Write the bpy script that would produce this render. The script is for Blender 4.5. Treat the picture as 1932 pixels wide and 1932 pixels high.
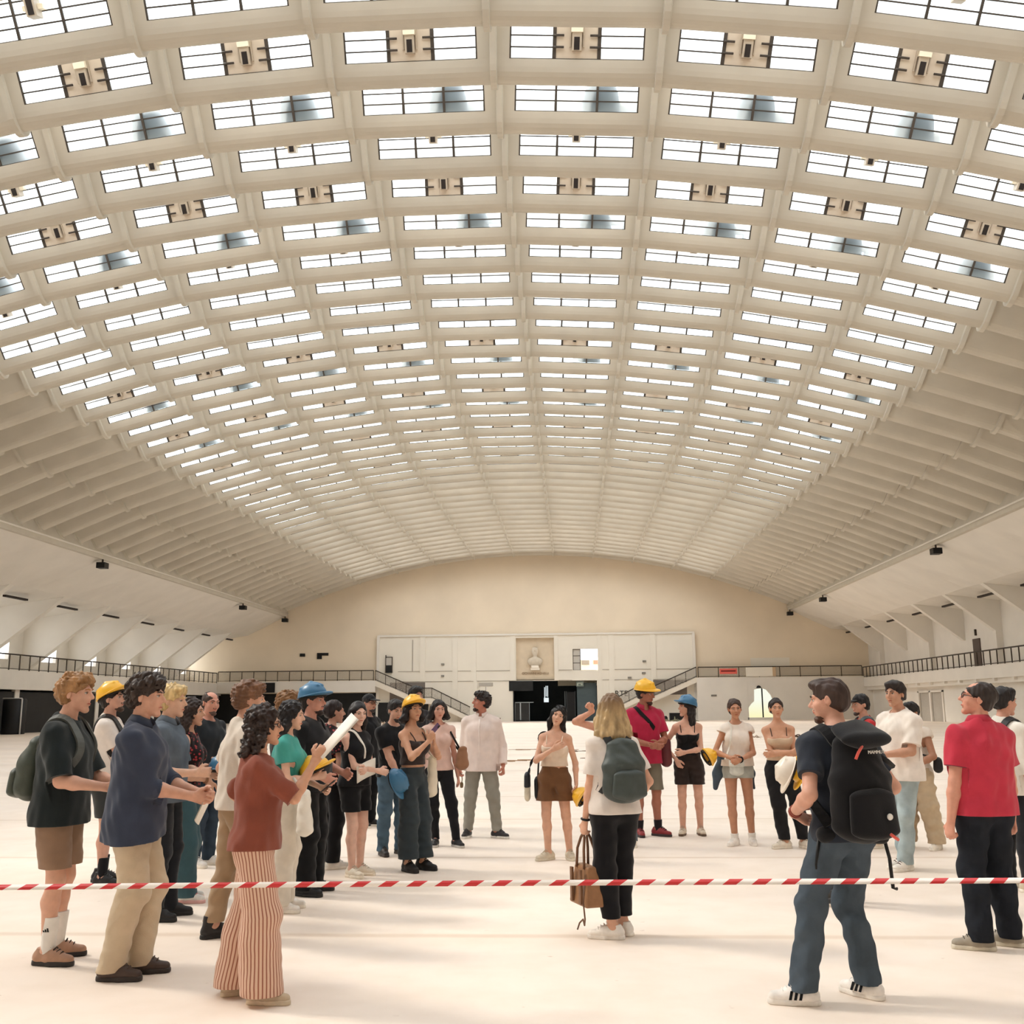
import bpy, math, random
import numpy as np
from mathutils import Vector, Matrix

# ------------------------------------------------------------------ clearing, camera, sky, light, exposure
for _o in list(bpy.data.objects):
    bpy.data.objects.remove(_o)
SC = bpy.context.scene
COL = SC.collection
cam_data = bpy.data.cameras.new('camera')
cam_data.sensor_fit = 'HORIZONTAL'
cam_data.sensor_width = 36.0
cam_data.lens = 36.0 * 1920.0 / 1932.0
cam_data.clip_start = 0.1
cam_data.clip_end = 600.0
cam = bpy.data.objects.new('camera', cam_data)
COL.objects.link(cam)
CAM_R, CAM_U, CAM_F = (0.998282, 0.058027, -0.008152), (0.01891, -0.187347, 0.982112), (-0.055462, 0.980578, 0.188122)
cam.matrix_world = Matrix(((CAM_R[0], CAM_U[0], -CAM_F[0], 4.14), (CAM_R[1], CAM_U[1], -CAM_F[1], 0.0),
                           (CAM_R[2], CAM_U[2], -CAM_F[2], 1.6), (0, 0, 0, 1)))
SC.camera = cam

world = bpy.data.worlds.new('sky')
SC.world = world
world.use_nodes = True
_bg = world.node_tree.nodes['Background']
_bg.inputs[0].default_value = (0.93, 0.965, 1.0, 1)
_bg.inputs[1].default_value = 4.5
# low sun coming in from the left over the balcony
_sun = bpy.data.lights.new('sun', 'SUN')
_sun.energy = 6.0
_sun.angle = math.radians(11)
_sun.color = (1.0, 0.93, 0.82)
sun = bpy.data.objects.new('sun', _sun)
COL.objects.link(sun)
sun.rotation_euler = Vector((0.72, -0.22, -0.72)).to_track_quat('-Z', 'Y').to_euler()

SC.view_settings.view_transform = 'Standard'
SC.view_settings.look = 'None'
SC.view_settings.gamma = 1.0
SC.view_settings.use_curve_mapping = False
SC.view_settings.exposure = -0.04
try:
    SC.cycles.use_denoising = True
    SC.cycles.max_bounces = 10
    SC.cycles.diffuse_bounces = 6
    SC.cycles.transparent_max_bounces = 16
    SC.cycles.caustics_reflective = False
    SC.cycles.caustics_refractive = False
    SC.cycles.sample_clamp_indirect = 8.0
except Exception:
    pass

# ------------------------------------------------------------------ helpers
random.seed(7)
RNG = np.random.default_rng(11)
MATS = {}


def lin(c):
    return tuple((v / 12.92 if v <= 0.04045 else ((v + 0.055) / 1.055) ** 2.4) for v in (x / 255.0 for x in c))


def mat(name, rgb, rough=0.6, metal=0.0, var=0.0, vscale=8.0, bump=0.0, bscale=60.0, spec=0.3, stretch=None, sheen=0.0, alpha=None):
    """principled material; var = amount of noise variation of the colour, bump = relief in metres"""
    if name in MATS:
        return MATS[name]
    m = bpy.data.materials.new(name)
    m.use_nodes = True
    nt = m.node_tree
    b = nt.nodes['Principled BSDF']
    col = lin(rgb)
    b.inputs['Base Color'].default_value = (*col, 1)
    b.inputs['Roughness'].default_value = rough
    b.inputs['Metallic'].default_value = metal
    b.inputs['Specular IOR Level'].default_value = spec
    if sheen:
        b.inputs['Sheen Weight'].default_value = sheen
    if var or bump:
        tc = nt.nodes.new('ShaderNodeTexCoord')
        mp = nt.nodes.new('ShaderNodeMapping')
        nt.links.new(tc.outputs['Object'], mp.inputs[0])
        if stretch:
            mp.inputs['Scale'].default_value = stretch
    if var:
        n = nt.nodes.new('ShaderNodeTexNoise')
        n.inputs['Scale'].default_value = vscale
        n.inputs['Detail'].default_value = 5
        nt.links.new(mp.outputs[0], n.inputs['Vector'])
        r = nt.nodes.new('ShaderNodeValToRGB')
        r.color_ramp.elements[0].position = 0.3
        r.color_ramp.elements[1].position = 0.7
        r.color_ramp.elements[0].color = (*[max(0, c * (1 - var)) for c in col], 1)
        r.color_ramp.elements[1].color = (*[min(1, c * (1 + var)) for c in col], 1)
        nt.links.new(n.outputs[0], r.inputs[0])
        nt.links.new(r.outputs[0], b.inputs['Base Color'])
    if bump:
        n2 = nt.nodes.new('ShaderNodeTexNoise')
        n2.inputs['Scale'].default_value = bscale
        n2.inputs['Detail'].default_value = 3
        nt.links.new(mp.outputs[0], n2.inputs['Vector'])
        bp = nt.nodes.new('ShaderNodeBump')
        bp.inputs['Distance'].default_value = bump
        bp.inputs['Strength'].default_value = 0.8
        nt.links.new(n2.outputs[0], bp.inputs['Height'])
        nt.links.new(bp.outputs[0], b.inputs['Normal'])
    MATS[name] = m
    return m


def tag(o, label=None, cat=None, group=None, kind=None):
    if label:
        o['label'] = label
    if cat:
        o['category'] = cat
    if group:
        o['group'] = group
    if kind:
        o['kind'] = kind
    return o


def empty(name, loc=(0, 0, 0), rz=0.0, label=None, cat=None, group=None):
    o = bpy.data.objects.new(name, None)
    o.empty_display_size = 0.2
    o.location = loc
    o.rotation_euler = (0, 0, rz)
    COL.objects.link(o)
    return tag(o, label, cat, group)


def link_mesh(name, me, m=None, parent=None, loc=None):
    o = bpy.data.objects.new(name, me)
    if m is not None and len(me.materials) == 0:
        me.materials.append(m)
    COL.objects.link(o)
    if parent is not None:
        o.parent = parent
    if loc is not None:
        o.location = loc
    return o


class MB:
    """collects polygons and links them as one mesh object"""

    def __init__(self):
        self.v = []
        self.f = []
        self.smooth = []

    def add(self, verts, faces, smooth=False):
        n = len(self.v)
        self.v += [tuple(p) for p in verts]
        self.f += [tuple(i + n for i in f) for f in faces]
        self.smooth += [smooth] * len(faces)
        return self

    def box(self, x0, x1, y0, y1, z0, z1):
        v = [(x, y, z) for x in (x0, x1) for y in (y0, y1) for z in (z0, z1)]
        return self.add(v, [(0, 1, 3, 2), (4, 6, 7, 5), (0, 4, 5, 1), (2, 3, 7, 6), (0, 2, 6, 4), (1, 5, 7, 3)])

    def hexa(self, a, b):
        """prism between quad a (4 points) and quad b (4 points)"""
        return self.add(list(a) + list(b), [(3, 2, 1, 0), (4, 5, 6, 7), (0, 1, 5, 4), (1, 2, 6, 5), (2, 3, 7, 6), (3, 0, 4, 7)])

    def poly_prism(self, pts, d):
        """extrude a planar polygon along the vector d"""
        n = len(pts)
        d = Vector(d)
        top = [tuple(Vector(p) + d) for p in pts]
        return self.add(list(pts) + top, [tuple(reversed(range(n))), tuple(range(n, 2 * n))] + [(i, (i + 1) % n, n + (i + 1) % n, n + i) for i in range(n)])

    def tube(self, pts, r, seg=8, cap=True, smooth=True, flat=None):
        """tube along a polyline; r number or list; flat = (w, t, up) makes a ribbon"""
        pts = [Vector(p) for p in pts]
        n = len(pts)
        rs = r if isinstance(r, (list, tuple)) else [r] * n
        vs = []
        up0 = Vector((0, 0, 1))
        prev = None
        for i, p in enumerate(pts):
            t = (pts[min(i + 1, n - 1)] - pts[max(i - 1, 0)])
            t = t.normalized() if t.length > 1e-9 else Vector((0, 0, 1))
            if prev is None:
                ref = up0 if abs(t.dot(up0)) < 0.95 else Vector((1, 0, 0))
                a = (ref - t * ref.dot(t)).normalized()
            else:
                a = prev - t * prev.dot(t)
                a = a.normalized() if a.length > 1e-6 else prev
            prev = a
            b = t.cross(a)
            for k in range(seg):
                an = 2 * math.pi * k / seg
                vs.append(p + a * (rs[i] * math.cos(an)) + b * (rs[i] * math.sin(an)))
        fs = []
        for i in range(n - 1):
            for k in range(seg):
                k2 = (k + 1) % seg
                fs.append((i * seg + k, i * seg + k2, (i + 1) * seg + k2, (i + 1) * seg + k))
        if cap:
            fs.append(tuple(reversed(range(seg))))
            fs.append(tuple(range((n - 1) * seg, n * seg)))
        return self.add(vs, fs, smooth)

    def lathe(self, prof, seg=24, c=(0, 0, 0), sx=1.0, sy=1.0):
        """revolve (r, z) profile around z"""
        vs = []
        for r, z in prof:
            for k in range(seg):
                a = 2 * math.pi * k / seg
                vs.append((c[0] + r * math.cos(a) * sx, c[1] + r * math.sin(a) * sy, c[2] + z))
        fs = []
        n = len(prof)
        for i in range(n - 1):
            for k in range(seg):
                k2 = (k + 1) % seg
                fs.append((i * seg + k, i * seg + k2, (i + 1) * seg + k2, (i + 1) * seg + k))
        fs.append(tuple(reversed(range(seg))))
        fs.append(tuple(range((n - 1) * seg, n * seg)))
        return self.add(vs, fs, True)

    def mesh(self, name, m=None):
        me = bpy.data.meshes.new(name)
        me.from_pydata(self.v, [], self.f)
        me.polygons.foreach_set('use_smooth', np.array(self.smooth, dtype=bool))
        me.update()
        if m is not None:
            me.materials.append(m)
        return me

    def build(self, name, m=None, parent=None, loc=None, label=None, cat=None, group=None, kind=None):
        o = link_mesh(name, self.mesh(name, m), None, parent, loc)
        return tag(o, label, cat, group, kind)


def np_mesh(name, V, F, m=None, smooth=True):
    """mesh from numpy arrays, F (n,4) quads"""
    me = bpy.data.meshes.new(name)
    nv, nf = len(V), len(F)
    k = F.shape[1]
    me.vertices.add(nv)
    me.vertices.foreach_set('co', np.ascontiguousarray(V, dtype=np.float32).ravel())
    me.loops.add(nf * k)
    me.loops.foreach_set('vertex_index', np.ascontiguousarray(F, dtype=np.int32).ravel())
    me.polygons.add(nf)
    me.polygons.foreach_set('loop_start', np.arange(0, nf * k, k, dtype=np.int32))
    me.polygons.foreach_set('use_smooth', np.full(nf, smooth))
    me.update(calc_edges=True)
    if m is not None:
        me.materials.append(m)
    return me


ORD = ['first', 'second', 'third', 'fourth', 'fifth', 'sixth', 'seventh', 'eighth', 'ninth', 'tenth', 'eleventh', 'twelfth',
       'thirteenth', 'fourteenth', 'fifteenth', 'sixteenth', 'seventeenth', 'eighteenth', 'nineteenth', 'twentieth',
       'twenty-first', 'twenty-second', 'twenty-third', 'twenty-fourth', 'twenty-fifth', 'twenty-sixth']

# ------------------------------------------------------------------ materials of the setting
M_VAULT = mat('painted_concrete_vault', (198, 191, 177), 0.75, var=0.05, vscale=0.7, spec=0.2)
M_RIB = mat('painted_concrete_rib', (198, 191, 177), 0.75, var=0.04, vscale=1.5, spec=0.2)
M_WHITE = mat('white_plaster', (224, 219, 210), 0.8, var=0.04, vscale=0.5, spec=0.2)
M_END = mat('beige_plaster', (230, 216, 194), 0.85, var=0.05, vscale=0.25, spec=0.15)
M_PANEL = mat('white_board', (229, 223, 210), 0.75, var=0.03, vscale=0.3, spec=0.2)
M_NICHE = mat('beige_niche_stone', (212, 196, 172), 0.8, var=0.05, vscale=1.5, spec=0.2)
M_DARK = mat('black_board', (28, 29, 30), 0.55, var=0.25, vscale=1.2)
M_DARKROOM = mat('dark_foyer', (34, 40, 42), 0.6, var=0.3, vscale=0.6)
M_STEEL = mat('dark_steel', (62, 54, 48), 0.5, metal=0.3)
M_MULL = mat('window_steel', (70, 62, 55), 0.55)
M_BLACK = mat('black_plastic', (18, 18, 20), 0.45)
M_GREY = mat('grey_metal', (140, 136, 128), 0.5, metal=0.4)
M_SLOT = mat('dark_slot', (40, 32, 28), 0.7)


def pane_material():
    m = bpy.data.materials.new('skylight_pane')
    m.use_nodes = True
    nt = m.node_tree
    nt.nodes.remove(nt.nodes['Principled BSDF'])
    out = nt.nodes['Material Output']
    tr = nt.nodes.new('ShaderNodeBsdfTransparent')
    tr.inputs[0].default_value = (0.93, 0.97, 0.985, 1)
    tl = nt.nodes.new('ShaderNodeBsdfTranslucent')
    tl.inputs[0].default_value = (0.9, 0.93, 0.95, 1)
    mx = nt.nodes.new('ShaderNodeMixShader')
    mx.inputs[0].default_value = 0.3
    nt.links.new(tr.outputs[0], mx.inputs[1])
    nt.links.new(tl.outputs[0], mx.inputs[2])
    nt.links.new(mx.outputs[0], out.inputs[0])
    return m


M_PANE = pane_material()


def floor_material():
    m = bpy.data.materials.new('cream_concrete_floor')
    m.use_nodes = True
    nt = m.node_tree
    b = nt.nodes['Principled BSDF']
    b.inputs['Roughness'].default_value = 0.55
    b.inputs['Specular IOR Level'].default_value = 0.25
    tc = nt.nodes.new('ShaderNodeTexCoord')
    base = (*lin((246, 232, 219)), 1)

    def noise(scale, stretch, detail=4):
        mp = nt.nodes.new('ShaderNodeMapping')
        mp.inputs['Scale'].default_value = stretch
        nt.links.new(tc.outputs['Object'], mp.inputs[0])
        n = nt.nodes.new('ShaderNodeTexNoise')
        n.inputs['Scale'].default_value = scale
        n.inputs['Detail'].default_value = detail
        nt.links.new(mp.outputs[0], n.inputs['Vector'])
        return n.outputs[0]

    def ramp(sock, p0, p1, c0, c1):
        r = nt.nodes.new('ShaderNodeValToRGB')
        r.color_ramp.elements[0].position = p0
        r.color_ramp.elements[1].position = p1
        r.color_ramp.elements[0].color = c0
        r.color_ramp.elements[1].color = c1
        nt.links.new(sock, r.inputs[0])
        return r.outputs[0]

    def mix(a, bb, fac, mode='MULTIPLY'):
        x = nt.nodes.new('ShaderNodeMix')
        x.data_type = 'RGBA'
        x.blend_type = mode
        x.inputs[0].default_value = fac
        nt.links.new(a, x.inputs[6])
        nt.links.new(bb, x.inputs[7])
        return x.outputs[2]

    cloud = ramp(noise(0.35, (1, 1, 1), 6), 0.3, 0.68, (*[c * 0.90 for c in base[:3]], 1), base)
    fine = ramp(noise(3.0, (1, 1, 1), 6), 0.3, 0.6, (0.94, 0.925, 0.9, 1), (1, 1, 1, 1))
    strips = ramp(noise(1.0, (0.012, 0.55, 1), 3), 0.36, 0.52, (0.82, 0.77, 0.70, 1), (1, 1, 1, 1))
    specks = ramp(noise(9.0, (1, 1, 1), 2), 0.20, 0.27, (0.55, 0.48, 0.4, 1), (1, 1, 1, 1))
    # straight thin joints across the hall
    w = nt.nodes.new('ShaderNodeTexWave')
    w.wave_type = 'BANDS'
    w.bands_direction = 'Y'
    w.inputs['Scale'].default_value = 0.082
    w.inputs['Distortion'].default_value = 0.05
    nt.links.new(tc.outputs['Object'], w.inputs['Vector'])
    joints = ramp(w.outputs[0], 0.0, 0.0012, (0.72, 0.64, 0.55, 1), (1, 1, 1, 1))
    c = mix(cloud, fine, 0.8)
    c = mix(c, strips, 0.25)
    c = mix(c, specks, 0.5)
    c = mix(c, joints, 0.5)
    nt.links.new(c, b.inputs['Base Color'])
    return m


# ------------------------------------------------------------------ the vault (circle of radius R around the axis, waves along Y)
R, HTOP, BAY, S0, Y0, YEND = 69.72, 18.595, 4.515, 2.30, 22.941, 116.05
ZC = HTOP - R
PROF_HALF = [(0.0, 0.0), (0.10, 0.02), (0.20, 0.075), (0.29, 0.16), (0.36, 0.275), (0.42, 0.40)]
W_BOT, W_TOP = (0.445, 0.455), (1.02, 1.60)
PROF_TOP = [(1.09, 1.73), (1.17, 1.80), (1.25, 1.82)]
NEAR = [(-a, b) for a, b in reversed(PROF_TOP)] + [(-W_TOP[0], W_TOP[1]), (-W_BOT[0], W_BOT[1])] + [(-a, b) for a, b in reversed(PROF_HALF)]
FAR = PROF_HALF[1:] + [W_BOT, W_TOP] + PROF_TOP
PROF = NEAR + FAR                       # from the near crest over the trough to the far crest
I_WN = len(PROF_TOP)                    # index of the near window's top point
I_WF = len(NEAR) + len(PROF_HALF) - 1   # index of the far window's bottom point
WIN_HALF = 1.835


def prof_normals(prof):
    out = []
    for i in range(len(prof)):
        a = prof[max(i - 1, 0)]
        b = prof[min(i + 1, len(prof) - 1)]
        ty, tz = b[0] - a[0], b[1] - a[1]
        l = math.hypot(ty, tz)
        out.append((-tz / l, ty / l))   # points up / outwards
    return out


PN = prof_normals(PROF)


def bay_unit(glazed):
    """one wave unit, flat along local x, with thickness; returns verts, faces"""
    mb = MB()
    xs = [-2.32, -WIN_HALF, WIN_HALF, 2.32]
    T = 0.10
    inner = [[(x, p[0], p[1]) for p in PROF] for x in xs]
    outer = [[(x, p[0] + n[0] * T, p[1] + n[1] * T) for p, n in zip(PROF, PN)] for x in xs]
    m = len(PROF)
    for col in range(3):
        for j in range(m - 1):
            hole = glazed and col == 1 and (j == I_WN or j == I_WF)
            if hole:
                a = [inner[1][j], inner[2][j], inner[2][j + 1], inner[1][j + 1]]
                b = [outer[1][j], outer[2][j], outer[2][j + 1], outer[1][j + 1]]
                for q in range(4):
                    mb.add([a[q], a[(q + 1) % 4], b[(q + 1) % 4], b[q]], [(0, 1, 2, 3)])
                continue
            sm = True
            mb.add([inner[col][j], inner[col + 1][j], inner[col + 1][j + 1], inner[col][j + 1]], [(0, 1, 2, 3)], sm)
            mb.add([outer[col][j], outer[col][j + 1], outer[col + 1][j + 1], outer[col + 1][j]], [(0, 1, 2, 3)], sm)
    return np.array(mb.v), np.array(mb.f)


def bay_matrix(i, k):
    """frame of bay i (between seams i and i+1) in row k"""
    th = (S0 + (i + 0.5) * BAY) / R
    rr = R * math.cos(BAY / 2 / R) + 0.06
    return Matrix(((math.cos(th), 0, math.sin(th), rr * math.sin(th)), (0, 1, 0, Y0 + 2.5 * k),
                   (-math.sin(th), 0, math.cos(th), ZC + rr * math.cos(th)), (0, 0, 0, 1)))


ROW_FIRST, ROW_LAST = -15, 37
ALLV, ALLF, nvt = [], [], 0
UG, UB = bay_unit(True), bay_unit(False)
for k in range(ROW_FIRST, ROW_LAST + 1):
    for i in range(-7, 6):
        V, F = UG if -5 <= i <= 3 and -11 < k < 36 else UB  # rearmost unseen rows left blank to cut daylight near the camera
        mw = np.array(bay_matrix(i, k))
        P = V @ mw[:3, :3].T + mw[:3, 3]
        ALLV.append(P)
        ALLF.append(F + nvt)
        nvt += len(V)
ceiling = link_mesh('ceiling', np_mesh('ceiling', np.concatenate(ALLV), np.concatenate(ALLF), M_VAULT, False))
tag(ceiling, 'corrugated white concrete barrel vault over the whole hall', 'ceiling', kind='structure')
# smooth only the curved trough: shade by angle
ceiling.data.polygons.foreach_set('use_smooth', np.full(len(ceiling.data.polygons), False))


def rib_mesh():
    """the seams between units: a raised band following the wave"""
    V, F, n = [], [], 0
    d_in = [(p[0] - q[0] * 0.17, p[1] - q[1] * 0.17) for p, q in zip(PROF, PN)]
    loc, fac = [], []
    hw = 0.085
    m = len(PROF)
    for (x, inset) in ((-hw - 0.03, 0), (-hw, 1), (hw, 1), (hw + 0.03, 0)):
        for j in range(m):
            p = d_in[j] if inset else (PROF[j][0] + PN[j][0] * 0.05, PROF[j][1] + PN[j][1] * 0.05)
            loc.append((x, p[0], p[1]))
    for c in range(3):
        for j in range(m - 1):
            fac.append((c * m + j, (c + 1) * m + j, (c + 1) * m + j + 1, c * m + j + 1))
    loc, fac = np.array(loc), np.array(fac)
    for k in range(-3, ROW_LAST + 1):
        for i in range(-7, 7):
            th = (S0 + i * BAY) / R
            mm = np.array(((math.cos(th), 0, math.sin(th)), (0, 1, 0), (-math.sin(th), 0, math.cos(th))))
            P = loc @ mm.T + np.array(((R + 0.1) * math.sin(th), Y0 + 2.5 * k, ZC + (R + 0.1) * math.cos(th)))
            V.append(P)
            F.append(fac + n)
            n += len(loc)
    return np_mesh('trim_1', np.concatenate(V), np.concatenate(F), M_RIB, False)


tag(link_mesh('trim_1', rib_mesh()), 'raised concrete seams between the vault units', 'ceiling ribs', kind='structure')

# skylights: one window object per opening the photograph shows
FACE_LEN = math.hypot(W_TOP[0] - W_BOT[0], W_TOP[1] - W_BOT[1])
FT = (-(W_TOP[0] - W_BOT[0]) / FACE_LEN, (W_TOP[1] - W_BOT[1]) / FACE_LEN)     # up along the near face (y, z)
FN = (FT[1], -FT[0])                                                             # outward (away from hall) is +y,+z side
if FN[1] < 0:
    FN = (-FN[0], -FN[1])


def on_face(x, u, d):
    """point on the near face: x along the bay, u up the slope from the sill, d outwards"""
    return (x, -W_BOT[0] + FT[0] * u + FN[0] * d, W_BOT[1] + FT[1] * u + FN[1] * d)


def face_box(mb, x0, x1, u0, u1, d0, d1):
    a = [on_face(x0, u0, d0), on_face(x1, u0, d0), on_face(x1, u1, d0), on_face(x0, u1, d0)]
    b = [on_face(x0, u0, d1), on_face(x1, u0, d1), on_face(x1, u1, d1), on_face(x0, u1, d1)]
    return mb.hexa(a, b)


PW = WIN_HALF / 3 * 2 / 2   # half width of the middle pane


def window_meshes(vent):
    g, f = MB(), MB()
    spans = [(-WIN_HALF, -PW), (PW, WIN_HALF)] if vent else [(-WIN_HALF, WIN_HALF)]
    for a, b in spans:
        face_box(g, a, b, 0.0, FACE_LEN, 0.05, 0.056)
        for u in (0.235, 0.465, 0.70):
            face_box(f, a, b, u * FACE_LEN - 0.018, u * FACE_LEN + 0.018, 0.02, 0.06)
    for x, w in ((-PW, 0.035 if not vent else 0.05), (PW, 0.035 if not vent else 0.05), (-WIN_HALF + 0.02, 0.022), (WIN_HALF - 0.02, 0.022)):
        face_box(f, x - w, x + w, 0, FACE_LEN, 0.01, 0.07)
    face_box(f, -WIN_HALF, WIN_HALF, 0, 0.02, 0.01, 0.07)
    face_box(f, -WIN_HALF, WIN_HALF, FACE_LEN - 0.03, FACE_LEN, 0.01, 0.07)
    return g.mesh('pane', M_PANE), f.mesh('window_frame', M_MULL)


WIN_N, WIN_V = window_meshes(False), window_meshes(True)
VENT_ROWS = (1, 4, 10, 13, 16, 19, 22)
BOX_ROWS = (0, 3, 6, 12, 15)
HOOD_ROWS = (2, 5, 11, 14)
M_VPANEL = mat('beige_vent_board', (212, 198, 180), 0.7, var=0.06, vscale=3)
M_VBOX = mat('white_vent_box', (238, 228, 205), 0.6)
M_VSIDE = mat('vent_steel', (186, 172, 154), 0.5)


def vent_meshes():
    p, d, s, l, t = MB(), MB(), MB(), MB(), []
    face_box(p, -PW + 0.05, PW - 0.05, 0.02, FACE_LEN, 0.03, 0.07)
    face_box(d, -0.16, 0.16, 0.66, 1.12, -0.20, 0.03)
    face_box(s, -0.13, 0.13, 0.20, 0.66, -0.15, 0.03)
    face_box(s, -0.20, -0.165, 0.30, 1.05, -0.05, 0.03)
    face_box(s, 0.165, 0.20, 0.30, 1.05, -0.05, 0.03)
    face_box(l, -0.075, 0.075, 0.22, 0.54, -0.165, -0.14)
    for sx in (-1, 1):
        for u in (0.235, 0.465):
            mb = MB()
            a, b = on_face(sx * (PW + 0.02), u * FACE_LEN, -0.03), on_face(sx * (PW - 0.26), u * FACE_LEN, -0.03)
            mb.tube([a, b], 0.03, 8)
            t.append(('handle_bar', mb.mesh('handle_bar', M_MULL)))
    return [('panel', p.mesh('panel', M_VPANEL)), ('duct_box', d.mesh('duct_box', M_VBOX)), ('housing', s.mesh('housing', M_VSIDE)), ('slot', l.mesh('slot', M_SLOT))] + t


VENT = vent_meshes()


def box_meshes():
    a, b, c = MB(), MB(), MB()
    face_box(a, -0.13, 0.13, 0.42, 1.10, -0.36, 0.03)
    face_box(b, -0.075, 0.075, 0.45, 1.05, -0.375, -0.35)
    face_box(c, -0.26, 0.26, 0.60, 0.72, -0.2, 0.03)
    return a.mesh('housing', M_VSIDE), b.mesh('slot', M_SLOT), c.mesh('bracket', M_VBOX)


BOXM = box_meshes()


def hood_mesh():
    """rounded sheet-metal cowl standing on the roof outside the glass"""
    mb = MB()
    prof = [(-0.62, 0.0), (-0.50, 0.55), (-0.40, 0.78), (-0.25, 0.9), (0.25, 0.9), (0.40, 0.78), (0.50, 0.55), (0.62, 0.0)]
    a = [on_face(0.72 + x, 0.02 + u, 0.22) for x, u in prof]
    dv = Vector(on_face(0, 0, 0.7)) - Vector(on_face(0, 0, 0.22))
    mb.poly_prism(a, dv)
    return mb.mesh('roof_cowl', mat('grey_cowl', (120, 128, 134), 0.5))


HOOD = hood_mesh()
wn = 0
for k in range(-2, 30):
    for i in range(-5, 4):
        bm_ = bay_matrix(i, k)
        if k < 1 and abs(i) > 4:
            continue
        wn += 1
        g, f = WIN_V if k in VENT_ROWS else WIN_N
        o = link_mesh('window_%d' % wn, g)
        o.matrix_world = bm_
        o['kind'] = 'structure'
        fo = link_mesh('window_frame', f, parent=o)
        bay = ORD[i + 5]
        if k in VENT_ROWS:
            v = empty('ventilator')
            v.matrix_world = bm_
            tag(v, 'beige vent panel with white duct, %s vent row from the front, %s bay from left' % (ORD[VENT_ROWS.index(k)], bay), 'ventilator', 'vent panels in the skylights')
            for nm, me in VENT:
                link_mesh(nm, me, parent=v)
        if k in BOX_ROWS:
            v = empty('vent_box')
            v.matrix_world = bm_
            tag(v, 'small vent box hanging before glass, %s such row from the front, %s bay from left' % (ORD[BOX_ROWS.index(k)], bay), 'vent', 'vent boxes before the skylights')
            for nm, me in zip(('housing', 'slot', 'bracket'), BOXM):
                link_mesh(nm, me, parent=v)
        if k in HOOD_ROWS:
            o = link_mesh('roof_cowl', HOOD)
            o.matrix_world = bm_
            tag(o, 'grey roof cowl behind the glass, %s cowl row from the front, %s bay from left' % (ORD[HOOD_ROWS.index(k)], bay), 'roof cowl', 'roof cowls seen through the skylights')

# ------------------------------------------------------------------ floor, side galleries, end wall
fl = MB().add([(-46, -18, 0), (46, -18, 0), (46, 122, 0), (-46, 122, 0)], [(0, 1, 2, 3)])
fl.build('floor', floor_material(), label='pale cream concrete floor of the hall', cat='floor', kind='structure')


def both(x, s):
    return x * s


def structure(name, mb, m, parent=None):
    o = mb.build(name, m, parent)
    if parent is None:
        o['kind'] = 'structure'
    return o


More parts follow.
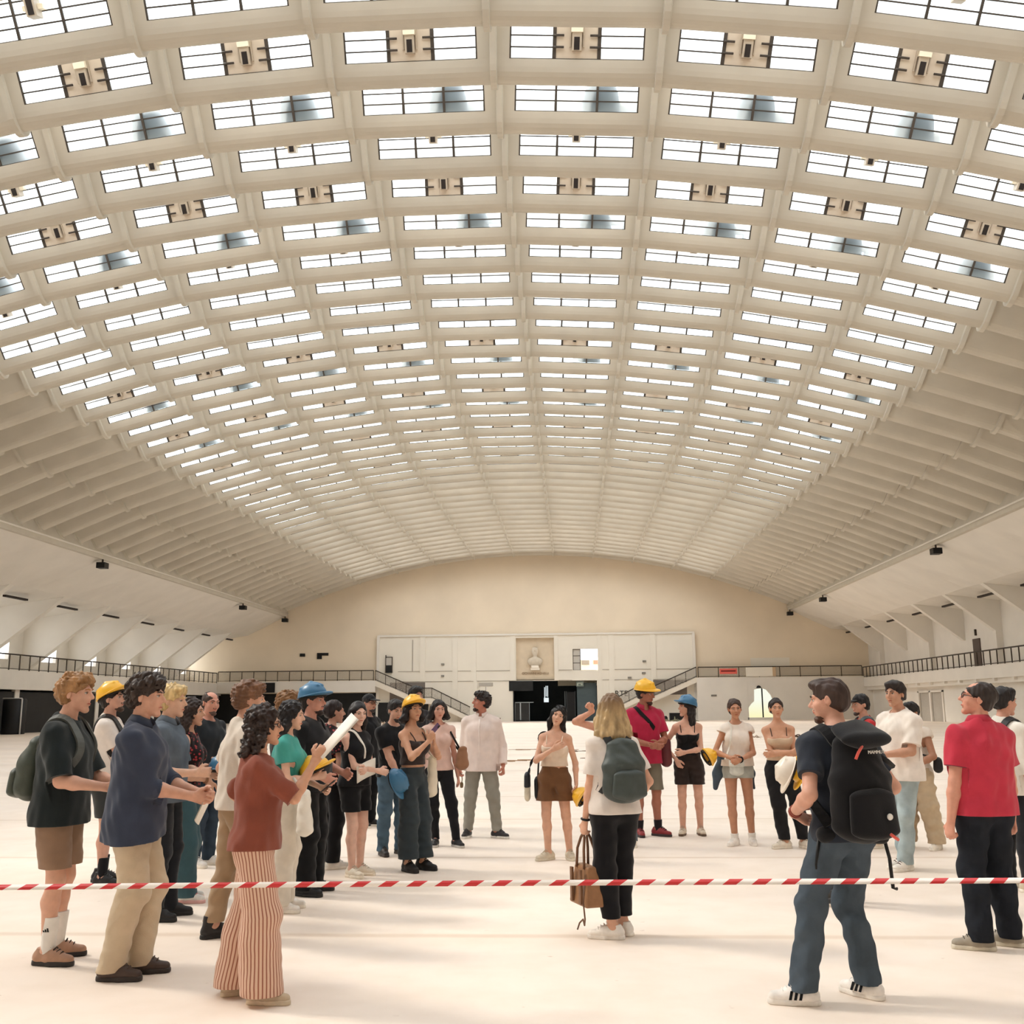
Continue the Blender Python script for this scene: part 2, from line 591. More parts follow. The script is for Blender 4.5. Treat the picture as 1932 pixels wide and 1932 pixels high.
YS, YE = -15.0, 116.2
for s, side in ((-1, 'left'), (1, 'right')):
    # edge beam that ends the waves, with a pale conduit
    b = MB().box(min(s * 28.55, s * 29.05), max(s * 28.55, s * 29.05), YS, YE, 12.02, 12.40)
    b.hexa([(s * 28.4, YS, 12.40), (s * 28.75, YS, 12.25), (s * 29.75, YS, 14.7), (s * 29.4, YS, 14.85)],
           [(s * 28.4, YE, 12.40), (s * 28.75, YE, 12.25), (s * 29.75, YE, 14.7), (s * 29.4, YE, 14.85)])
    structure('trim_%d' % (2 if s < 0 else 3), b, M_RIB)
    c = MB().tube([(s * 28.47, YS, 12.36), (s * 28.47, YE, 12.36)], 0.06, 6)
    tag(c.build('conduit', M_WHITE), 'thin pale conduit running along the %s edge beam of the vault' % side, 'conduit')
    # fans: three waves gathered on one fin
    fan, gal = MB(), MB()
    fins = [80.5 + 7.5 * n for n in range(-12, 5)]
    for yf in fins + [118.0]:
        a0, a1 = (s * 28.8, yf - 3.75, 12.05), (s * 28.8, yf + 3.75, 12.05)
        t0, t1 = (s * 33.0, yf - 0.3, 9.86), (s * 33.0, yf + 0.3, 9.86)
        fan.add([a0, a1, t1, t0], [(0, 1, 2, 3)])
        m0 = (s * 33.0, yf + 7.2, 9.86)
        mid = (s * 33.25, yf + 3.75, 9.98)
        fan.add([a1, mid, t1], [(0, 1, 2)])
        fan.add([a1, m0, mid], [(0, 1, 2)])
        gal.add([t1, mid, m0, (s * 40.0, yf + 7.2, 9.0 if s > 0 else 8.8), (s * 40.0, yf + 0.3, 9.0 if s > 0 else 8.8)], [(0, 1, 2, 3, 4)])
    structure('ceiling_%s_fan' % side, fan, M_WHITE)
    structure('ceiling_%s_gallery' % side, gal, M_WHITE)
    # fins
    for n, yf in enumerate(fins):
        fm = MB()
        if s > 0:
            pts = [(33.0, yf - 0.3, 9.86), (36.6, yf - 0.3, 7.05), (36.6, yf - 0.3, 4.4), (37.2, yf - 0.3, 4.4), (37.2, yf - 0.3, 9.5), (33.0, yf - 0.3, 9.95)] if n % 2 == 0 else \
                  [(33.0, yf - 0.3, 9.86), (37.0, yf - 0.3, 6.75), (37.2, yf - 0.3, 6.75), (37.2, yf - 0.3, 9.5), (33.0, yf - 0.3, 9.95)]
        else:
            pts = [(-33.0, yf - 0.3, 9.86), (-40.0, yf - 0.3, 4.5), (-40.0, yf - 0.3, 9.0), (-33.0, yf - 0.3, 9.95)]
        fm.poly_prism(pts, (0, 0.6, 0))
        structure('trim_%d' % (4 + n + (0 if s < 0 else 20)), fm, M_WHITE)
        # dark air slot in the gallery ceiling between two fins
        sl = MB().box(min(s * 34.7, s * 34.95), max(s * 34.7, s * 34.95), yf + 2.4, yf + 5.3, 9.36, 9.5)
        if 60 < yf < 116:
            o = sl.build('air_slot', M_SLOT)
            tag(o, 'long dark air slot in the %s gallery ceiling, %s bay counted from the end wall' % (side, ORD[max(0, int(round((110.5 - yf) / 7.5)))]), 'air slot', 'air slots over the galleries')
    # outer wall and balcony
    if s < 0:
        w = MB()
        for yf in fins:
            # opening to daylight low in every bay, off-centre
            w.box(-40.3, -40.0, yf + 0.3, yf + 1.6, 4.4, 9.2)
            w.box(-40.3, -40.0, yf + 5.2, yf + 7.2, 4.4, 9.2)
            w.box(-40.3, -40.0, yf + 1.6, yf + 5.2, 7.9, 9.2)
            w.box(-40.3, -40.0, yf + 1.6, yf + 5.2, 4.4, 5.6)
        structure('wall_left_gallery', w, M_WHITE)
        structure('floor_left_gallery', MB().box(-40.3, -36.0, YS, YE, 3.13, 4.5), M_WHITE)
        lw = MB().box(-40.3, -39.2, YS, YE, 0, 3.13)
        structure('wall_left', lw, M_DARK)
    else:
        structure('wall_right_gallery', MB().box(37.1, 37.5, YS, YE, 4.4, 9.6), M_WHITE)
        structure('floor_right_gallery', MB().box(36.0, 37.3, YS, YE, 3.46, 4.45).box(36.3, 36.9, YS, YE, 3.1, 3.46), M_WHITE)
        structure('wall_right', MB().box(36.9, 37.4, YS, 93.3, 0, 3.46).box(36.9, 37.4, 100.0, YE, 0, 3.46).box(36.9, 37.4, 93.3, 100.0, 2.75, 3.46)
                  .box(37.3, 37.4, 93.3, 100.0, 0, 2.75), M_WHITE)
# brackets under the right balcony
for n, yb in enumerate([73.0, 76.5, 80.0, 83.5, 87.0, 90.5, 94, 97.5, 101, 104.5]):
    structure('trim_%d' % (60 + n), MB().box(36.05, 36.9, yb, yb + 0.35, 3.25, 3.47), M_WHITE)


def arch_top(x):
    ax = abs(x)
    if ax <= 28.8:
        return ZC + math.sqrt((R + 1.9) ** 2 - x * x)
    if ax <= 33:
        return 14.2 - (ax - 28.8) * (14.2 - 10.6) / 4.2
    if ax <= 36.9:
        return 10.6 - (ax - 33) * 0.25
    return 9.0


def wall_grid(name, m, xs, holes, y0, y1, zbot=0.0, ztop=None, parent=None):
    """upright wall in vertical strips; holes = (x0, x1, z0, z1)"""
    mb = MB()
    cuts = sorted(set(list(xs) + [h[0] for h in holes] + [h[1] for h in holes]))
    fine = []
    for a, b in zip(cuts[:-1], cuts[1:]):
        n = max(1, int((b - a) / 1.5)) if ztop is None else 1
        fine += [a + (b - a) * q / n for q in range(n)]
    fine.append(cuts[-1])
    for a, b in zip(fine[:-1], fine[1:]):
        mid = (a + b) / 2
        hs = sorted((h[2], h[3]) for h in holes if h[0] <= mid <= h[1])
        z = zbot
        ta, tb = (arch_top(a), arch_top(b)) if ztop is None else (ztop, ztop)
        for h0, h1 in hs:
            if h0 > z:
                mb.box(a, b, y0, y1, z, h0)
            z = h1
        mb.hexa([(a, y0, z), (b, y0, z), (b, y1, z), (a, y1, z)], [(a, y0, ta), (b, y0, tb), (b, y1, tb), (a, y1, ta)])
    return structure(name, mb, m, parent)


# main beige end wall
wall_grid('wall_end', M_END, [-40.3, -36.9, -28.8, -17.7, 17.8, 28.8, 36.9, 37.6],
          [(-40.3, -7.6, 0, 3.3), (-17.6, 17.7, 0, 9.5)], 116.05, 116.45)
wall_grid('wall_front', M_WHITE, [-40.3, -36.9, -28.8, 28.8, 36.9, 37.6], [], -15.5, -15.1)  # unseen closed wall behind the camera, added to keep daylight out
# white portal panel with niche, window hole and entrance
DOOR = (-2.45, 6.95, 0, 4.45)
NICHE = (-2.1, 2.2, 4.5, 9.27)
HOLE = (4.3, 7.25, 5.6, 7.95)
wall_grid('wall_portal', M_PANEL, [-17.7, 17.8], [DOOR, NICHE, HOLE], 115.75, 116.2, 0.0, 9.62)
structure('trim_80', MB().box(-17.9, 17.95, 115.6, 115.8, 9.55, 9.75).box(-17.95, -17.65, 115.62, 115.8, 0, 9.6).box(17.7, 18.0, 115.62, 115.8, 0, 9.6), M_WHITE)
# flat pilasters and the ledge
tr = MB()
for x0, x1 in ((-9.3, -8.7), (-1.0 - 6.2, -6.6), (8.35, 8.95), (-2.75, -2.2), (2.25, 2.65), (7.1, 7.5), (-13.0, -12.4), (13.0, 13.6)):
    tr.box(x0, x1, 115.66, 115.8, 4.5, 9.55)
for x0, x1 in ((-9.3, -8.7), (-6.9, -6.5), (7.1, 7.55), (8.3, 8.9), (12.5, 13.2)):
    tr.box(x0, x1, 115.66, 115.8, 0, 4.5)
structure('trim_81', tr, M_PANEL)
lines = MB()
for x0, x1 in ((-15.5, -2.8), (2.7, 4.2), (7.6, 17.4)):
    lines.box(x0, x1, 115.70, 115.76, 5.60, 5.66)
    lines.box(x0, x1, 115.70, 115.76, 4.46, 4.52)
lines.box(-13.9, -13.8, 115.70, 115.76, 5.66, 9.2)
structure('trim_82', lines, mat('grey_joint', (168, 160, 148), 0.8))
# recessed dark panels at the upper stair landings
structure('trim_83', MB().box(-16.4, -12.4, 115.68, 115.78, 0.5, 4.4), mat('mid_grey_board', (120, 112, 106), 0.8))
structure('trim_84', MB().box(13.2, 16.9, 115.68, 115.78, 2.8, 4.4), mat('mid_grey_board', (120, 112, 106), 0.8))
# white gate boards either side of the entrance
structure('door_2', MB().box(-6.2, -2.6, 115.64, 115.74, 0.0, 4.35), M_PANEL)

# niche with the portrait bust
structure('wall_niche', MB().box(-2.1, 2.2, 116.2, 116.3, 4.5, 9.27), M_NICHE)
M_BUST = mat('pale_bust_stone', (205, 194, 176), 0.75, var=0.08, vscale=3)
bust = empty('portrait_bust', (0.05, 115.85, 5.9), 0, 'pale stone bust of a person in the niche above the entrance', 'statue')
bm = MB()
bm.lathe([(0.02, 2.32), (0.22, 2.28), (0.34, 2.12), (0.38, 1.9), (0.35, 1.68), (0.27, 1.5), (0.20, 1.38), (0.21, 1.25), (0.38, 1.15),
          (0.72, 1.02), (0.86, 0.82), (0.84, 0.6), (0.70, 0.38), (0.55, 0.25), (0.02, 0.25)], 20, (0, 0, 0), 1.0, 0.32)
bm.lathe([(0.01, 2.05), (0.06, 1.98), (0.075, 1.85), (0.01, 1.8)], 8, (0, -0.13, 0))
bm.build('figure', M_BUST, bust)
MB().box(-0.42, 0.42, -0.28, 0.2, 0.0, 0.26).box(-0.5, 0.5, -0.2, 0.2, -0.25, 0.0).build('plinth', mat('white_marble', (240, 232, 218), 0.5), bust)


def text(name, body, size, m, loc, rot, parent=None, depth=0.01, align='CENTER', width=None):
    cu = bpy.data.curves.new(name, 'FONT')
    cu.body = body
    cu.size = size
    cu.extrude = depth
    cu.align_x = align
    cu.align_y = 'CENTER'
    tmp = bpy.data.objects.new(name, cu)
    COL.objects.link(tmp)
    dg = bpy.context.evaluated_depsgraph_get()
    me = bpy.data.meshes.new_from_object(tmp.evaluated_get(dg))
    bpy.data.objects.remove(tmp)
    if width:
        xs = [v.co.x for v in me.vertices]
        w = max(xs) - min(xs)
        for v in me.vertices:
            v.co.x *= width / w
    me.materials.clear()
    me.materials.append(m)
    o = link_mesh(name, me, None, parent, loc)
    o.rotation_euler = rot
    return o


o = text('inscription', 'GIOVANNI AGNELLI', 0.36, mat('bronze_letters', (150, 128, 100), 0.5), (0.05, 116.17, 5.28), (math.pi / 2, 0, 0), depth=0.02, width=3.0)
tag(o, 'raised letters in the niche below the stone bust', 'inscription')
o = text('wall_lettering', 'ARTE', 0.85, M_BLACK, (9.35, 115.72, 2.95), (math.pi / 2, 0, 0), depth=0.01, width=2.0)
tag(o, 'dark letters on the white wall above the right stair foot', 'lettering')

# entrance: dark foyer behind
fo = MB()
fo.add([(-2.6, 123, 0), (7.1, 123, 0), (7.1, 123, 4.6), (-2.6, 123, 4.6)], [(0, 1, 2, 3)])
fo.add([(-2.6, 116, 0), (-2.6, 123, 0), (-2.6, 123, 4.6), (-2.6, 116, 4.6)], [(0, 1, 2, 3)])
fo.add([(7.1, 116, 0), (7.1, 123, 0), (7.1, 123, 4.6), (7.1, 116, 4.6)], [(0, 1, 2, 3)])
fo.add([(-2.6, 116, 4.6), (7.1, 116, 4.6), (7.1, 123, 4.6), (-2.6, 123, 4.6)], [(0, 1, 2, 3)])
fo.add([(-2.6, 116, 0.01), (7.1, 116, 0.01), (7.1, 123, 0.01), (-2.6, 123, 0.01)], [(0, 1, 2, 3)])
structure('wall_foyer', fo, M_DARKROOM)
structure('door_1', MB().box(-2.9, -0.2, 115.6, 115.74, 3.35, 4.45).box(-2.45, -2.35, 115.7, 116, 0, 3.4), M_DARK)
dg1 = empty('glass_door_set', (-1.2, 116.6, 0), 0, 'dark glass doors with a pale steel frame inside the entrance', 'door')
MB().box(-1.1, 1.0, -0.03, 0.03, 2.05, 2.13).box(-0.55, -0.42, -0.03, 0.03, 0.15, 2.1).box(-1.1, -1.06, -0.03, 0.03, 0, 2.1).box(0.5, 0.54, -0.03, 0.03, 0, 2.1).build('door_frame', mat('pale_steel', (175, 182, 186), 0.4, metal=0.3), dg1)
MB().box(-1.06, -0.55, -0.01, 0.01, 0.1, 2.05).box(-0.42, 0.5, -0.01, 0.01, 0.1, 2.05).build('glass_leaf', mat('dark_glass', (26, 30, 32), 0.15, spec=0.5), dg1)
dp = empty('door_panel', (4.0, 116.8, 0), 0, 'tall black door leaf standing open in the entrance', 'door')
MB().box(-0.45, 0.45, -0.05, 0.05, 0.02, 3.2).build('leaf', M_BLACK, dp)
MB().box(-0.7, -0.62, -0.07, 0.07, 0, 3.3).box(-0.5, -0.46, -0.07, 0.07, 0, 3.3).box(0.46, 0.5, -0.07, 0.07, 0, 3.3).build('frame', mat('grey_frame', (86, 92, 94), 0.5), dp)
M_TEAL = mat('teal_grey_board', (72, 84, 88), 0.6, var=0.15, vscale=1)
tag(MB().box(4.7, 6.9, 116.5, 116.6, 0.02, 4.2).build('teal_board', M_TEAL), 'grey teal board closing the right part of the entrance', 'board')
es = empty('hanging_sign', (5.05, 116.2, 4.1), 0, 'small pale grey sign hanging under the entrance lintel', 'sign')
MB().box(-0.42, 0.42, -0.03, 0.03, -0.3, 0.28).build('board', mat('sign_grey', (120, 132, 126), 0.5), es)
MB().box(-0.3, 0.3, -0.04, -0.03, 0.02, 0.1).box(-0.3, -0.2, -0.04, -0.03, -0.2, 0.02).box(0.1, 0.3, -0.04, -0.03, -0.15, -0.05).build('pictogram', mat('sign_pale', (200, 210, 200), 0.5), es)
fl_ = MB()
for q, (x, z0, z1) in enumerate(((0.95, 2.6, 3.8), (1.12, 2.75, 3.95), (1.3, 2.7, 3.95))):
    fl_.box(x, x + 0.09, 119.0, 119.1, z0, z1)
fl_.box(0.9, 1.45, 119.0, 119.1, 2.1, 2.6)
M_LITGLASS = mat('lit_glass', (215, 232, 235), 0.4)
M_LITGLASS.node_tree.nodes['Principled BSDF'].inputs['Emission Color'].default_value = (0.85, 0.95, 1, 1)
M_LITGLASS.node_tree.nodes['Principled BSDF'].inputs['Emission Strength'].default_value = 0.8
tag(fl_.build('window_2', M_LITGLASS), 'bright narrow lit window deep in the dark foyer', 'window', kind='structure')

# daylit outside behind the hole in the portal panel
ext = MB().box(2.5, 9.5, 122.0, 122.3, 4.0, 7.0)
M_EXT = mat('sunlit_facade', (250, 236, 208), 0.8)
e_ = ext.build('building', M_EXT)
tag(e_, 'sunlit pale building seen through the hole beside the bust', 'building')
MB().box(4.9, 6.2, 121.9, 122.0, 7.02, 7.02 + 0.01).build('parapet', M_EXT, e_)
for x0, x1, z0, z1, c in ((5.35, 6.25, 6.45, 6.95, (150, 140, 128)), (6.75, 7.6, 6.5, 6.95, (176, 140, 118))):
    MB().box(x0, x1, 121.9, 122.01, z0, z1).build('window_pane', mat('facade_window_%d' % c[0], c, 0.5), e_)
M_OPAL = mat('opal_glass', (190, 186, 178), 0.4)
wf = MB()
for z in (5.6, 6.4, 7.2, 7.93):
    wf.box(4.3, 5.15, 115.9, 115.98, z - 0.03, z + 0.03)
for x in (4.32, 5.15):
    wf.box(x - 0.04, x + 0.04, 115.9, 115.98, 5.6, 7.95)
w3 = structure('window_3', wf, M_MULL)
MB().box(4.36, 5.11, 115.93, 115.94, 5.6, 7.93).build('glass', M_OPAL, w3)

# bottle-shaped opening with a bright yellow-green outside (right end wall, under the balcony)
xs_o = [(23.35, 0.25), (23.4, 1.3), (23.75, 1.75), (24.05, 2.0), (24.1, 3.25), (24.5, 3.35), (24.98, 3.4), (25.4, 3.25), (25.85, 2.7), (26.1, 2.1), (26.1, 0.25)]
low = MB()
low.box(17.9, 23.3, 114.75, 114.95, 0, 4.62).box(26.15, 37.0, 114.75, 114.95, 0, 4.62)
# board around the ragged opening
for (x0, z0), (x1, z1) in zip(xs_o[1:-2], xs_o[2:-1]):
    low.hexa([(x0, 114.75, z0), (x1, 114.75, z1), (x1, 114.95, z1), (x0, 114.95, z0)], [(x0, 114.75, 4.62), (x1, 114.75, 4.62), (x1, 114.95, 4.62), (x0, 114.95, 4.62)])
low.box(23.3, 23.42, 114.75, 114.95, 0, 4.62).box(26.08, 26.15, 114.75, 114.95, 0, 4.62).box(23.3, 26.15, 114.75, 114.95, 0, 0.25)
structure('wall_right_end', low, M_WHITE)
M_GLOW = bpy.data.materials.new('outdoor_light')
M_GLOW.use_nodes = True
_n = M_GLOW.node_tree
_b = _n.nodes['Principled BSDF']
_tc = _n.nodes.new('ShaderNodeTexCoord')
_sx = _n.nodes.new('ShaderNodeSeparateXYZ')
_n.links.new(_tc.outputs['Object'], _sx.inputs[0])
_r = _n.nodes.new('ShaderNodeValToRGB')
_mr = _n.nodes.new('ShaderNodeMath')
_mr.operation = 'MULTIPLY'
_mr.inputs[1].default_value = 0.28
_n.links.new(_sx.outputs[2], _mr.inputs[0])
_n.links.new(_mr.outputs[0], _r.inputs[0])
_r.color_ramp.elements[0].color = (1.0, 0.95, 0.55, 1)
_r.color_ramp.elements[1].color = (0.98, 1.0, 0.86, 1)
_r.color_ramp.elements[0].position = 0.1
_r.color_ramp.elements[1].position = 0.6
_n.links.new(_r.outputs[0], _b.inputs['Emission Color'])
_b.inputs['Emission Strength'].default_value = 1.0
_b.inputs['Base Color'].default_value = (0.02, 0.02, 0.02, 1)
_b.inputs['Specular IOR Level'].default_value = 0.0
structure('window_4', MB().box(23.3, 26.2, 115.6, 115.7, 0.1, 3.7), M_GLOW)
ob = MB().box(24.95, 25.08, 115.1, 115.2, 0.0, 3.7)
tag(ob.build('door_bar', M_BLACK), 'black upright bar across the bright yellow opening', 'bar')
tag(MB().lathe([(0.02, 0.28), (0.2, 0.2), (0.3, 0.0), (0.02, 0.0)], 10, (24.6, 114.6, 3.42), 1, 0.4).build('lamp', M_BLACK), 'small dark lamp above the bright yellow opening', 'lamp')

# end balconies, stairs, railings
structure('floor_end_left_balcony', MB().box(-36.0, -17.9, 114.75, 116.1, 3.36, 4.64), M_WHITE)
structure('floor_end_right_balcony', MB().box(17.9, 36.1, 114.95, 116.1, 4.2, 4.62), M_WHITE)
M_STAIR = mat('stair_white', (226, 218, 204), 0.8, var=0.03)


def stair(name, s, label):
    """two flights with a landing; s = +1 falls to the right"""
    pts = [(-17.9, 4.64), (-13.2, 2.62), (-11.5, 2.62), (-7.2, 0.5), (-7.2, 0.0)]
    root = empty(name, (s * -12.5, 114.9, 0), 0, label, 'stairs')
    mb = MB()
    for (x0, z0), (x1, z1) in zip(pts[:-2], pts[1:-1]):
        a = [(s * x0 + s * 12.5, -0.15, z0), (s * x1 + s * 12.5, -0.15, z1), (s * x1 + s * 12.5, 0.85, z1), (s * x0 + s * 12.5, 0.85, z0)]
        b = [(p[0], p[1], max(0.0, p[2] - (0.62 if s > 0 else 0.55))) for p in a]
        mb.hexa(b, a)
    mb.build('flight', M_STAIR, root)
    st = MB()
    for k in range(26):
        t = k / 26.0
        for (x0, z0), (x1, z1) in ((pts[0], pts[1]), (pts[2], pts[3])):
            x, z = x0 + (x1 - x0) * t, z0 + (z1 - z0) * t
            if k % 2 == 0:
                st.box(min(s * x, s * (x + 0.33)) + s * 12.5, max(s * x, s * (x + 0.33)) + s * 12.5, 0.0, 0.85, z - 0.12, z + 0.03)
    st.build('steps', M_WHITE, root)
    rl = MB()
    top = [(s * x + s * 12.5, -0.12, z + 1.12) for x, z in pts[:-1]]
    rl.tube(top, 0.055, 6, smooth=False)
    rl.tube([(p[0], p[1], p[2] - 1.0) for p in top], 0.03, 6, smooth=False)
    rl.build('handrail', M_STEEL, root)
    for (x0, z0), (x1, z1) in zip(pts[:-2], pts[1:-1]):
        n = 4 if abs(x1 - x0) > 3 else 2
        for q in range(n):
            t = q / n
            x, z = x0 + (x1 - x0) * t, z0 + (z1 - z0) * t
            MB().box(s * x + s * 12.5 - 0.025, s * x + s * 12.5 + 0.025, -0.14, -0.09, z, z + 1.1).build('post', M_STEEL, root)
    gl = MB()
    for (x0, z0), (x1, z1) in zip(pts[:-2], pts[1:-1]):
        a = [(s * x0 + s * 12.5, -0.11, z0 + 0.14), (s * x1 + s * 12.5, -0.11, z1 + 0.14), (s * x1 + s * 12.5, -0.11, z1 + 1.05), (s * x0 + s * 12.5, -0.11, z0 + 1.05)]
        gl.poly_prism(a, (0, 0.01, 0))
    gl.build('mesh_panel', M_RAILMESH, root)
    return root


def rail_mesh_material():
    m = bpy.data.materials.new('wire_rail_mesh')
    m.use_nodes = True
    nt = m.node_tree
    b = nt.nodes['Principled BSDF']
    b.inputs['Base Color'].default_value = (*lin((170, 162, 150)), 1)
    tr = nt.nodes.new('ShaderNodeBsdfTransparent')
    mx = nt.nodes.new('ShaderNodeMixShader')
    mx.inputs[0].default_value = 0.30
    nt.links.new(tr.outputs[0], mx.inputs[1])
    nt.links.new(b.outputs[0], mx.inputs[2])
    nt.links.new(mx.outputs[0], nt.nodes['Material Output'].inputs[0])
    return m


M_RAILMESH = rail_mesh_material()
stair('staircase', 1, 'white staircase with dark handrail falling right from the left balcony')
stair('staircase', -1, 'white staircase with dark handrail falling left from the right balcony')
# black recess under the left end balcony and stair
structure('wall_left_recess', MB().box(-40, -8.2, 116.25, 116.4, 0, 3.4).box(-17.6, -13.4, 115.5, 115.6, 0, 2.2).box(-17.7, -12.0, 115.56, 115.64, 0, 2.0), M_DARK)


def railing(name, x0, y0, x1, y1, z, n, label, mesh=True):
    root = empty(name, (x0, y0, z), 0, label, 'railing')
    d = Vector((x1 - x0, y1 - y0, 0))
    MB().tube([(0, 0, 1.12), tuple(d + Vector((0, 0, 1.12)))], 0.055, 6, smooth=False).build('top_rail', M_STEEL, root)
    MB().tube([(0, 0, 0.1), tuple(d + Vector((0, 0, 0.1)))], 0.03, 6, smooth=False).build('bottom_rail', M_STEEL, root)
    pm = MB().box(-0.035, 0.035, -0.035, 0.035, 0, 1.1).mesh('post', M_STEEL)
    for q in range(n + 1):
        link_mesh('post', pm, None, root, tuple(d * (q / n)))
    if mesh:
        u = d.normalized()
        nrm = Vector((-u.y, u.x, 0)) * 0.01
        MB().poly_prism([(0, 0, 0.14), tuple(d + Vector((0, 0, 0.14))), tuple(d + Vector((0, 0, 1.05))), (0, 0, 1.05)], nrm).build('mesh_panel', M_RAILMESH, root)
    return root


railing('railing', -36.05, 56.0, -36.05, 114.8, 4.5, 42, 'dark steel balcony railing along the whole left gallery')
railing('railing', 36.05, 56.0, 36.05, 114.9, 4.45, 46, 'dark steel balcony railing along the whole right gallery', mesh=False)
railing('railing', -35.9, 114.78, -18.1, 114.78, 4.64, 13, 'dark balcony railing on the left half of the end wall')
railing('railing', 18.1, 114.78, 35.9, 114.78, 4.62, 8, 'dark balcony railing on the right half of the end wall')
# boards hung on the right end railing and wall
bs = MB().box(23.3, 26.2, 114.66, 114.73, 4.68, 5.68)
tag(bs.build('white_board', M_PANEL), 'plain white board hung on the right end railing', 'board')
tag(MB().box(26.2, 26.55, 114.66, 114.73, 4.68, 5.68).build('beige_board', mat('tan_board', (196, 170, 140), 0.7)), 'narrow tan board next to the white board on railing', 'board')
tag(MB().box(24.1, 28.4, 115.98, 116.04, 5.75, 6.75).build('white_board', M_PANEL), 'wide white panel fixed on the beige wall above railing', 'board')
rs = empty('red_banner', (21.4, 114.755, 5.28), 0, 'small red banner hung on the right end railing', 'banner')
MB().box(-0.95, 0.95, -0.03, 0.0, -0.3, 0.28).build('cloth', mat('red_cloth', (222, 104, 92), 0.7), rs)
MB().box(-0.8, 0.8, -0.045, -0.03, -0.06, 0.1).build('dark_stripe', mat('dark_red', (120, 40, 38), 0.7), rs)
# small dark openings and fittings on the beige wall
tag(MB().box(-26.9, -26.3, 115.95, 116.06, 7.45, 7.8).build('wall_box', M_BLACK), 'single small black box high on the left end wall', 'box')
tag(MB().box(-24.9, -23.6, 115.95, 116.06, 7.55, 7.85).box(-24.9, -24.35, 115.95, 116.06, 7.15, 7.55).build('wall_box', M_BLACK), 'larger black box pair high on the left end wall', 'box')
fw = empty('glazed_door', (-16.5, 115.6, 5.5), 0, 'narrow dark framed door ajar at the left end of the white panel', 'door')
MB().box(-0.42, -0.34, -0.06, 0.06, 0, 2.0).box(0.3, 0.38, -0.06, 0.06, 0, 1.75).box(-0.42, 0.38, -0.06, 0.06, 1.72, 1.8).build('frame', M_STEEL, fw)
MB().box(-0.34, 0.3, -0.03, 0.03, 0, 0.85).build('lower_panel', M_DARK, fw)
MB().box(-0.34, 0.3, -0.02, 0.02, 0.85, 1.72).build('glass', M_OPAL, fw)
for x, z, nm in ((-10.4, 6.4, 'above the line'), (-10.4, 5.1, 'below the line')):
    tag(MB().box(x - 0.18, x + 0.18, 115.62, 115.76, z - 0.1, z + 0.1).build('wall_lamp', M_GREY), 'small grey wall lamp left of the bust, %s' % nm, 'lamp')
for x, z, nm in ((12.3, 6.5, 'upper'), (12.2, 5.2, 'lower right'), (10.6, 4.7, 'lower left')):
    tag(MB().box(x - 0.2, x + 0.2, 115.62, 115.76, z - 0.1, z + 0.1).build('wall_lamp', M_GREY), 'small grey wall lamp right of the bust, the %s one' % nm, 'lamp')
tag(MB().box(19.4, 20.0, 114.68, 114.76, 2.55, 2.75).build('wall_lamp', M_GREY), 'small grey fitting on the white wall below red banner', 'lamp')
# black loudspeaker boxes under the edge beams
for s, lab, ys in ((-1, 'left', (69.1, 100.2, 115.4)), (1, 'right', (68.8, 100.1, 115.3))):
    for y, w in zip(ys, ('nearest', 'middle', 'farthest')):
        sp = empty('loudspeaker', (s * 28.6, y, 11.4), 0, 'black loudspeaker box under the %s edge beam, %s of three' % (lab, w), 'loudspeaker', 'loudspeakers under the edge beams')
        MB().box(-0.3, 0.3, -0.34, 0.34, -0.02, 0.38).build('box', M_BLACK, sp)
        MB().box(-0.05, 0.05, -0.05, 0.05, 0.38, 0.62).build('bracket', M_STEEL, sp)
# doors in the right wall
d3 = MB()
for a, b in ((93.35, 93.6), (96.5, 96.85), (99.7, 99.95)):
    d3.box(36.8, 36.95, a, b, 0, 2.75)
d3.box(36.8, 36.95, 93.35, 99.95, 2.6, 2.78)
dd = structure('door_3', d3, M_WHITE)
M_GREYDOOR = mat('grey_door', (176, 170, 160), 0.7, var=0.05)
MB().box(36.97, 37.02, 93.6, 96.5, 0, 2.6).build('door_leaf', M_GREYDOOR, dd)
MB().box(36.97, 37.02, 96.85, 99.7, 0, 2.6).build('door_leaf', M_GREYDOOR, dd)
structure('door_4', MB().box(37.0, 37.12, 84.6, 86.0, 4.45, 6.75), mat('brown_dark_door', (92, 80, 74), 0.7))
tag(MB().box(36.95, 37.1, 85.2, 85.35, 7.0, 7.5).build('wall_lamp', M_STEEL), 'small dark lamp above the brown door on right gallery', 'lamp')
# black hoarding under the left gallery, white posts between
hp = [60.0, 66.4, 73.2, 86.1, 98.0, 106.0, 114.0]
for n, (a, b) in enumerate(zip(hp[:-1], hp[1:])):
    o = MB().box(-36.62, -36.5, a + 0.62, b, 0.0, 2.98).build('hoarding', M_DARK)
    tag(o, 'black hoarding panel under the left balcony, %s from the near end' % ORD[n], 'hoarding', 'black hoardings under the left balcony')
for n, a in enumerate(hp[:-1]):
    tag(MB().box(-36.7, -36.42, a, a + 0.6, 0, 3.13).build('white_post', M_WHITE), 'white post between black hoardings, %s from the near end' % ORD[n], 'post', 'white posts under the left balcony')
bc = empty('black_booth', (-35.1, 70.9, 0), 0, 'tall black fabric booth with pale edge before the left hoarding', 'booth')
MB().lathe([(0.75, 0.0), (0.78, 0.1), (0.78, 2.35), (0.7, 2.45), (0.05, 2.45)], 20).build('fabric', M_BLACK, bc)
MB().tube([(0.72, -0.4, 0.0), (0.72, -0.4, 2.45)], 0.06, 6).tube([(-0.6, -0.55, 2.47), (0.72, -0.4, 2.47)], 0.04, 6).build('pale_edge', mat('pale_tape', (200, 198, 196), 0.5), bc)
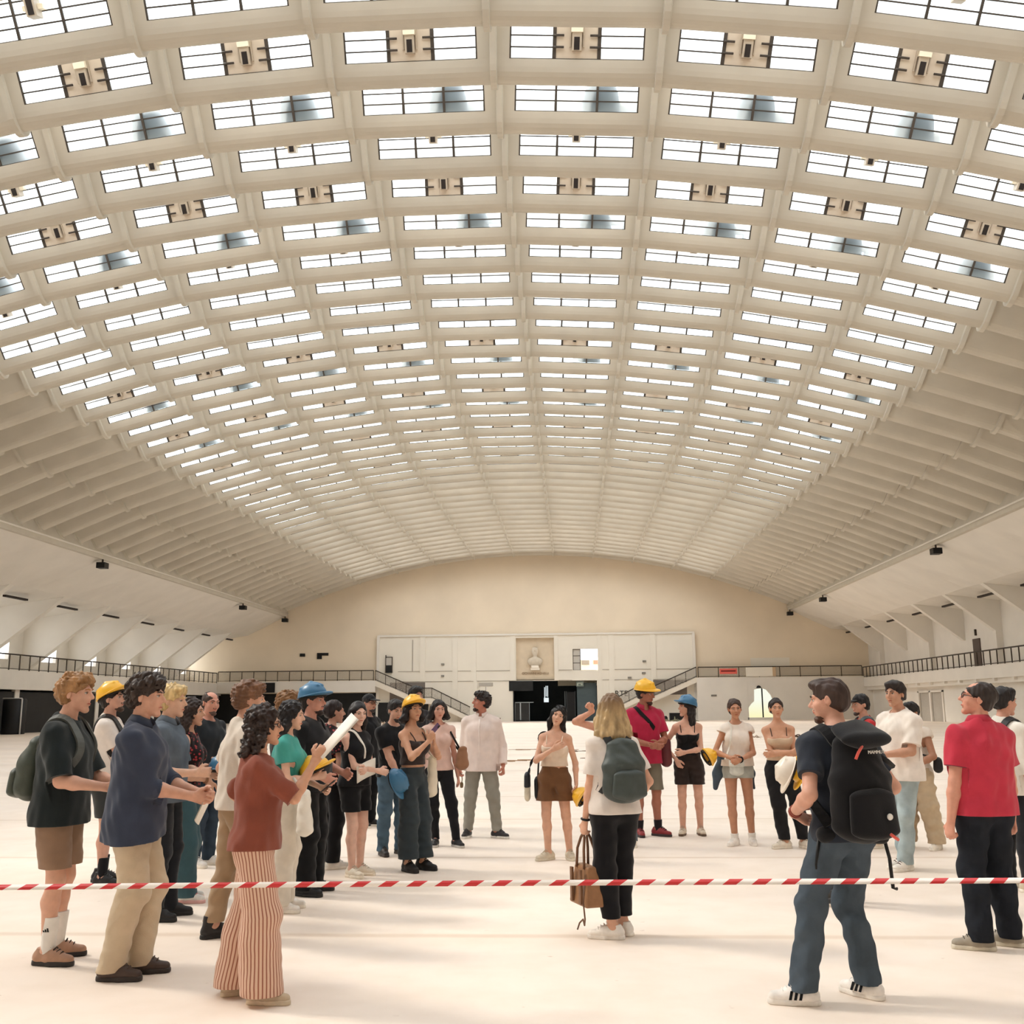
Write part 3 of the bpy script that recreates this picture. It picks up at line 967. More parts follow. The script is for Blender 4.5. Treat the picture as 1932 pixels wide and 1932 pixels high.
# far black box and junk at the end wall
tag(MB().box(14.7, 16.1, 113.4, 114.3, 0, 0.82).build('loudspeaker', M_BLACK), 'black box standing on the floor before the end wall', 'box')
for n, (x, y, sx, h) in enumerate(((12.9, 113.6, 0.35, 0.45), (13.55, 113.5, 0.28, 0.38), (14.25, 113.7, 0.25, 0.5))):
    mb = MB().lathe([(sx, 0), (sx * 0.9, h * 0.7), (sx * 0.5, h), (0.02, h)], 9, (x, y, 0))
    tag(mb.build('dark_bundle', M_BLACK), 'dark bundle left of the black box, %s from the left' % ORD[n], 'bundle', 'dark bundles by the end wall')
sb = empty('low_trolley', (-5.0, 114.6, 0), 0, 'low brown trolley on the floor left of the entrance', 'trolley')
MB().box(-1.2, 1.2, -0.35, 0.35, 0.28, 0.42).build('deck', mat('brown_wood', (120, 98, 78), 0.7), sb)
for x in (-1.0, 1.0):
    for y in (-0.28, 0.28):
        w_ = MB().tube([(x, y - 0.04, 0.14), (x, y + 0.04, 0.14)], 0.14, 12)
        w_.build('wheel', M_BLACK, sb)
tag(MB().box(-5.55, -5.49, 115.62, 115.72, 0.0, 3.85).build('cable_pipe', M_GREY), 'thin grey pipe on the white wall left of the entrance', 'pipe')
tag(MB().box(-6.3, -4.7, 115.6, 115.66, 3.9, 4.3).build('notice_board', M_GREYDOOR), 'pale grey notice board left of the entrance', 'board')
tag(MB().box(-30.7, -29.3, 114.55, 114.72, 3.4, 4.5).build('black_screen', M_BLACK), 'black screen box hung below the left end railing', 'screen')

# ------------------------------------------------------------------ figures: smooth implicit bodies turned into meshes
class Field:
    """list of soft primitives -> one closed surface (surface nets on a regular grid)"""

    def __init__(self):
        self.ops = []

    def cone(self, a, b, r1, r2, k=0.02, u=None, su=1.0, sv=1.0, mode='add'):
        """round cone from a to b; cross-section scaled su along u and sv across"""
        self.ops.append(('cone', mode, np.array(a, float), np.array(b, float), r1, r2, k, u, su, sv))
        return self

    def ell(self, c, r, k=0.02, rot=None, mode='add'):
        """ellipsoid; rot = 3x3 whose rows are its axes"""
        self.ops.append(('ell', mode, np.array(c, float), np.array(r, float), k, rot))
        return self

    def chain(self, pts, rs, k=0.01, u=None, su=1.0, sv=1.0):
        for p, q, r1, r2 in zip(pts[:-1], pts[1:], rs[:-1], rs[1:]):
            self.cone(p, q, r1, r2, k, u, su, sv)
        return self

    def cut(self, p, n, k=0.0):
        """remove the side of the plane the normal points to"""
        self.ops.append(('plane', 'cut', np.array(p, float), np.array(n, float) / np.linalg.norm(n), k))
        return self

    def noise(self, amp, freq, seed=0, aniso=(1, 1, 1)):
        self.ops.append(('noise', 'noise', amp, freq, seed, aniso))
        return self

    def bounds(self):
        lo, hi = np.full(3, 1e9), np.full(3, -1e9)
        for o in self.ops:
            if o[1] != 'add':
                continue
            if o[0] == 'cone':
                m = max(o[4], o[5]) * max(1.0, o[8], o[9])
                lo = np.minimum(lo, np.minimum(o[2], o[3]) - m)
                hi = np.maximum(hi, np.maximum(o[2], o[3]) + m)
            elif o[0] == 'ell':
                m = max(o[3])
                lo = np.minimum(lo, o[2] - m)
                hi = np.maximum(hi, o[2] + m)
        return lo, hi

    def evaluate(self, h):
        lo, hi = self.bounds()
        lo, hi = lo - 3 * h - 0.012, hi + 3 * h + 0.012
        n = np.ceil((hi - lo) / h).astype(int) + 1
        ax = [(lo[d] + h * np.arange(n[d])).astype(np.float32) for d in range(3)]
        D = np.full(tuple(n), 0.15, dtype=np.float32)
        for o in self.ops:
            kind, mode = o[0], o[1]
            if kind == 'noise':
                amp, freq, seed, an = o[2:]
                r = np.random.default_rng(seed)
                for q in range(5):
                    w = r.normal(size=3)
                    w = w / np.linalg.norm(w) * freq * r.uniform(0.6, 1.5) * np.array(an)
                    ph = r.uniform(0, 6.28)
                    D += (amp * 0.55 * np.sin(w[0] * ax[0][:, None, None] + w[1] * ax[1][None, :, None] + w[2] * ax[2][None, None, :] + ph)).astype(np.float32)
                continue
            if kind == 'plane':
                p, nn, k = o[2:]
                d = (nn[0] * (ax[0] - p[0]))[:, None, None] + (nn[1] * (ax[1] - p[1]))[None, :, None] + (nn[2] * (ax[2] - p[2]))[None, None, :]
                D = np.maximum(D, d)
                continue
            if kind == 'cone':
                a, b, r1, r2, k, u, su, sv = o[2:]
                m = max(r1, r2) * max(1.0, su, sv) + k + 0.02
                l, hh = np.minimum(a, b) - m, np.maximum(a, b) + m
            else:
                c, r, k, rot = o[2:]
                m = max(r) + k + 0.02
                l, hh = c - m, c + m
            i0 = np.maximum(0, np.floor((l - lo) / h).astype(int))
            i1 = np.minimum(n, np.ceil((hh - lo) / h).astype(int) + 1)
            if np.any(i1 <= i0):
                continue
            sl = tuple(slice(i0[d], i1[d]) for d in range(3))
            X = ax[0][sl[0]][:, None, None]
            Y = ax[1][sl[1]][None, :, None]
            Z = ax[2][sl[2]][None, None, :]
            if kind == 'cone':
                ba = b - a
                L2 = max(float(ba @ ba), 1e-12)
                t = np.clip(((X - a[0]) * ba[0] + (Y - a[1]) * ba[1] + (Z - a[2]) * ba[2]) / L2, 0, 1)
                qx, qy, qz = X - a[0] - t * ba[0], Y - a[1] - t * ba[1], Z - a[2] - t * ba[2]
                r = r1 + (r2 - r1) * t
                if u is None:
                    d = np.sqrt(qx * qx + qy * qy + qz * qz) - r
                else:
                    ax_ = ba / math.sqrt(L2)
                    uu = np.array(u, float)
                    uu = uu - ax_ * (uu @ ax_)
                    uu /= np.linalg.norm(uu)
                    vv = np.cross(ax_, uu)
                    pu = qx * uu[0] + qy * uu[1] + qz * uu[2]
                    pv = qx * vv[0] + qy * vv[1] + qz * vv[2]
                    pw = qx * ax_[0] + qy * ax_[1] + qz * ax_[2]
                    s2 = np.sqrt((pu / su) ** 2 + (pv / sv) ** 2 + pw * pw)
                    ln = np.sqrt(pu * pu + pv * pv + pw * pw)
                    d = (s2 - r) * np.where(s2 > 1e-6, ln / np.maximum(s2, 1e-6), 1.0)
            else:
                qx, qy, qz = X - c[0], Y - c[1], Z - c[2]
                if rot is not None:
                    R3 = np.array(rot, float)
                    qx, qy, qz = (qx * R3[0, 0] + qy * R3[0, 1] + qz * R3[0, 2], qx * R3[1, 0] + qy * R3[1, 1] + qz * R3[1, 2],
                                  qx * R3[2, 0] + qy * R3[2, 1] + qz * R3[2, 2])
                s0 = np.sqrt((qx / r[0]) ** 2 + (qy / r[1]) ** 2 + (qz / r[2]) ** 2)
                g = np.sqrt((qx / r[0] ** 2) ** 2 + (qy / r[1] ** 2) ** 2 + (qz / r[2] ** 2) ** 2)
                d = s0 * (s0 - 1.0) / np.maximum(g, 1e-6)
            d = d.astype(np.float32)
            E = D[sl]
            if mode == 'add':
                if k > 0:
                    hq = np.clip(0.5 + 0.5 * (E - d) / k, 0, 1)
                    D[sl] = E + (d - E) * hq - k * hq * (1 - hq)
                else:
                    D[sl] = np.minimum(E, d)
            else:
                if k > 0:
                    hq = np.clip(0.5 - 0.5 * (E + d) / k, 0, 1)
                    D[sl] = E + (-d - E) * hq + k * hq * (1 - hq)
                else:
                    D[sl] = np.maximum(E, -d)
        return D, lo

    def mesh(self, h):
        D, lo = self.evaluate(h)
        D[0], D[-1], D[:, 0], D[:, -1], D[:, :, 0], D[:, :, -1] = (0.1,) * 6
        S = D < 0
        c = [S[i:S.shape[0] - 1 + i, j:S.shape[1] - 1 + j, q:S.shape[2] - 1 + q] for i in (0, 1) for j in (0, 1) for q in (0, 1)]
        allin, anyin = c[0].copy(), c[0].copy()
        for x in c[1:]:
            allin &= x
            anyin |= x
        act = anyin & ~allin
        idx = np.argwhere(act)
        if len(idx) == 0:
            return np.zeros((0, 3)), np.zeros((0, 4), int)
        lut = np.full(act.shape, -1, dtype=np.int32)
        lut[act] = np.arange(len(idx))
        corners = np.array([(i, j, q) for i in (0, 1) for j in (0, 1) for q in (0, 1)])
        vals = np.stack([D[idx[:, 0] + o[0], idx[:, 1] + o[1], idx[:, 2] + o[2]] for o in corners], 1)
        pos = np.zeros((len(idx), 3))
        cnt = np.zeros(len(idx))
        for a in range(8):
            for b in range(a + 1, 8):
                if np.abs(corners[a] - corners[b]).sum() != 1:
                    continue
                va, vb = vals[:, a], vals[:, b]
                m = (va < 0) != (vb < 0)
                t = np.where(m, va / np.where(m, va - vb, 1), 0)
                p = corners[a] + t[:, None] * (corners[b] - corners[a])
                pos += np.where(m[:, None], p, 0)
                cnt += m
        V = (idx + pos / cnt[:, None]) * h + lo
        F = []
        for d in range(3):
            e1, e2 = [q for q in range(3) if q != d]
            s0 = [slice(1, -1)] * 3
            s1 = [slice(1, -1)] * 3
            s0[d], s1[d] = slice(0, -1), slice(1, None)
            A, B = S[tuple(s0)], S[tuple(s1)]
            for flag, rev in ((A & ~B, False), (~A & B, True)):
                e = np.argwhere(flag)
                if len(e) == 0:
                    continue
                base = e.copy()
                base[:, e1] += 1
                base[:, e2] += 1
                q4 = []
                for o1, o2 in ((-1, -1), (0, -1), (0, 0), (-1, 0)):
                    w = base.copy()
                    w[:, e1] += o1
                    w[:, e2] += o2
                    q4.append(lut[w[:, 0], w[:, 1], w[:, 2]])
                q4 = np.stack(q4, 1)
                if rev != (d == 1):
                    q4 = q4[:, ::-1]
                F.append(q4)
        F = np.concatenate(F)
        return V, F[(F >= 0).all(1)]


def field_obj(name, fld, h, m, parent=None, keep_largest=False):
    V, F = fld.mesh(h)
    if len(V) == 0:
        return None
    return link_mesh(name, np_mesh(name, V, F, m), None, parent)


def N(v):
    v = np.array(v, float)
    return v / max(np.linalg.norm(v), 1e-9)


def rotz(a):
    c, s = math.cos(a), math.sin(a)
    return np.array(((c, -s, 0), (s, c, 0), (0, 0, 1)))


def rotx(a):
    c, s = math.cos(a), math.sin(a)
    return np.array(((1, 0, 0), (0, c, -s), (0, s, c)))


def roty(a):
    c, s = math.cos(a), math.sin(a)
    return np.array(((c, 0, s), (0, 1, 0), (-s, 0, c)))


D2R = math.pi / 180


def ik(a, target, l1, l2, pole):
    """two-bone chain from a to target; returns joint and reached end"""
    a, target = np.array(a, float), np.array(target, float)
    d = target - a
    L = np.linalg.norm(d)
    L = max(L, 1e-4)
    mx = (l1 + l2) * 0.998
    if L > mx:
        target = a + d / L * mx
        d, L = target - a, mx
    mn = abs(l1 - l2) * 1.05 + 0.02
    if L < mn:
        target = a + d / L * mn
        d, L = target - a, mn
    u = d / L
    x = (l1 * l1 - l2 * l2 + L * L) / (2 * L)
    y = math.sqrt(max(l1 * l1 - x * x, 0))
    p = np.array(pole, float)
    p = p - u * (p @ u)
    p = N(p)
    return a + u * x + p * y, target


def calm(rgb, f=0.86):
    m = 0.3 * rgb[0] + 0.59 * rgb[1] + 0.11 * rgb[2]
    return tuple(m + (v - m) * f for v in rgb)




def skin_mat(rgb):
    k = 'skin_%d_%d_%d' % rgb
    if k in MATS:
        return MATS[k]
    m = mat(k, calm(rgb, 0.9), 0.5, var=0.07, vscale=22, bump=0.0012, bscale=160, spec=0.35)
    b = m.node_tree.nodes['Principled BSDF']
    b.inputs['Subsurface Weight'].default_value = 0.12
    b.inputs['Subsurface Radius'].default_value = (0.012, 0.005, 0.003)
    b.inputs['Subsurface Scale'].default_value = 1.0
    return m


def cloth_mat(rgb, kind='plain', rough=0.85):
    k = 'cloth_%s_%d_%d_%d' % ((kind,) + tuple(rgb))
    if k in MATS:
        return MATS[k]
    rgb = calm(rgb, 0.84 if max(rgb) < 150 else 0.93)
    if kind == 'denim':
        return mat(k, rgb, 0.9, var=0.22, vscale=7, bump=0.0015, bscale=110, spec=0.15)
    if kind == 'leather':
        return mat(k, rgb, 0.5, var=0.15, vscale=14, bump=0.001, bscale=140, spec=0.4)
    m = mat(k, rgb, rough, var=0.08, vscale=9, bump=0.0012, bscale=130, spec=0.12, sheen=0.15)
    if kind in ('stripe', 'floral'):
        nt = m.node_tree
        b = nt.nodes['Principled BSDF']
        tc = nt.nodes.new('ShaderNodeTexCoord')
        if kind == 'stripe':
            at_ = nt.nodes.new('ShaderNodeAttribute')
            at_.attribute_name = 'leg_dir'
            sep = nt.nodes.new('ShaderNodeSeparateXYZ')
            nt.links.new(at_.outputs['Vector'], sep.inputs[0])
            at = nt.nodes.new('ShaderNodeMath')
            at.operation = 'ARCTAN2'
            nt.links.new(sep.outputs[0], at.inputs[0])
            nt.links.new(sep.outputs[1], at.inputs[1])
            mu = nt.nodes.new('ShaderNodeMath')
            mu.operation = 'MULTIPLY'
            mu.inputs[1].default_value = 34 / (2 * math.pi)
            nt.links.new(at.outputs[0], mu.inputs[0])
            fr = nt.nodes.new('ShaderNodeMath')
            fr.operation = 'FRACT'
            nt.links.new(mu.outputs[0], fr.inputs[0])
            fac = fr.outputs[0]
            p0, p1, c1 = 0.62, 0.68, lin((158, 104, 86))
        else:
            vo = nt.nodes.new('ShaderNodeTexVoronoi')
            vo.inputs['Scale'].default_value = 32
            nt.links.new(tc.outputs['Object'], vo.inputs['Vector'])
            fac = vo.outputs['Distance']
            p0, p1, c1 = 0.30, 0.36, lin((36, 26, 28))
        r = nt.nodes.new('ShaderNodeValToRGB')
        r.color_ramp.elements[0].position = p0
        r.color_ramp.elements[1].position = p1
        r.color_ramp.elements[0].color = (*lin(rgb), 1)
        r.color_ramp.elements[1].color = (*c1, 1)
        nt.links.new(fac, r.inputs[0])
        nt.links.new(r.outputs[0], b.inputs['Base Color'])
    return m


M_EYEW = mat('eye_white', (196, 186, 178), 0.3)
M_IRIS = mat('iris_dark', (48, 32, 24), 0.2)
M_LIP = {}
HAIRM = {}


def hair_mat(rgb):
    k = 'hair_%d_%d_%d' % tuple(rgb)
    if k in MATS:
        return MATS[k]
    return mat(k, rgb, 0.5, var=0.35, vscale=26, bump=0.003, bscale=70, spec=0.35, stretch=(1, 1, 0.35))


class Person:
    """pose: plain numbers in the person's own frame (x right, y forward, z up), metres for a 1.75 m figure, scaled with the height"""

    def __init__(s, label, X, Y, face, H, **p):
        s.p = p
        s.H = H
        s.k = H / 1.785
        s.name = 'person'
        # face: 0 = looking to the end wall, 90 = to the right of the photograph, 180 = to the camera
        s.root = empty('person', (X, Y, 0), -face * D2R, label, 'person')
        s.female = p.get('female', False)
        s.h = p.get('h', 0.008)
        s.skel()

    def g(s, key, default=None):
        return s.p.get(key, default)

    # ---------------------------------------------------------------- skeleton
    def skel(s):
        k = s.k
        f = s.female
        g = s.g
        J = s.J = {}
        px, py = g('pelvis', (0.0, 0.0))
        drop = g('drop', 0.0)
        tw = g('twist', 0.0) * D2R          # chest turn, + to the left
        lean = g('lean', 2.0) * D2R         # + forwards
        side = g('side', 0.0) * D2R         # + to the right
        pt = g('hip_tilt', 0.0) * D2R       # + right hip up
        pelvis = np.array((px, py, 0.932 - drop)) * k
        J['pelvis'] = pelvis
        hw = 0.092 if f else 0.088
        Rp = roty(-pt)
        s.Rp = Rp
        J['hipR'] = pelvis + Rp @ np.array((hw, 0, 0.0)) * k
        J['hipL'] = pelvis + Rp @ np.array((-hw, 0, 0.0)) * k
        Rs = rotz(tw) @ roty(side) @ rotx(-lean)
        s.Rc = Rs
        half = rotz(tw * 0.5) @ roty(side * 0.6) @ rotx(-lean * 0.6)
        J['waist'] = pelvis + half @ np.array((0, 0.0, 0.15)) * k
        J['chest'] = J['waist'] + Rs @ np.array((0, -0.005, 0.19)) * k
        J['neck'] = J['chest'] + Rs @ np.array((0, -0.02, 0.20)) * k
        sw = g('shoulders', 0.152 if f else 0.176)
        for sd, sg in (('R', 1), ('L', -1)):
            sh = np.array((sg * sw, -0.01, 0.120))
            sh[2] += g('shrug' + sd, 0.0)
            J['sh' + sd] = J['chest'] + Rs @ sh * k
        hy, hp, hr = [v * D2R for v in g('head', (0, 0, 0))]   # yaw + left, pitch + up, roll + to the right
        s.Rh = Rs @ rotz(hy) @ roty(hr) @ rotx(hp)
        nb = g('neck_fwd', 0.02)
        J['head0'] = J['neck'] + Rs @ np.array((0, nb, 0.075)) * k
        J['head'] = J['head0'] + s.Rh @ np.array((0, 0.012, 0.10)) * k
        ua, fa = 0.300 * k, 0.262 * k
        s.ua, s.fa = ua, fa
        arms = g('arms', {})
        for sd, sg in (('R', 1), ('L', -1)):
            a = arms.get(sd, {})
            tgt = np.array(a.get('to', (sg * 0.25, 0.03, 0.82))) * k
            pole = np.array(a.get('pole', (sg * 0.35, -1.0, -0.3)))
            e, w = ik(J['sh' + sd], tgt, ua, fa, pole)
            J['el' + sd], J['wr' + sd] = e, w
        ul, ll = 0.430 * k, 0.420 * k
        feet = g('feet', {})
        for sd, sg in (('R', 1), ('L', -1)):
            fx, fy, fyaw = feet.get(sd, (sg * 0.10, 0.0, -sg * 8.0))[:3]
            lift = feet.get(sd, (0, 0, 0))[3] if len(feet.get(sd, (0, 0, 0))) > 3 else 0.0
            ank = np.array((fx, fy, 0.085 + lift)) * k
            kn, an = ik(J['hip' + sd], ank, ul, ll, np.array((math.sin(-fyaw * D2R) * 0.6, 1.0, 0)))
            an = ank
            J['kn' + sd], J['an' + sd] = kn, an
            J['yaw' + sd] = fyaw * D2R

    # ---------------------------------------------------------------- pieces shared by body and clothes
    def torso(s, F, o=0.0, low=True, k=0.05):
        """torso with everything o metres outwards"""
        J, q, f = s.J, s.k, s.female
        gi = s.g('girth', 1.0)
        xr = s.Rc @ np.array((1, 0, 0))
        fw = s.Rc @ np.array((0, 1, 0))
        pr = s.Rp @ np.array((1, 0, 0))
        bel = s.g('belly', 0.0)
        hipw = (0.108 if f else 0.098) * gi
        F.cone(J['pelvis'] + np.array((0, -0.005, -0.02)) * q, J['waist'], hipw * q + o, (0.088 if f else 0.099) * gi * q + o, k * q, pr, 1.52 if f else 1.45, 1.0)
        F.cone(J['waist'], J['chest'] + s.Rc @ np.array((0, 0, 0.02)) * q, (0.088 if f else 0.099) * gi * q + o, (0.104 if f else 0.116) * gi * q + o, k * q, xr, 1.36 if f else 1.42, 1.0)
        F.cone(J['chest'] + s.Rc @ np.array((0, 0, 0.02)) * q, J['chest'] + s.Rc @ np.array((0, -0.015, 0.10)) * q, (0.104 if f else 0.116) * gi * q + o, (0.090 if f else 0.098) * q + o, k * q, xr, 1.42, 0.95)
        for sd in 'RL':
            F.cone(J['chest'] + s.Rc @ np.array((0, -0.02, 0.16)) * q, J['sh' + sd], (0.056 if f else 0.062) * q + o * 0.8, (0.043 if f else 0.052) * q + o * 0.8, 0.045 * q)
            # buttock
            F.ell(J['hip' + sd] + s.Rp @ np.array((0, -0.040, -0.03)) * q, np.array((0.080, 0.078, 0.090)) * q * gi + o, 0.04 * q)
            if f:
                F.ell(J['chest'] + s.Rc @ np.array(((1 if sd == 'R' else -1) * 0.075, 0.085, 0.0)) * q, np.array((0.062, 0.055, 0.062)) * q + o, 0.035 * q)
            else:
                F.ell(J['chest'] + s.Rc @ np.array(((1 if sd == 'R' else -1) * 0.07, 0.055, 0.045)) * q, np.array((0.085, 0.05, 0.06)) * q + o, 0.04 * q)
        if bel:
            F.ell(J['waist'] + s.Rc @ np.array((0, 0.05, -0.02)) * q, np.array((0.14, 0.09 + bel, 0.13)) * q + o, 0.05 * q)

    def leg(s, F, sd, o=0.0, to=1.0, k=0.03, r=(0.086, 0.054, 0.052, 0.036), cal=True):
        J, q = s.J, s.k
        gi = 0.5 + 0.5 * s.g('girth', 1.0)
        hip, kn, an = J['hip' + sd], J['kn' + sd], J['an' + sd]
        sg = 1 if sd == 'R' else -1
        F.cone(hip + np.array((0, 0, -0.03)) * q, kn, r[0] * gi * q + o, r[1] * q + o, k * q)
        if to > 0.5:
            F.cone(kn, kn + (an - kn) * 0.32 + np.array((0, -0.018, 0)) * q, r[1] * q * 0.95 + o, r[2] * q + o, 0.03 * q)
            F.cone(kn + (an - kn) * 0.32 + np.array((0, -0.018, 0)) * q, an, r[2] * q + o, r[3] * q + o, 0.03 * q)

    def hand(s, F, sd):
        J, q = s.J, s.k
        a = s.g('arms', {}).get(sd, {})
        sg = 1 if sd == 'R' else -1
        el, wr = J['el' + sd], J['wr' + sd]
        d = N(wr - el)
        if 'dir' in a:
            d = N(np.array(a['dir'], float))
        # palm normal: default faces the body / down
        pn = np.array(a.get('palm', (-sg, 0.0, 0.0)), float)
        pn = N(pn - d * (pn @ d))
        th = N(np.cross(pn, d)) * (1 if sd == 'L' else -1)      # towards the thumb
        if 'thumb' in a and (th @ np.array(a['thumb'], float)) < 0:
            pass
        curl = a.get('curl', 0.35)
        fs = 0.94 if s.female else 1.04
        L = 0.088 * q * fs
        pc = wr + d * L
        F.cone(wr, wr + d * L * 0.95, 0.024 * q, 0.030 * q * fs, 0.012 * q, th, 1.30, 0.62)
        s.J['palm' + sd] = wr + d * L * 0.7 + pn * 0.022 * q
        s.J['grip' + sd] = pc + pn * 0.03 * q
        s.hd = s.__dict__.get('hd', {})
        s.hd[sd] = (d, pn, th)
        for i, (off, ln) in enumerate(((0.030, 0.068), (0.0105, 0.076), (-0.0095, 0.071), (-0.029, 0.056))):
            p = pc + th * off * q * fs - d * (0.004 * abs(i - 1)) * q
            c = curl * (1.0 + 0.12 * i)
            dd, pts = d, [p - d * 0.015 * q]
            for sgm, an in ((0.46, 0.55), (0.30, 1.0), (0.24, 0.75)):
                an2 = an * c * 1.35
                dd = N(dd * math.cos(an2) + pn * math.sin(an2) + th * (0.05 * (1.5 - i)) * 0.3)
                # keep bending about the same axis
                p = p + dd * ln * sgm * q * fs
                pts.append(p)
                pn_l = N(pn - dd * (pn @ dd))
                pn = pn if sgm > 0.9 else pn_l
            F.chain(pts, [0.0098 * q * fs, 0.0094 * q * fs, 0.0088 * q * fs, 0.0078 * q * fs], 0.004 * q)
            pn = s.hd[sd][1]
        t0 = wr + d * 0.028 * q + th * 0.022 * q
        t1 = t0 + N(d * 0.7 + th * 0.75 + pn * 0.25) * 0.040 * q
        t2 = t1 + N(d * 0.9 + th * 0.25 + pn * (0.3 + curl * 0.5)) * 0.032 * q
        t3 = t2 + N(d * 0.9 + pn * (0.3 + curl * 0.8)) * 0.026 * q
        F.chain([t0, t1, t2, t3], [0.014 * q, 0.0125 * q, 0.0108 * q, 0.009 * q], 0.008 * q)

    def hp(s, x, y, z):
        """point in the head frame"""
        return s.J['head'] + s.Rh @ (np.array((x, y, z)) * s.k * s.hs)

    def head_field(s, F):
        q = s.k * s.hs
        R3 = s.Rh.T
        P = s.hp
        fx = 0.94 if s.female else 1.0
        xr = s.Rh @ np.array((1, 0, 0))
        F.ell(P(0, -0.014, 0.034), np.array((0.076, 0.098, 0.086)) * q, 0.02, R3)
        F.ell(P(0, 0.028, -0.018), np.array((0.064 * fx, 0.066, 0.082)) * q, 0.02 * q, R3)
        F.cone(P(0, 0.024, -0.04), P(0, 0.060, -0.094), 0.052 * q * fx, 0.026 * q * fx, 0.022 * q, xr, 1.0, 0.9)
        F.ell(P(0, 0.074, -0.100), np.array((0.021, 0.015, 0.015)) * q, 0.014 * q, R3)
        for sg in (1, -1):
            F.ell(P(sg * 0.040, 0.058, -0.022), np.array((0.024, 0.022, 0.024)) * q, 0.018 * q, R3)
            F.cone(P(sg * 0.012, 0.088, 0.030), P(sg * 0.048, 0.072, 0.030), 0.010 * q, 0.009 * q, 0.014 * q)
        for sg in (1, -1):
            F.ell(P(sg * 0.032, 0.098, 0.010), np.array((0.017, 0.016, 0.012)) * q, 0.012 * q, R3, 'sub')
        F.cone(P(0, 0.086, 0.022), P(0, 0.112, -0.020), 0.0085 * q, 0.0125 * q, 0.010 * q)
        F.cone(P(0.010, 0.094, -0.026), P(-0.010, 0.094, -0.026), 0.0095 * q, 0.0095 * q, 0.008 * q)
        F.cone(P(0.017, 0.084, -0.0545), P(-0.017, 0.084, -0.0545), 0.0062 * q, 0.0062 * q, 0.005 * q)
        F.cone(P(0.005, 0.0885, -0.055), P(-0.005, 0.0885, -0.055), 0.0065 * q, 0.0065 * q, 0.005 * q)
        F.cone(P(0.013, 0.0845, -0.0665), P(-0.013, 0.0845, -0.0665), 0.0078 * q, 0.0078 * q, 0.005 * q)
        for sg in (1, -1):
            F.ell(P(sg * 0.079, -0.012, 0.002), np.array((0.010, 0.020, 0.031)) * q, 0.008 * q, (s.Rh @ rotz(sg * -0.35)).T)
            F.ell(P(sg * 0.091, -0.006, 0.004), np.array((0.007, 0.010, 0.016)) * q, 0.006 * q, R3, 'sub')

    def build_body(s, legs=True):
        J, q = s.J, s.k
        s.hs = s.g('head_size', 1.0)
        F = Field()
        s.torso(F, 0.0)
        for sd in 'RL':
            s.leg(F, sd)
            yaw = J['yaw' + sd]
            an = J['an' + sd]
            fd = np.array((-math.sin(yaw), math.cos(yaw), 0))
            F.cone(an + np.array((0, 0, -0.01)) - fd * 0.02 * q, an + fd * 0.12 * q + np.array((0, 0, -0.045)) * q, 0.036 * q, 0.024 * q, 0.03 * q)
            sg = 1 if sd == 'R' else -1
            gi = 0.6 + 0.4 * s.g('girth', 1.0)
            ur = (0.041 if s.female else 0.050) * gi
            F.cone(J['sh' + sd], J['el' + sd], ur * q, (0.033 if s.female else 0.039) * gi * q, 0.035 * q)
            mid = J['el' + sd] + (J['wr' + sd] - J['el' + sd]) * 0.3
            F.cone(J['el' + sd], mid, (0.034 if s.female else 0.040) * gi * q, (0.035 if s.female else 0.043) * gi * q, 0.02 * q)
            F.cone(mid, J['wr' + sd], (0.034 if s.female else 0.042) * gi * q, (0.022 if s.female else 0.027) * q, 0.02 * q)
            s.hand(F, sd)
        nr = 0.044 if s.female else 0.053
        F.cone(J['neck'] + s.Rc @ np.array((0, -0.005, -0.05)) * q, s.J['head0'] + s.Rh @ np.array((0, -0.008, 0.06)) * q, nr * 1.12 * q, nr * 0.95 * q, 0.018 * q)
        for sd, sg in (('R', 1), ('L', -1)):
            F.cone(J['neck'] + s.Rc @ np.array((0, -0.02, 0.0)) * q, J['sh' + sd] + s.Rc @ np.array((-sg * 0.05, 0, 0.02)) * q, 0.042 * q, 0.030 * q, 0.05 * q)
        s.head_field(F)
        s.body = field_obj('body', F, s.h, skin_mat(s.g('skin', (214, 168, 140))), s.root)
        # eyes, brows, mouth
        q2 = q * s.hs
        for sg in (1, -1):
            mb = MB()
            prof = [(0.0115 * math.sin(t), -0.0115 * math.cos(t)) for t in np.linspace(0.05, math.pi - 0.05, 9)]
            mb.lathe(prof, 12, (0, 0, 0), 1.12, 0.66)
            Rm = Matrix((s.Rh @ rotx(-math.pi / 2)).tolist())
            c = Vector(s.hp(sg * 0.0315, 0.0762, 0.009))
            mb.v = [tuple(c + (Rm @ Vector(v)) * q2) for v in mb.v]
            e = mb.build('eye', M_EYEW, s.root)
            ib = MB()
            ib.lathe([(0.0052, 0.0), (0.0048, 0.0012), (0.003, 0.0020), (0.0003, 0.0022)], 12, (0, 0, 0), 1.0, 0.95)
            Rn = Matrix((s.Rh @ rotx(-math.pi / 2)).tolist())
            c2 = Vector(s.hp(sg * 0.0315, 0.0762 + 0.0098, 0.009))
            ib.v = [tuple(c2 + (Rn @ Vector((v[0], v[1], v[2]))) * q2) for v in ib.v]
            ib.build('iris', M_IRIS, e)
            lb = MB().tube([s.hp(sg * (0.0315 + 0.0125 * math.cos(t)), 0.0862 + 0.0032 * math.sin(t) - (0.004 if math.cos(t) > 0.5 else 0), 0.0095 + 0.0068 * math.sin(t)) for t in np.linspace(0.15, math.pi - 0.15, 7)], 0.0013 * q2, 5)
            lb.build('eyelashes', M_IRIS, e)
            bw = Field()
            bc = 0.003 if s.female else 0.0042
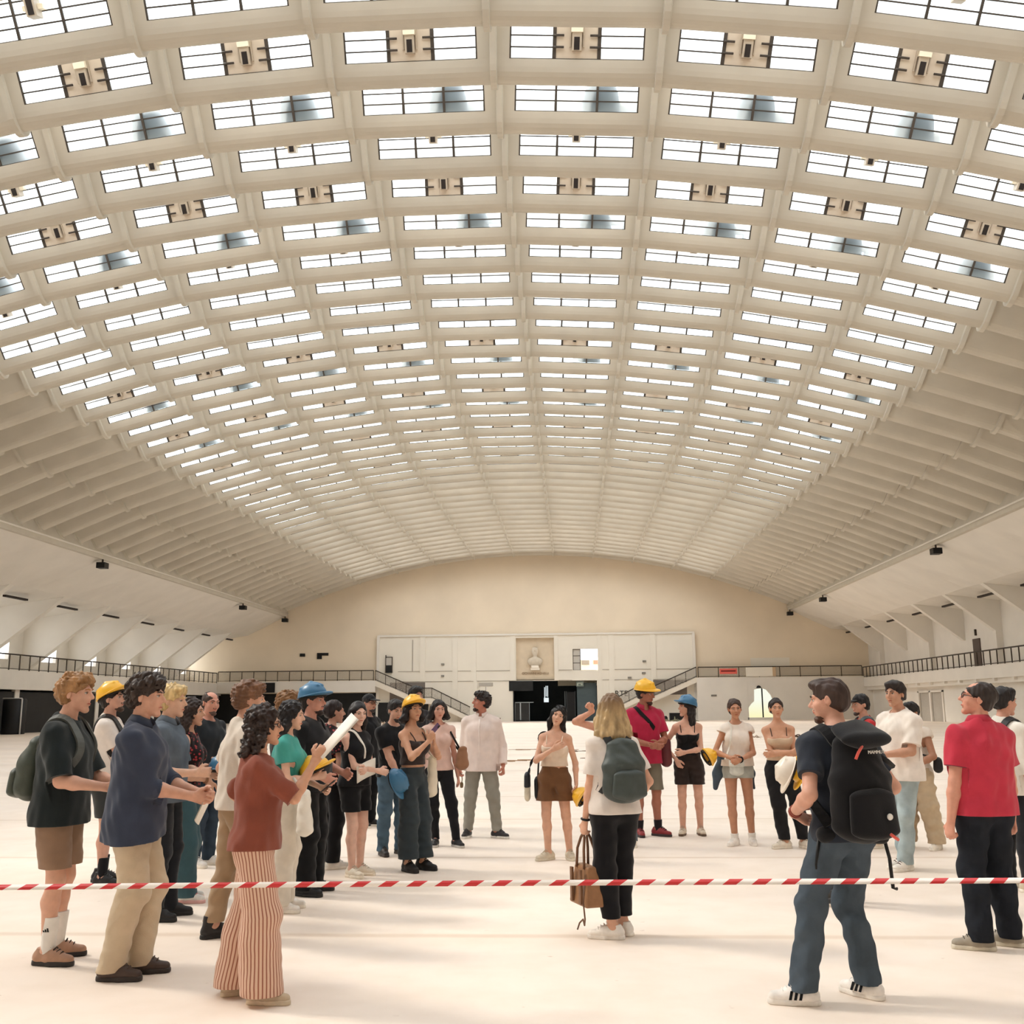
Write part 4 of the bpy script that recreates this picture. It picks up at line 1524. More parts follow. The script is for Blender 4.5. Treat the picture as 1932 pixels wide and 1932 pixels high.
            bw.chain([s.hp(sg * 0.014, 0.0985, 0.030), s.hp(sg * 0.032, 0.0955, 0.0345), s.hp(sg * 0.050, 0.080, 0.030)], [bc * q2, bc * q2, bc * 0.5 * q2], 0.002)
            V, Fc = bw.mesh(0.0022)
            link_mesh('eyebrow', np_mesh('eyebrow', V, Fc, hair_mat(s.g('brow', s.g('hair_rgb', (50, 36, 28))))), None, s.root)
        lp = Field()
        lp.chain([s.hp(0.021, 0.0865, -0.0605), s.hp(0.008, 0.0935, -0.0585), s.hp(0, 0.0945, -0.0595), s.hp(-0.008, 0.0935, -0.0585), s.hp(-0.021, 0.0865, -0.0605)],
                 [0.0022 * q2, 0.0042 * q2, 0.0042 * q2, 0.0042 * q2, 0.0022 * q2], 0.003)
        V, Fc = lp.mesh(0.0022)
        sk = s.g('skin', (214, 168, 140))
        lc = (int(sk[0] * 0.82), int(sk[1] * 0.58), int(sk[2] * 0.58))
        link_mesh('lips', np_mesh('lips', V, Fc, mat('lips_%d_%d_%d' % lc, lc, 0.4)), None, s.root)
        return s

    # ---------------------------------------------------------------- clothes
    def top(s, name, rgb, sleeve=0.55, hem=-0.07, o=0.020, kind='plain', neck=0.075, vneck=0.0, drape=0.0, sleeve_o=None, lower_sleeve=None, fold=0.004, strap=False, topz=None, hem_tilt=0.0, tail=0.0):
        """sleeve = share of the upper arm covered (0 none, 1 = elbow, up to 2 = wrist); hem = height relative to the pelvis"""
        J, q = s.J, s.k
        F = Field()
        s.torso(F, o * q)
        for sd, sg in (('R', 1), ('L', -1)):
            F.cone(J['neck'] + s.Rc @ np.array((0, -0.02, 0.0)) * q, J['sh' + sd] + s.Rc @ np.array((-sg * 0.05, 0, 0.02)) * q, 0.042 * q + o * 0.5, 0.030 * q + o * 0.7, 0.05 * q)
        if drape:
            pr = s.Rp @ np.array((1, 0, 0))
            F.cone(J['chest'], J['pelvis'] + np.array((0, -0.0, hem - 0.03)) * q, (0.105 if s.female else 0.122) * q + o * q, (0.110 if s.female else 0.125) * q + (o + drape) * q, 0.05 * q, pr, 1.38, 1.0)
        if hem < 0.02:
            prp = s.Rp @ np.array((1, 0, 0))
            hw_ = (0.104 if s.female else 0.096) * s.g('girth', 1.0) * q + o * q
            F.cone(J['pelvis'] + np.array((0, -0.006, 0.0)) * q, J['pelvis'] + np.array((0, -0.006, hem - 0.06)) * q, hw_, hw_ + 0.004 * q, 0.05 * q, prp, 1.55, 1.0)
        so = (o if sleeve_o is None else sleeve_o) * q
        gi = 0.6 + 0.4 * s.g('girth', 1.0)
        ur = (0.041 if s.female else 0.050) * gi * q
        er = (0.033 if s.female else 0.040) * gi * q
        cuts = []
        for sd in 'RL':
            sh, el, wr = J['sh' + sd], J['el' + sd], J['wr' + sd]
            if sleeve <= 0:
                continue
            t = min(sleeve, 1.0)
            e = sh + (el - sh) * t
            F.cone(sh, e, ur + so, ur + (er - ur) * t + so * (1.25 if sleeve < 1 else 1.0), 0.035 * q)
            if sleeve > 1:
                e2 = el + (wr - el) * (sleeve - 1)
                F.cone(el, e2, er + so, (er if sleeve < 1.6 else er * 0.85) + so * 0.9, 0.02 * q)
                cuts.append((e2, N(wr - el), 0.09))
            else:
                cuts.append((e, N(el - sh), 0.09))
        # neck opening
        nd = s.Rc @ np.array((0, 0.35, 1.0))
        nb = J['neck'] + s.Rc @ np.array((0, 0.012, 0.01)) * q
        if fold:
            F.noise(fold * 0.6, 26, int(J['head'][0] * 1e4) % 97, (1, 1, 0.35))
            F.noise(fold * 0.45, 95, int(J['head'][1] * 1e4) % 83, (0.8, 0.8, 0.5))
            F.noise(fold * 0.6, 55, int(J['head'][2] * 1e4) % 89, (1, 1, 0.6))
        F.cone(nb - nd * 0.01, nb + N(nd) * 0.25 * q, neck * q, neck * 1.5 * q, 0.006 * q, mode='sub')
        if vneck:
            a = nb + s.Rc @ np.array((0, 0.06, 0.03)) * q
            b = nb + s.Rc @ np.array((0, 0.13, -vneck)) * q
            F.cone(a, b, 0.055 * q, 0.018 * q, 0.006 * q, mode='sub')
        hz = J['pelvis'] + np.array((0, 0, hem)) * q
        F.cut(hz, (math.sin(hem_tilt * D2R), 0, -math.cos(hem_tilt * D2R)))
        if topz is not None:   # strapless edge for camisoles
            tz = J['chest'] + s.Rc @ np.array((0, 0, topz)) * q
            F.cut(tz, s.Rc @ np.array((0, 0.25, 1.0)))
        if sleeve <= 0:
            w = 0.125 if strap else 0.150
            for sd, sg in (('R', 1), ('L', -1)):
                F.cone(J['sh' + sd] + s.Rc @ np.array((sg * 0.028, 0, 0.10)) * q, J['sh' + sd] + s.Rc @ np.array((sg * 0.035, 0.0, -0.075)) * q, 0.062 * q, 0.060 * q, 0.008 * q, mode='sub')
        V, Fc = F.mesh(s.h)
        # trim sleeves behind their end planes (only near the sleeve end)
        if cuts:
            keep = np.ones(len(V), bool)
            for p, n, r in cuts:
                d = (V - p) @ n
                rad = np.linalg.norm(V - p - d[:, None] * n, axis=1)
                over = (d > 0) & (d < 0.14 * q) & (rad < r * q)
                V[over] -= (d[over, None]) * n
        o_ = link_mesh(name, np_mesh(name, V, Fc, cloth_mat(rgb, kind)), None, s.root)
        s.clothes = getattr(s, 'clothes', [])
        s.top_o = o
        if strap:
            M_ = cloth_mat(rgb, kind)
            for sd, sg in (('R', 1), ('L', -1)):
                pts = []
                base = J['chest']
                zt = topz if topz is not None else 0.07
                for x, y, z in ((0.085, 0.118, zt - 0.03), (0.092, 0.085, 0.105), (0.098, 0.02, 0.172), (0.095, -0.055, 0.165), (0.085, -0.105, 0.10), (0.075, -0.118, zt - 0.03)):
                    pts.append(tuple(base + s.Rc @ np.array((sg * x, y, z)) * q))
                b_ = MB().tube(pts, 0.006 * q, 6)
                b_.build('shoulder_strap', M_, o_)
        return o_

    def trousers(s, name, rgb, kind='plain', end=0.06, r=(0.098, 0.074, 0.062), o=0.010, top=0.075, crop_knee=None, flare=0.0, fold=0.005, cuff=False, rise=0.0):
        """end = height of the hem over the floor; crop_knee = share of the thigh for shorts; r = radii at thigh, knee, hem"""
        J, q = s.J, s.k
        F = Field()
        f = s.female
        gi = s.g('girth', 1.0)
        pr = s.Rp @ np.array((1, 0, 0))
        hipw = (0.108 if f else 0.098) * gi
        s.torso(F, o * q)
        for sd in 'RL':
            s.leg(F, sd, o * 0.8 * q, 0.4 if crop_knee else 1.0)
            hip, kn, an = J['hip' + sd], J['kn' + sd], J['an' + sd]
            gg = 0.5 + 0.5 * gi
            if crop_knee:
                e = hip + (kn - hip) * crop_knee
                F.cone(hip + np.array((0, 0, -0.03)) * q, e - N(kn - hip) * 0.0, r[0] * gg * q, r[1] * gg * q, 0.03 * q)
            else:
                F.cone(hip + np.array((0, 0, -0.03)) * q, kn, r[0] * gg * q, r[1] * q, 0.03 * q)
                F.ell(kn + np.array((0, 0.002, 0)), np.full(3, max(r[1], 0.070) * q), 0.03 * q)
                t = np.clip((an[2] - end * q) / max(an[2], 1e-3), -1, 1)
                ez = an + N(an - kn) * (0.05 * q)
                mid = kn + (an - kn) * 0.34 + np.array((0, -0.016, 0)) * q
                F.cone(kn, mid, r[1] * q, (r[1] * 0.55 + r[2] * 0.45) * q, 0.02 * q)
                F.cone(mid, ez, (r[1] * 0.55 + r[2] * 0.45) * q, r[2] * q, 0.02 * q)
        F.noise(fold * 0.4, 26, int(abs(J['knR'][0]) * 1e4) % 97, (1, 1, 0.6))
        F.noise(fold * 0.22, 90, int(abs(J['knR'][1]) * 1e4) % 79, (0.8, 0.8, 1.0))
        F.noise(fold * 0.6, 58, int(abs(J['knL'][0]) * 1e4) % 89, (0.6, 0.6, 1.0))
        F.cut(J['pelvis'] + np.array((0, 0, top)) * q, s.Rp @ np.array((0, 0, 1.0)))
        if crop_knee:
            zr = [J['hip' + sd] + (J['kn' + sd] - J['hip' + sd]) * crop_knee for sd in 'RL']
            zc = (zr[0] + zr[1]) / 2
            F.cut((zc[0], zc[1], max(zr[0][2], zr[1][2]) if abs(zr[0][2] - zr[1][2]) < 0.02 else zc[2]), (0, 0, -1))
        else:
            F.cut((0, 0, end * q), (0, 0, -1))
        o_ = field_obj(name, F, s.h, cloth_mat(rgb, kind), s.root)
        if kind == 'stripe':
            me = o_.data
            co = np.zeros(len(me.vertices) * 3)
            me.vertices.foreach_get('co', co)
            co = co.reshape(-1, 3)
            dirs = np.zeros_like(co)
            best = np.full(len(co), 1e9)
            for sd in 'RL':
                chain = [J['hip' + sd], J['kn' + sd], J['an' + sd]]
                for h0, a0 in zip(chain[:-1], chain[1:]):
                    t = np.clip(((co - h0) @ (a0 - h0)) / ((a0 - h0) @ (a0 - h0)), 0, 1)[:, None]
                    dv = co - (h0 + (a0 - h0) * t)
                    dl = np.linalg.norm(dv, axis=1)
                    mk = dl < best
                    best[mk] = dl[mk]
                    dirs[mk] = dv[mk]
            at = me.attributes.new('leg_dir', 'FLOAT_VECTOR', 'POINT')
            at.data.foreach_set('vector', dirs.ravel())
        return o_

    def skirt(s, name, rgb, end=0.2, r_top=0.12, r_end=0.2, top=0.10, kind='plain'):
        J, q = s.J, s.k
        F = Field()
        c = (J['anR'] + J['anL']) / 2
        b = np.array((c[0] * 0.7 + J['pelvis'][0] * 0.3, c[1] * 0.7 + J['pelvis'][1] * 0.3, end * q - 0.05))
        F.cone(J['pelvis'] + np.array((0, 0, 0.0)), J['waist'], 0.122 * q, 0.10 * q, 0.04 * q, (1, 0, 0), 1.45, 1.0)
        F.cone(J['pelvis'] + np.array((0, -0.01, 0.0)), b, (r_top + 0.01) * q, r_end * q, 0.04 * q, (1, 0, 0), 1.3, 1.0)
        F.noise(0.006, 34, 5, (1, 1, 0.1))
        F.cut(J['pelvis'] + np.array((0, 0, top)) * q, (0, 0, 1))
        F.cut((0, 0, end * q), (0, 0, -1))
        return field_obj(name, F, s.h, cloth_mat(rgb, kind), s.root)

    def shoes(s, rgb, sole=(235, 228, 215), high=0.0, kind='leather', stripes=None, bulk=1.0, sides='RL', name='shoe', collar=None, tongue=None):
        J, q = s.J, s.k
        for sd in sides:
            yaw, an = J['yaw' + sd], J['an' + sd]
            fd = np.array((-math.sin(yaw), math.cos(yaw), 0))
            sx = np.array((fd[1], -fd[0], 0))
            base = np.array((an[0], an[1], an[2] - 0.085 * q))

            def P(x, y, z):
                return base + sx * x * q + fd * y * q + np.array((0, 0, z)) * q
            F = Field()
            w = 0.040 * bulk
            F.cone(P(0, -0.050, 0.045), P(0, 0.055, 0.046), 0.040 * bulk * q, 0.042 * bulk * q, 0.02 * q, sx, 1.0, 1.0)
            F.cone(P(0, 0.03, 0.044), P(0.004, 0.150, 0.036), 0.044 * bulk * q, 0.031 * bulk * q, 0.02 * q, sx, 1.05, 0.9)
            F.cone(P(0, -0.035, 0.05), P(0, -0.022, 0.095 + high), 0.040 * q, 0.038 * q if high < 0.03 else 0.044 * q, 0.02 * q, sx, 0.95, 1.15)
            F.cone(P(0, 0.0, 0.085), P(0, 0.075, 0.058), 0.030 * q, 0.030 * q, 0.02 * q)
            F.cut(P(0, 0, 0.022), (0, 0, -1))
            F.cut(P(0, 0, 0.098 + high), N(fd * 0.08 + np.array((0, 0, 1))))
            so = field_obj(name, F, max(0.0045, s.h * 0.7), cloth_mat(rgb, kind), s.root)
            if so is None:
                continue
            G = Field()
            G.cone(P(0, -0.058, 0.012), P(0.003, 0.06, 0.012), 0.036 * bulk * q, 0.040 * bulk * q, 0.02 * q, sx, 1.08, 1.2)
            G.cone(P(0.003, 0.06, 0.012), P(0.005, 0.155, 0.014), 0.041 * bulk * q, 0.031 * bulk * q, 0.02 * q, sx, 1.12, 1.2)
            G.cut(P(0, 0, 0.0), (0, 0, -1))
            G.cut(P(0, 0, 0.030), (0, 0, 1))
            field_obj('sole', G, max(0.0045, s.h * 0.7), cloth_mat(sole, 'leather'), so)
            if tongue:
                lb = MB()
                for i in range(4):
                    y0 = 0.035 + 0.022 * i
                    zz = 0.122 - 0.0125 * i
                    lb.tube([P(-0.024, y0, zz - 0.016), P(0, y0 + 0.006, zz - 0.002), P(0.024, y0, zz - 0.016)], 0.0045 * q, 5)
                lb.build('laces', cloth_mat(tongue), so)
            if stripes:
                for side in (1, -1):
                    sb = MB()
                    for i in range(3):
                        y0 = 0.010 + 0.027 * i
                        a, b = P(side * 0.049 * bulk, y0, 0.034), P(side * 0.049 * bulk, y0 + 0.015, 0.034)
                        c, d = P(side * 0.041 * bulk, y0 - 0.012 + 0.015, 0.078), P(side * 0.041 * bulk, y0 - 0.012, 0.078)
                        off = sx * side * 0.004 * q
                        sb.hexa([a, b, c, d], [a + off, b + off, c + off, d + off])
                    sb.build('side_stripes', cloth_mat(stripes), so)

    def socks(s, rgb, z=0.2, name='sock'):
        J, q = s.J, s.k
        for sd in 'RL':
            an, kn = J['an' + sd], J['kn' + sd]
            F = Field()
            up = an + N(kn - an) * z * q
            F.cone(an + np.array((0, 0, -0.02)), up, 0.042 * q, 0.050 * q, 0.01 * q)
            F.cut(up, N(kn - an))
            field_obj(name, F, s.h, cloth_mat(rgb), s.root)

    # ---------------------------------------------------------------- hair and head wear
    def hair(s, style, rgb, vol=1.0, length=0.0, curly=0.0, seed=1, part_h=0.0):
        q = s.k * s.hs
        P = s.hp
        R3 = s.Rh.T
        F = Field()
        v = 0.010 * vol
        F.ell(P(0, -0.018, 0.040), np.array((0.078 + v, 0.098 + v, 0.086 + v * 1.5)) * q, 0.02 * q, R3)
        if style in ('short', 'curly', 'quiff'):
            F.ell(P(0, -0.062, -0.010), np.array((0.066 + v * 0.6, 0.048 + v * 0.6, 0.062)) * q, 0.02 * q, R3)
            if style != 'short' or vol > 1:
                F.ell(P(0, 0.040, 0.098), np.array((0.060 + v, 0.050 + v, 0.026 + v)) * q, 0.02 * q, R3)
        if style == 'quiff':
            F.ell(P(0.01, 0.070, 0.100), np.array((0.045, 0.032, 0.022)) * q, 0.02 * q, R3)
        if style == 'balding':
            F.ell(P(0, -0.060, -0.015), np.array((0.070, 0.048, 0.060)) * q, 0.02 * q, R3)
        if style in ('long', 'bob', 'ponytail', 'bun'):
            F.ell(P(0, -0.055, 0.0), np.array((0.074 + v, 0.056 + v, 0.07)) * q, 0.02 * q, R3)
        if style in ('long', 'bob'):
            L = length
            up = np.array((0, 0, 1.0))
            for x, y, rr, fr in ((0.072 if style == 'long' else 0.078, -0.005, 0.026 if style == 'long' else 0.032, 0.92), (0.056, -0.052, 0.034, 1.0), (0.020, -0.075, 0.036, 1.0), (-0.020, -0.075, 0.036, 1.0), (-0.056, -0.052, 0.034, 1.0), (-0.072 if style == 'long' else -0.078, -0.005, 0.026 if style == 'long' else 0.032, 0.92)):
                a = P(x, y, 0.035)
                m_ = P(x * (1.14 if style == 'long' else 1.32), y - 0.008, -0.075)
                e = m_ - up * max(0.0, L - 0.10) * fr * s.k + s.Rc @ np.array((x * 0.25, -0.025 - 0.12 * max(0, L - 0.15), 0))
                F.chain([a, m_, e], [rr * q, (rr + 0.005 * vol) * q, rr * (0.8 if style == 'long' else 1.05) * q], 0.02 * q)
        if style == 'ponytail':
            e = P(0, -0.13, -0.02)
            F.chain([P(0, -0.10, 0.05), e, e + np.array((0, 0, -length)) * s.k], [0.022 * q, 0.026 * q, 0.012 * q], 0.01 * q)
        if style == 'bun':
            F.ell(P(0, -0.120, 0.012), np.array((0.038, 0.036, 0.036)) * q, 0.012 * q, R3)
        if curly:
            r = np.random.default_rng(seed)
            V0, _ = F.mesh(0.03)
            for pnt in V0[r.permutation(len(V0))[:int(90 + 90 * curly)]]:
                F.ell(pnt, np.full(3, r.uniform(0.010, 0.019) * (0.6 + 0.6 * curly)), 0.006)
        amp = 0.0022 + 0.002 * curly
        F.noise(amp, 190, seed + 3, (1.0, 1.0, 0.3) if not curly else (1, 1, 1))
        F.noise(amp * 0.8, 95, seed + 5)
        # face, ears and nape stay free
        if style in ('bun', 'ponytail'):
            part_h = max(part_h, 0.016)
        F.ell(P(0, 0.105, -0.028), np.array((0.068, 0.066, 0.098 + part_h)) * q, 0.008, R3, 'sub')
        if style in ('long', 'bob', 'bun', 'ponytail'):
            F.ell(P(0, 0.112, 0.030), np.array((0.058, 0.050, 0.056)) * q, 0.008, R3, 'sub')
        elif style != 'balding':
            F.ell(P(0, 0.112, 0.026), np.array((0.052, 0.042, 0.046)) * q, 0.008, R3, 'sub')
        if style in ('short', 'quiff', 'curly', 'balding', 'ponytail', 'bun'):
            for sg in (1, -1):
                F.ell(P(sg * 0.085, 0.010, -0.020), np.array((0.030, 0.036, 0.038)) * q, 0.006, R3, 'sub')
                F.ell(P(sg * 0.060, 0.070, -0.040), np.array((0.050, 0.050, 0.070)) * q, 0.006, R3, 'sub')
            F.cone(P(0.1, 0.02, -0.115), P(-0.1, 0.02, -0.115), 0.075 * q, 0.075 * q, 0.01, mode='sub')
            F.cut(P(0, 0, -0.075), -s.Rh @ np.array((0, 0.1, 1)))
        if style == 'balding':
            F.ell(P(0, 0.035, 0.125), np.array((0.060, 0.095, 0.070)) * q, 0.01, R3, 'sub')
        o = field_obj('hair', F, max(0.0042, s.h * 0.75), hair_mat(rgb), s.root)
        return o

    def beard(s, rgb, full=True):
        q = s.k * s.hs
        P, R3 = s.hp, s.Rh.T
        F = Field()
        xr = s.Rh @ np.array((1, 0, 0))
        F.cone(P(0, 0.022, -0.052), P(0, 0.062, -0.096), 0.056 * q, 0.030 * q, 0.02 * q, xr, 1.0, 0.92)
        F.ell(P(0, 0.076, -0.102), np.array((0.026, 0.020, 0.020)) * q, 0.014 * q, R3)
        F.cone(P(0.016, 0.0865, -0.046), P(-0.016, 0.0865, -0.046), 0.006 * q, 0.006 * q, 0.004 * q)
        F.noise(0.0012, 260, 9)
        F.cut(P(0, 0, -0.040), s.Rh @ np.array((0, -0.55 if full else 0.2, 1)))
        F.ell(P(0, 0.10, -0.061), np.array((0.021, 0.02, 0.012)) * q, 0.004, R3, 'sub')
        F.ell(P(0, 0.112, -0.02), np.array((0.03, 0.03, 0.024)) * q, 0.004, R3, 'sub')
        if not full:
            for sg in (1, -1):
                F.ell(P(sg * 0.065, 0.03, -0.05), np.array((0.035, 0.06, 0.06)) * q, 0.004, R3, 'sub')
        return field_obj('beard', F, 0.0045, hair_mat(rgb), s.root)

    def collar(s, rgb, r0=0.082, r1=0.064, z0=0.012, z1=0.066, gap=0.5, fold=True):
        """shirt collar: stand with a turned-down outer leaf"""
        q = s.k
        mb = MB()
        A = np.linspace(gap, 2 * math.pi - gap, 26)

        def pt(a, r, z):
            drop = -0.022 * max(0.0, math.cos(a))
            return s.J['neck'] + s.Rc @ np.array((r * math.sin(a) * 1.06, 0.014 + r * math.cos(a), z + drop + 0.012 * -math.cos(a) * 0.5)) * q
        prof = [(r0 - 0.006, z0), (r1 - 0.003, z1), (r1 + 0.003, z1 + 0.003), (r0 + 0.012, z0 + 0.012), (r0 + 0.008, z0 + 0.004)] if fold else [(r0 - 0.004, z0), (r1 - 0.003, z1), (r1 + 0.002, z1), (r0 + 0.003, z0)]
        n = len(prof)
        vs = [pt(a, r, z) for a in A for r, z in prof]
        fs = [(i * n + k, i * n + (k + 1) % n, (i + 1) * n + (k + 1) % n, (i + 1) * n + k) for i in range(len(A) - 1) for k in range(n)]
        fs += [tuple(range(n)), tuple((len(A) - 1) * n + k for k in range(n))]
        mb.add(vs, fs, True)
        return mb.build('collar', cloth_mat(rgb), s.root)

    def glasses(s, rgb=(30, 24, 22)):
        q = s.k * s.hs
        m_ = mat('glasses_frame_%d' % rgb[0], rgb, 0.35)
        mb = MB()
        for sg in (1, -1):
            ring = [tuple(s.hp(sg * 0.033 + 0.022 * math.cos(t), 0.1035 - 0.010 * abs(math.cos(t)) * (1 if math.cos(t) * sg > 0 else 0), 0.008 + 0.016 * math.sin(t))) for t in np.linspace(0, 2 * math.pi, 17)]
            mb.tube(ring, 0.0026 * q, 6)
            mb.tube([s.hp(sg * 0.055, 0.094, 0.014), s.hp(sg * 0.080, 0.03, 0.014), s.hp(sg * 0.082, -0.02, 0.010)], 0.0026 * q, 6)
        mb.tube([s.hp(0.011, 0.105, 0.012), s.hp(-0.011, 0.105, 0.012)], 0.0026 * q, 6)
        return mb.build('glasses', m_, s.root)

    def helmet(s, rgb, tilt=0.0, up=0.0):
        o = hard_hat(rgb, s.root)
        q = s.k * s.hs
        Rm = s.Rh @ rotx(tilt * D2R)
        M4 = np.eye(4)
        M4[:3, :3] = Rm * q * 1.06
        M4[:3, 3] = s.hp(0, -0.012, 0.050 + up)
        o.matrix_local = Matrix(M4.tolist())
        return o

    def cap(s, rgb):
        q = s.k * s.hs
        P, R3 = s.hp, s.Rh.T
        F = Field()
        F.ell(P(0, -0.016, 0.048), np.array((0.086, 0.108, 0.088)) * q, 0.01, R3)
        F.cut(P(0, 0, 0.048), -s.Rh @ np.array((0, 0.12, 1)))
        c = field_obj('cap', F, 0.005, cloth_mat(rgb), s.root)
        G = Field()
        G.ell(P(0, 0.115, 0.052), np.array((0.072, 0.075, 0.010)) * q, 0.01, (s.Rh @ rotx(-0.15)).T)
        G.cut(P(0, 0.065, 0), -s.Rh @ np.array((0, 1, 0)))
        field_obj('brim', G, 0.004, cloth_mat(rgb), c)
        return c

    def w(s, pt):
        """own frame -> world"""
        return Matrix.LocRotScale(s.root.location, s.root.rotation_euler, None) @ Vector(pt)

    def thing(s, name, label, cat, org, group=None):
        """a thing of its own that the person carries; its frame is parallel to the person's"""
        e = empty(name, s.w(org), s.root.rotation_euler[2], label, cat, group)
        e_org = np.array(org, float)
        return e, e_org

    def piece(s, name, F, m, th, h=None):
        e, org = th
        V, Fc = F.mesh(h or max(0.005, s.h * 0.8))
        return link_mesh(name, np_mesh(name, V - org, Fc, m), None, e)

    def c(s, x, y, z):
        """point in the chest frame, z from the chest joint"""
        return s.J['chest'] + s.Rc @ (np.array((x, y, z)) * s.k)

    def wrap_eval(s, P_):
        if not hasattr(s, '_tg'):
            F = Field()
            s.torso(F, getattr(s, 'top_o', 0.015) * s.k)
            for sd, sg in (('R', 1), ('L', -1)):
                F.cone(s.J['neck'] + s.Rc @ np.array((0, -0.02, 0.0)) * s.k, s.J['sh' + sd] + s.Rc @ np.array((-sg * 0.05, 0, 0.02)) * s.k, 0.050 * s.k, 0.042 * s.k, 0.05 * s.k)
            s._tg = F.evaluate(0.012)
        D, lo = s._tg
        n = np.array(D.shape) - 2
        q = np.clip((P_ - lo) / 0.012, 0, n - 0.001)
        i = q.astype(int)
        f = q - i
        acc = 0.0
        for a in (0, 1):
            for b in (0, 1):
                for c in (0, 1):
                    acc = acc + D[i[:, 0] + a, i[:, 1] + b, i[:, 2] + c] * (f[:, 0] if a else 1 - f[:, 0]) * (f[:, 1] if b else 1 - f[:, 1]) * (f[:, 2] if c else 1 - f[:, 2])
        return acc

    def wrap_grad(s, P_):
        e = 0.012
        g = np.stack([s.wrap_eval(P_ + e * np.eye(3)[k]) - s.wrap_eval(P_ - e * np.eye(3)[k]) for k in range(3)], 1)
        return g / np.maximum(np.linalg.norm(g, axis=1, keepdims=True), 1e-6)

    def strap_path(s, pts, off=0.012):
        """subdivide, lay on the clothed torso where it is near"""
        P_ = [np.array(p, float) for p in pts]
        out = []
        for i in range(len(P_) - 1):
            p0, p1, p2, p3 = P_[max(i - 1, 0)], P_[i], P_[i + 1], P_[min(i + 2, len(P_) - 1)]
            for t in np.linspace(0, 1, 5)[:-1]:
                out.append(0.5 * ((2 * p1) + (p2 - p0) * t + (2 * p0 - 5 * p1 + 4 * p2 - p3) * t * t + (3 * p1 - p0 - 3 * p2 + p3) * t ** 3))
        out.append(P_[-1])
        A = np.array(out)
        for _ in range(8):
            d = s.wrap_eval(A)
            near = d < off + 0.045
            g = s.wrap_grad(A)
            A = A + np.where(near, off - d, 0)[:, None] * g * 0.8
            A[1:-1] = A[1:-1] * 0.6 + 0.2 * (A[:-2] + A[2:])
        return A

    def strap(s, name, pts, w, m, th, off=0.010, t=0.006):
        A = s.strap_path(pts, off)
        G = s.wrap_grad(A)
        d = s.wrap_eval(A)
        e, org = th
        T = np.gradient(A, axis=0)
        T /= np.maximum(np.linalg.norm(T, axis=1, keepdims=True), 1e-6)
        B = np.cross(T, G)
        for i in range(1, len(B)):
            if B[i] @ B[i - 1] < 0:
                B[i] = -B[i]
        B /= np.maximum(np.linalg.norm(B, axis=1, keepdims=True), 1e-6)
        Nn = np.cross(B, T)
        vs = []
        for p, b, n in zip(A - org, B, Nn):
            vs += [p + b * w / 2 + n * t / 2, p - b * w / 2 + n * t / 2, p - b * w / 2 - n * t / 2, p + b * w / 2 - n * t / 2]
        fs = []
        for i in range(len(A) - 1):
            for k in range(4):
                fs.append((4 * i + k, 4 * i + (k + 1) % 4, 4 * i + 4 + (k + 1) % 4, 4 * i + 4 + k))
        fs += [(3, 2, 1, 0), tuple(4 * (len(A) - 1) + k for k in range(4))]
        mb = MB().add(vs, fs, False)
        return mb.build(name, m, e)

    def strap_tube(s, name, pts, w, t, m, th):
        """flat strap along points given in the person's frame"""
        e, org = th
        F = Field()
        for a, b in zip(pts[:-1], pts[1:]):
            F.cone(a, b, w, w, 0.006)
        mb = MB().tube([tuple(np.array(p) - org) for p in pts], w, 8)
        return mb.build(name, m, e)

    def backpack(s, label, rgb, wdt=0.15, hgt=0.44, dep=0.15, z0=-0.30, accent=None, pocket=True, y=-0.15, kind='leather', strap_rgb=None, group=None, sides='RL'):
        q = s.k
        m = cloth_mat(rgb, kind)
        ms = cloth_mat(strap_rgb or tuple(int(v * 0.8) for v in rgb), kind)
        th = s.thing('backpack', label, 'backpack', s.c(0, y - dep * 0.5, z0), group)
        xr = s.Rc @ np.array((1, 0, 0))
        F = Field()
        r = dep * 0.5
        F.cone(s.c(0, y - dep * 0.45, z0 + r * 1.1), s.c(0, y - dep * 0.42, z0 + hgt * 0.55), r * 1.08 * q, r * 1.02 * q, 0.03, xr, wdt / r, 1.0)
        F.cone(s.c(0, y - dep * 0.42, z0 + hgt * 0.55), s.c(0, y - dep * 0.28, z0 + hgt - r), r * 1.02 * q, r * 0.78 * q, 0.03, xr, wdt / r * 0.98, 1.0)
        F.noise(0.004, 26, 4)
        F.noise(0.002, 70, 8)
        b = s.piece('main_bag', F, m, th)
        if pocket:
            G = Field()
            G.cone(s.c(0, y - dep * 0.95, z0 + 0.07), s.c(0, y - dep * 0.93, z0 + hgt * 0.40), 0.048 * q, 0.044 * q, 0.02, xr, wdt * 0.80 / 0.046, 1.0)
            G.noise(0.0025, 40, 2)
            s.piece('front_pocket', G, m, th)
        for sd, sg in (('R', 1), ('L', -1)):
            if sd not in sides:
                continue
            x = 0.085 if s.female else 0.10
            o = 0.028
            pts = [s.c(sg * x * 0.7, y + 0.0, z0 + hgt - 0.10), s.c(sg * x * 0.9, -0.085 - o, 0.150), s.c(sg * x, -0.02, 0.205 + o * 0.3), s.c(sg * x * 1.05, 0.055, 0.175 + o * 0.3), s.c(sg * x * 1.1, 0.10 + o, 0.10),
                   s.c(sg * x * 1.2, 0.115 + o, 0.0), s.c(sg * x * 1.55, 0.085 + o * 0.5, -0.08), s.c(sg * (x * 1.7 + 0.02), 0.0, -0.15), s.c(sg * x * 1.5, y + 0.02, z0 + 0.09)]
            s.strap('strap', pts, 0.058 * q, ms, th, off=0.012, t=0.014)
        return th

    def sling(s, name, label, cat, strap_pts, body, rgb, m_strap, kind='leather'):
        """bag body field + strap through points (own frame)"""
        pass


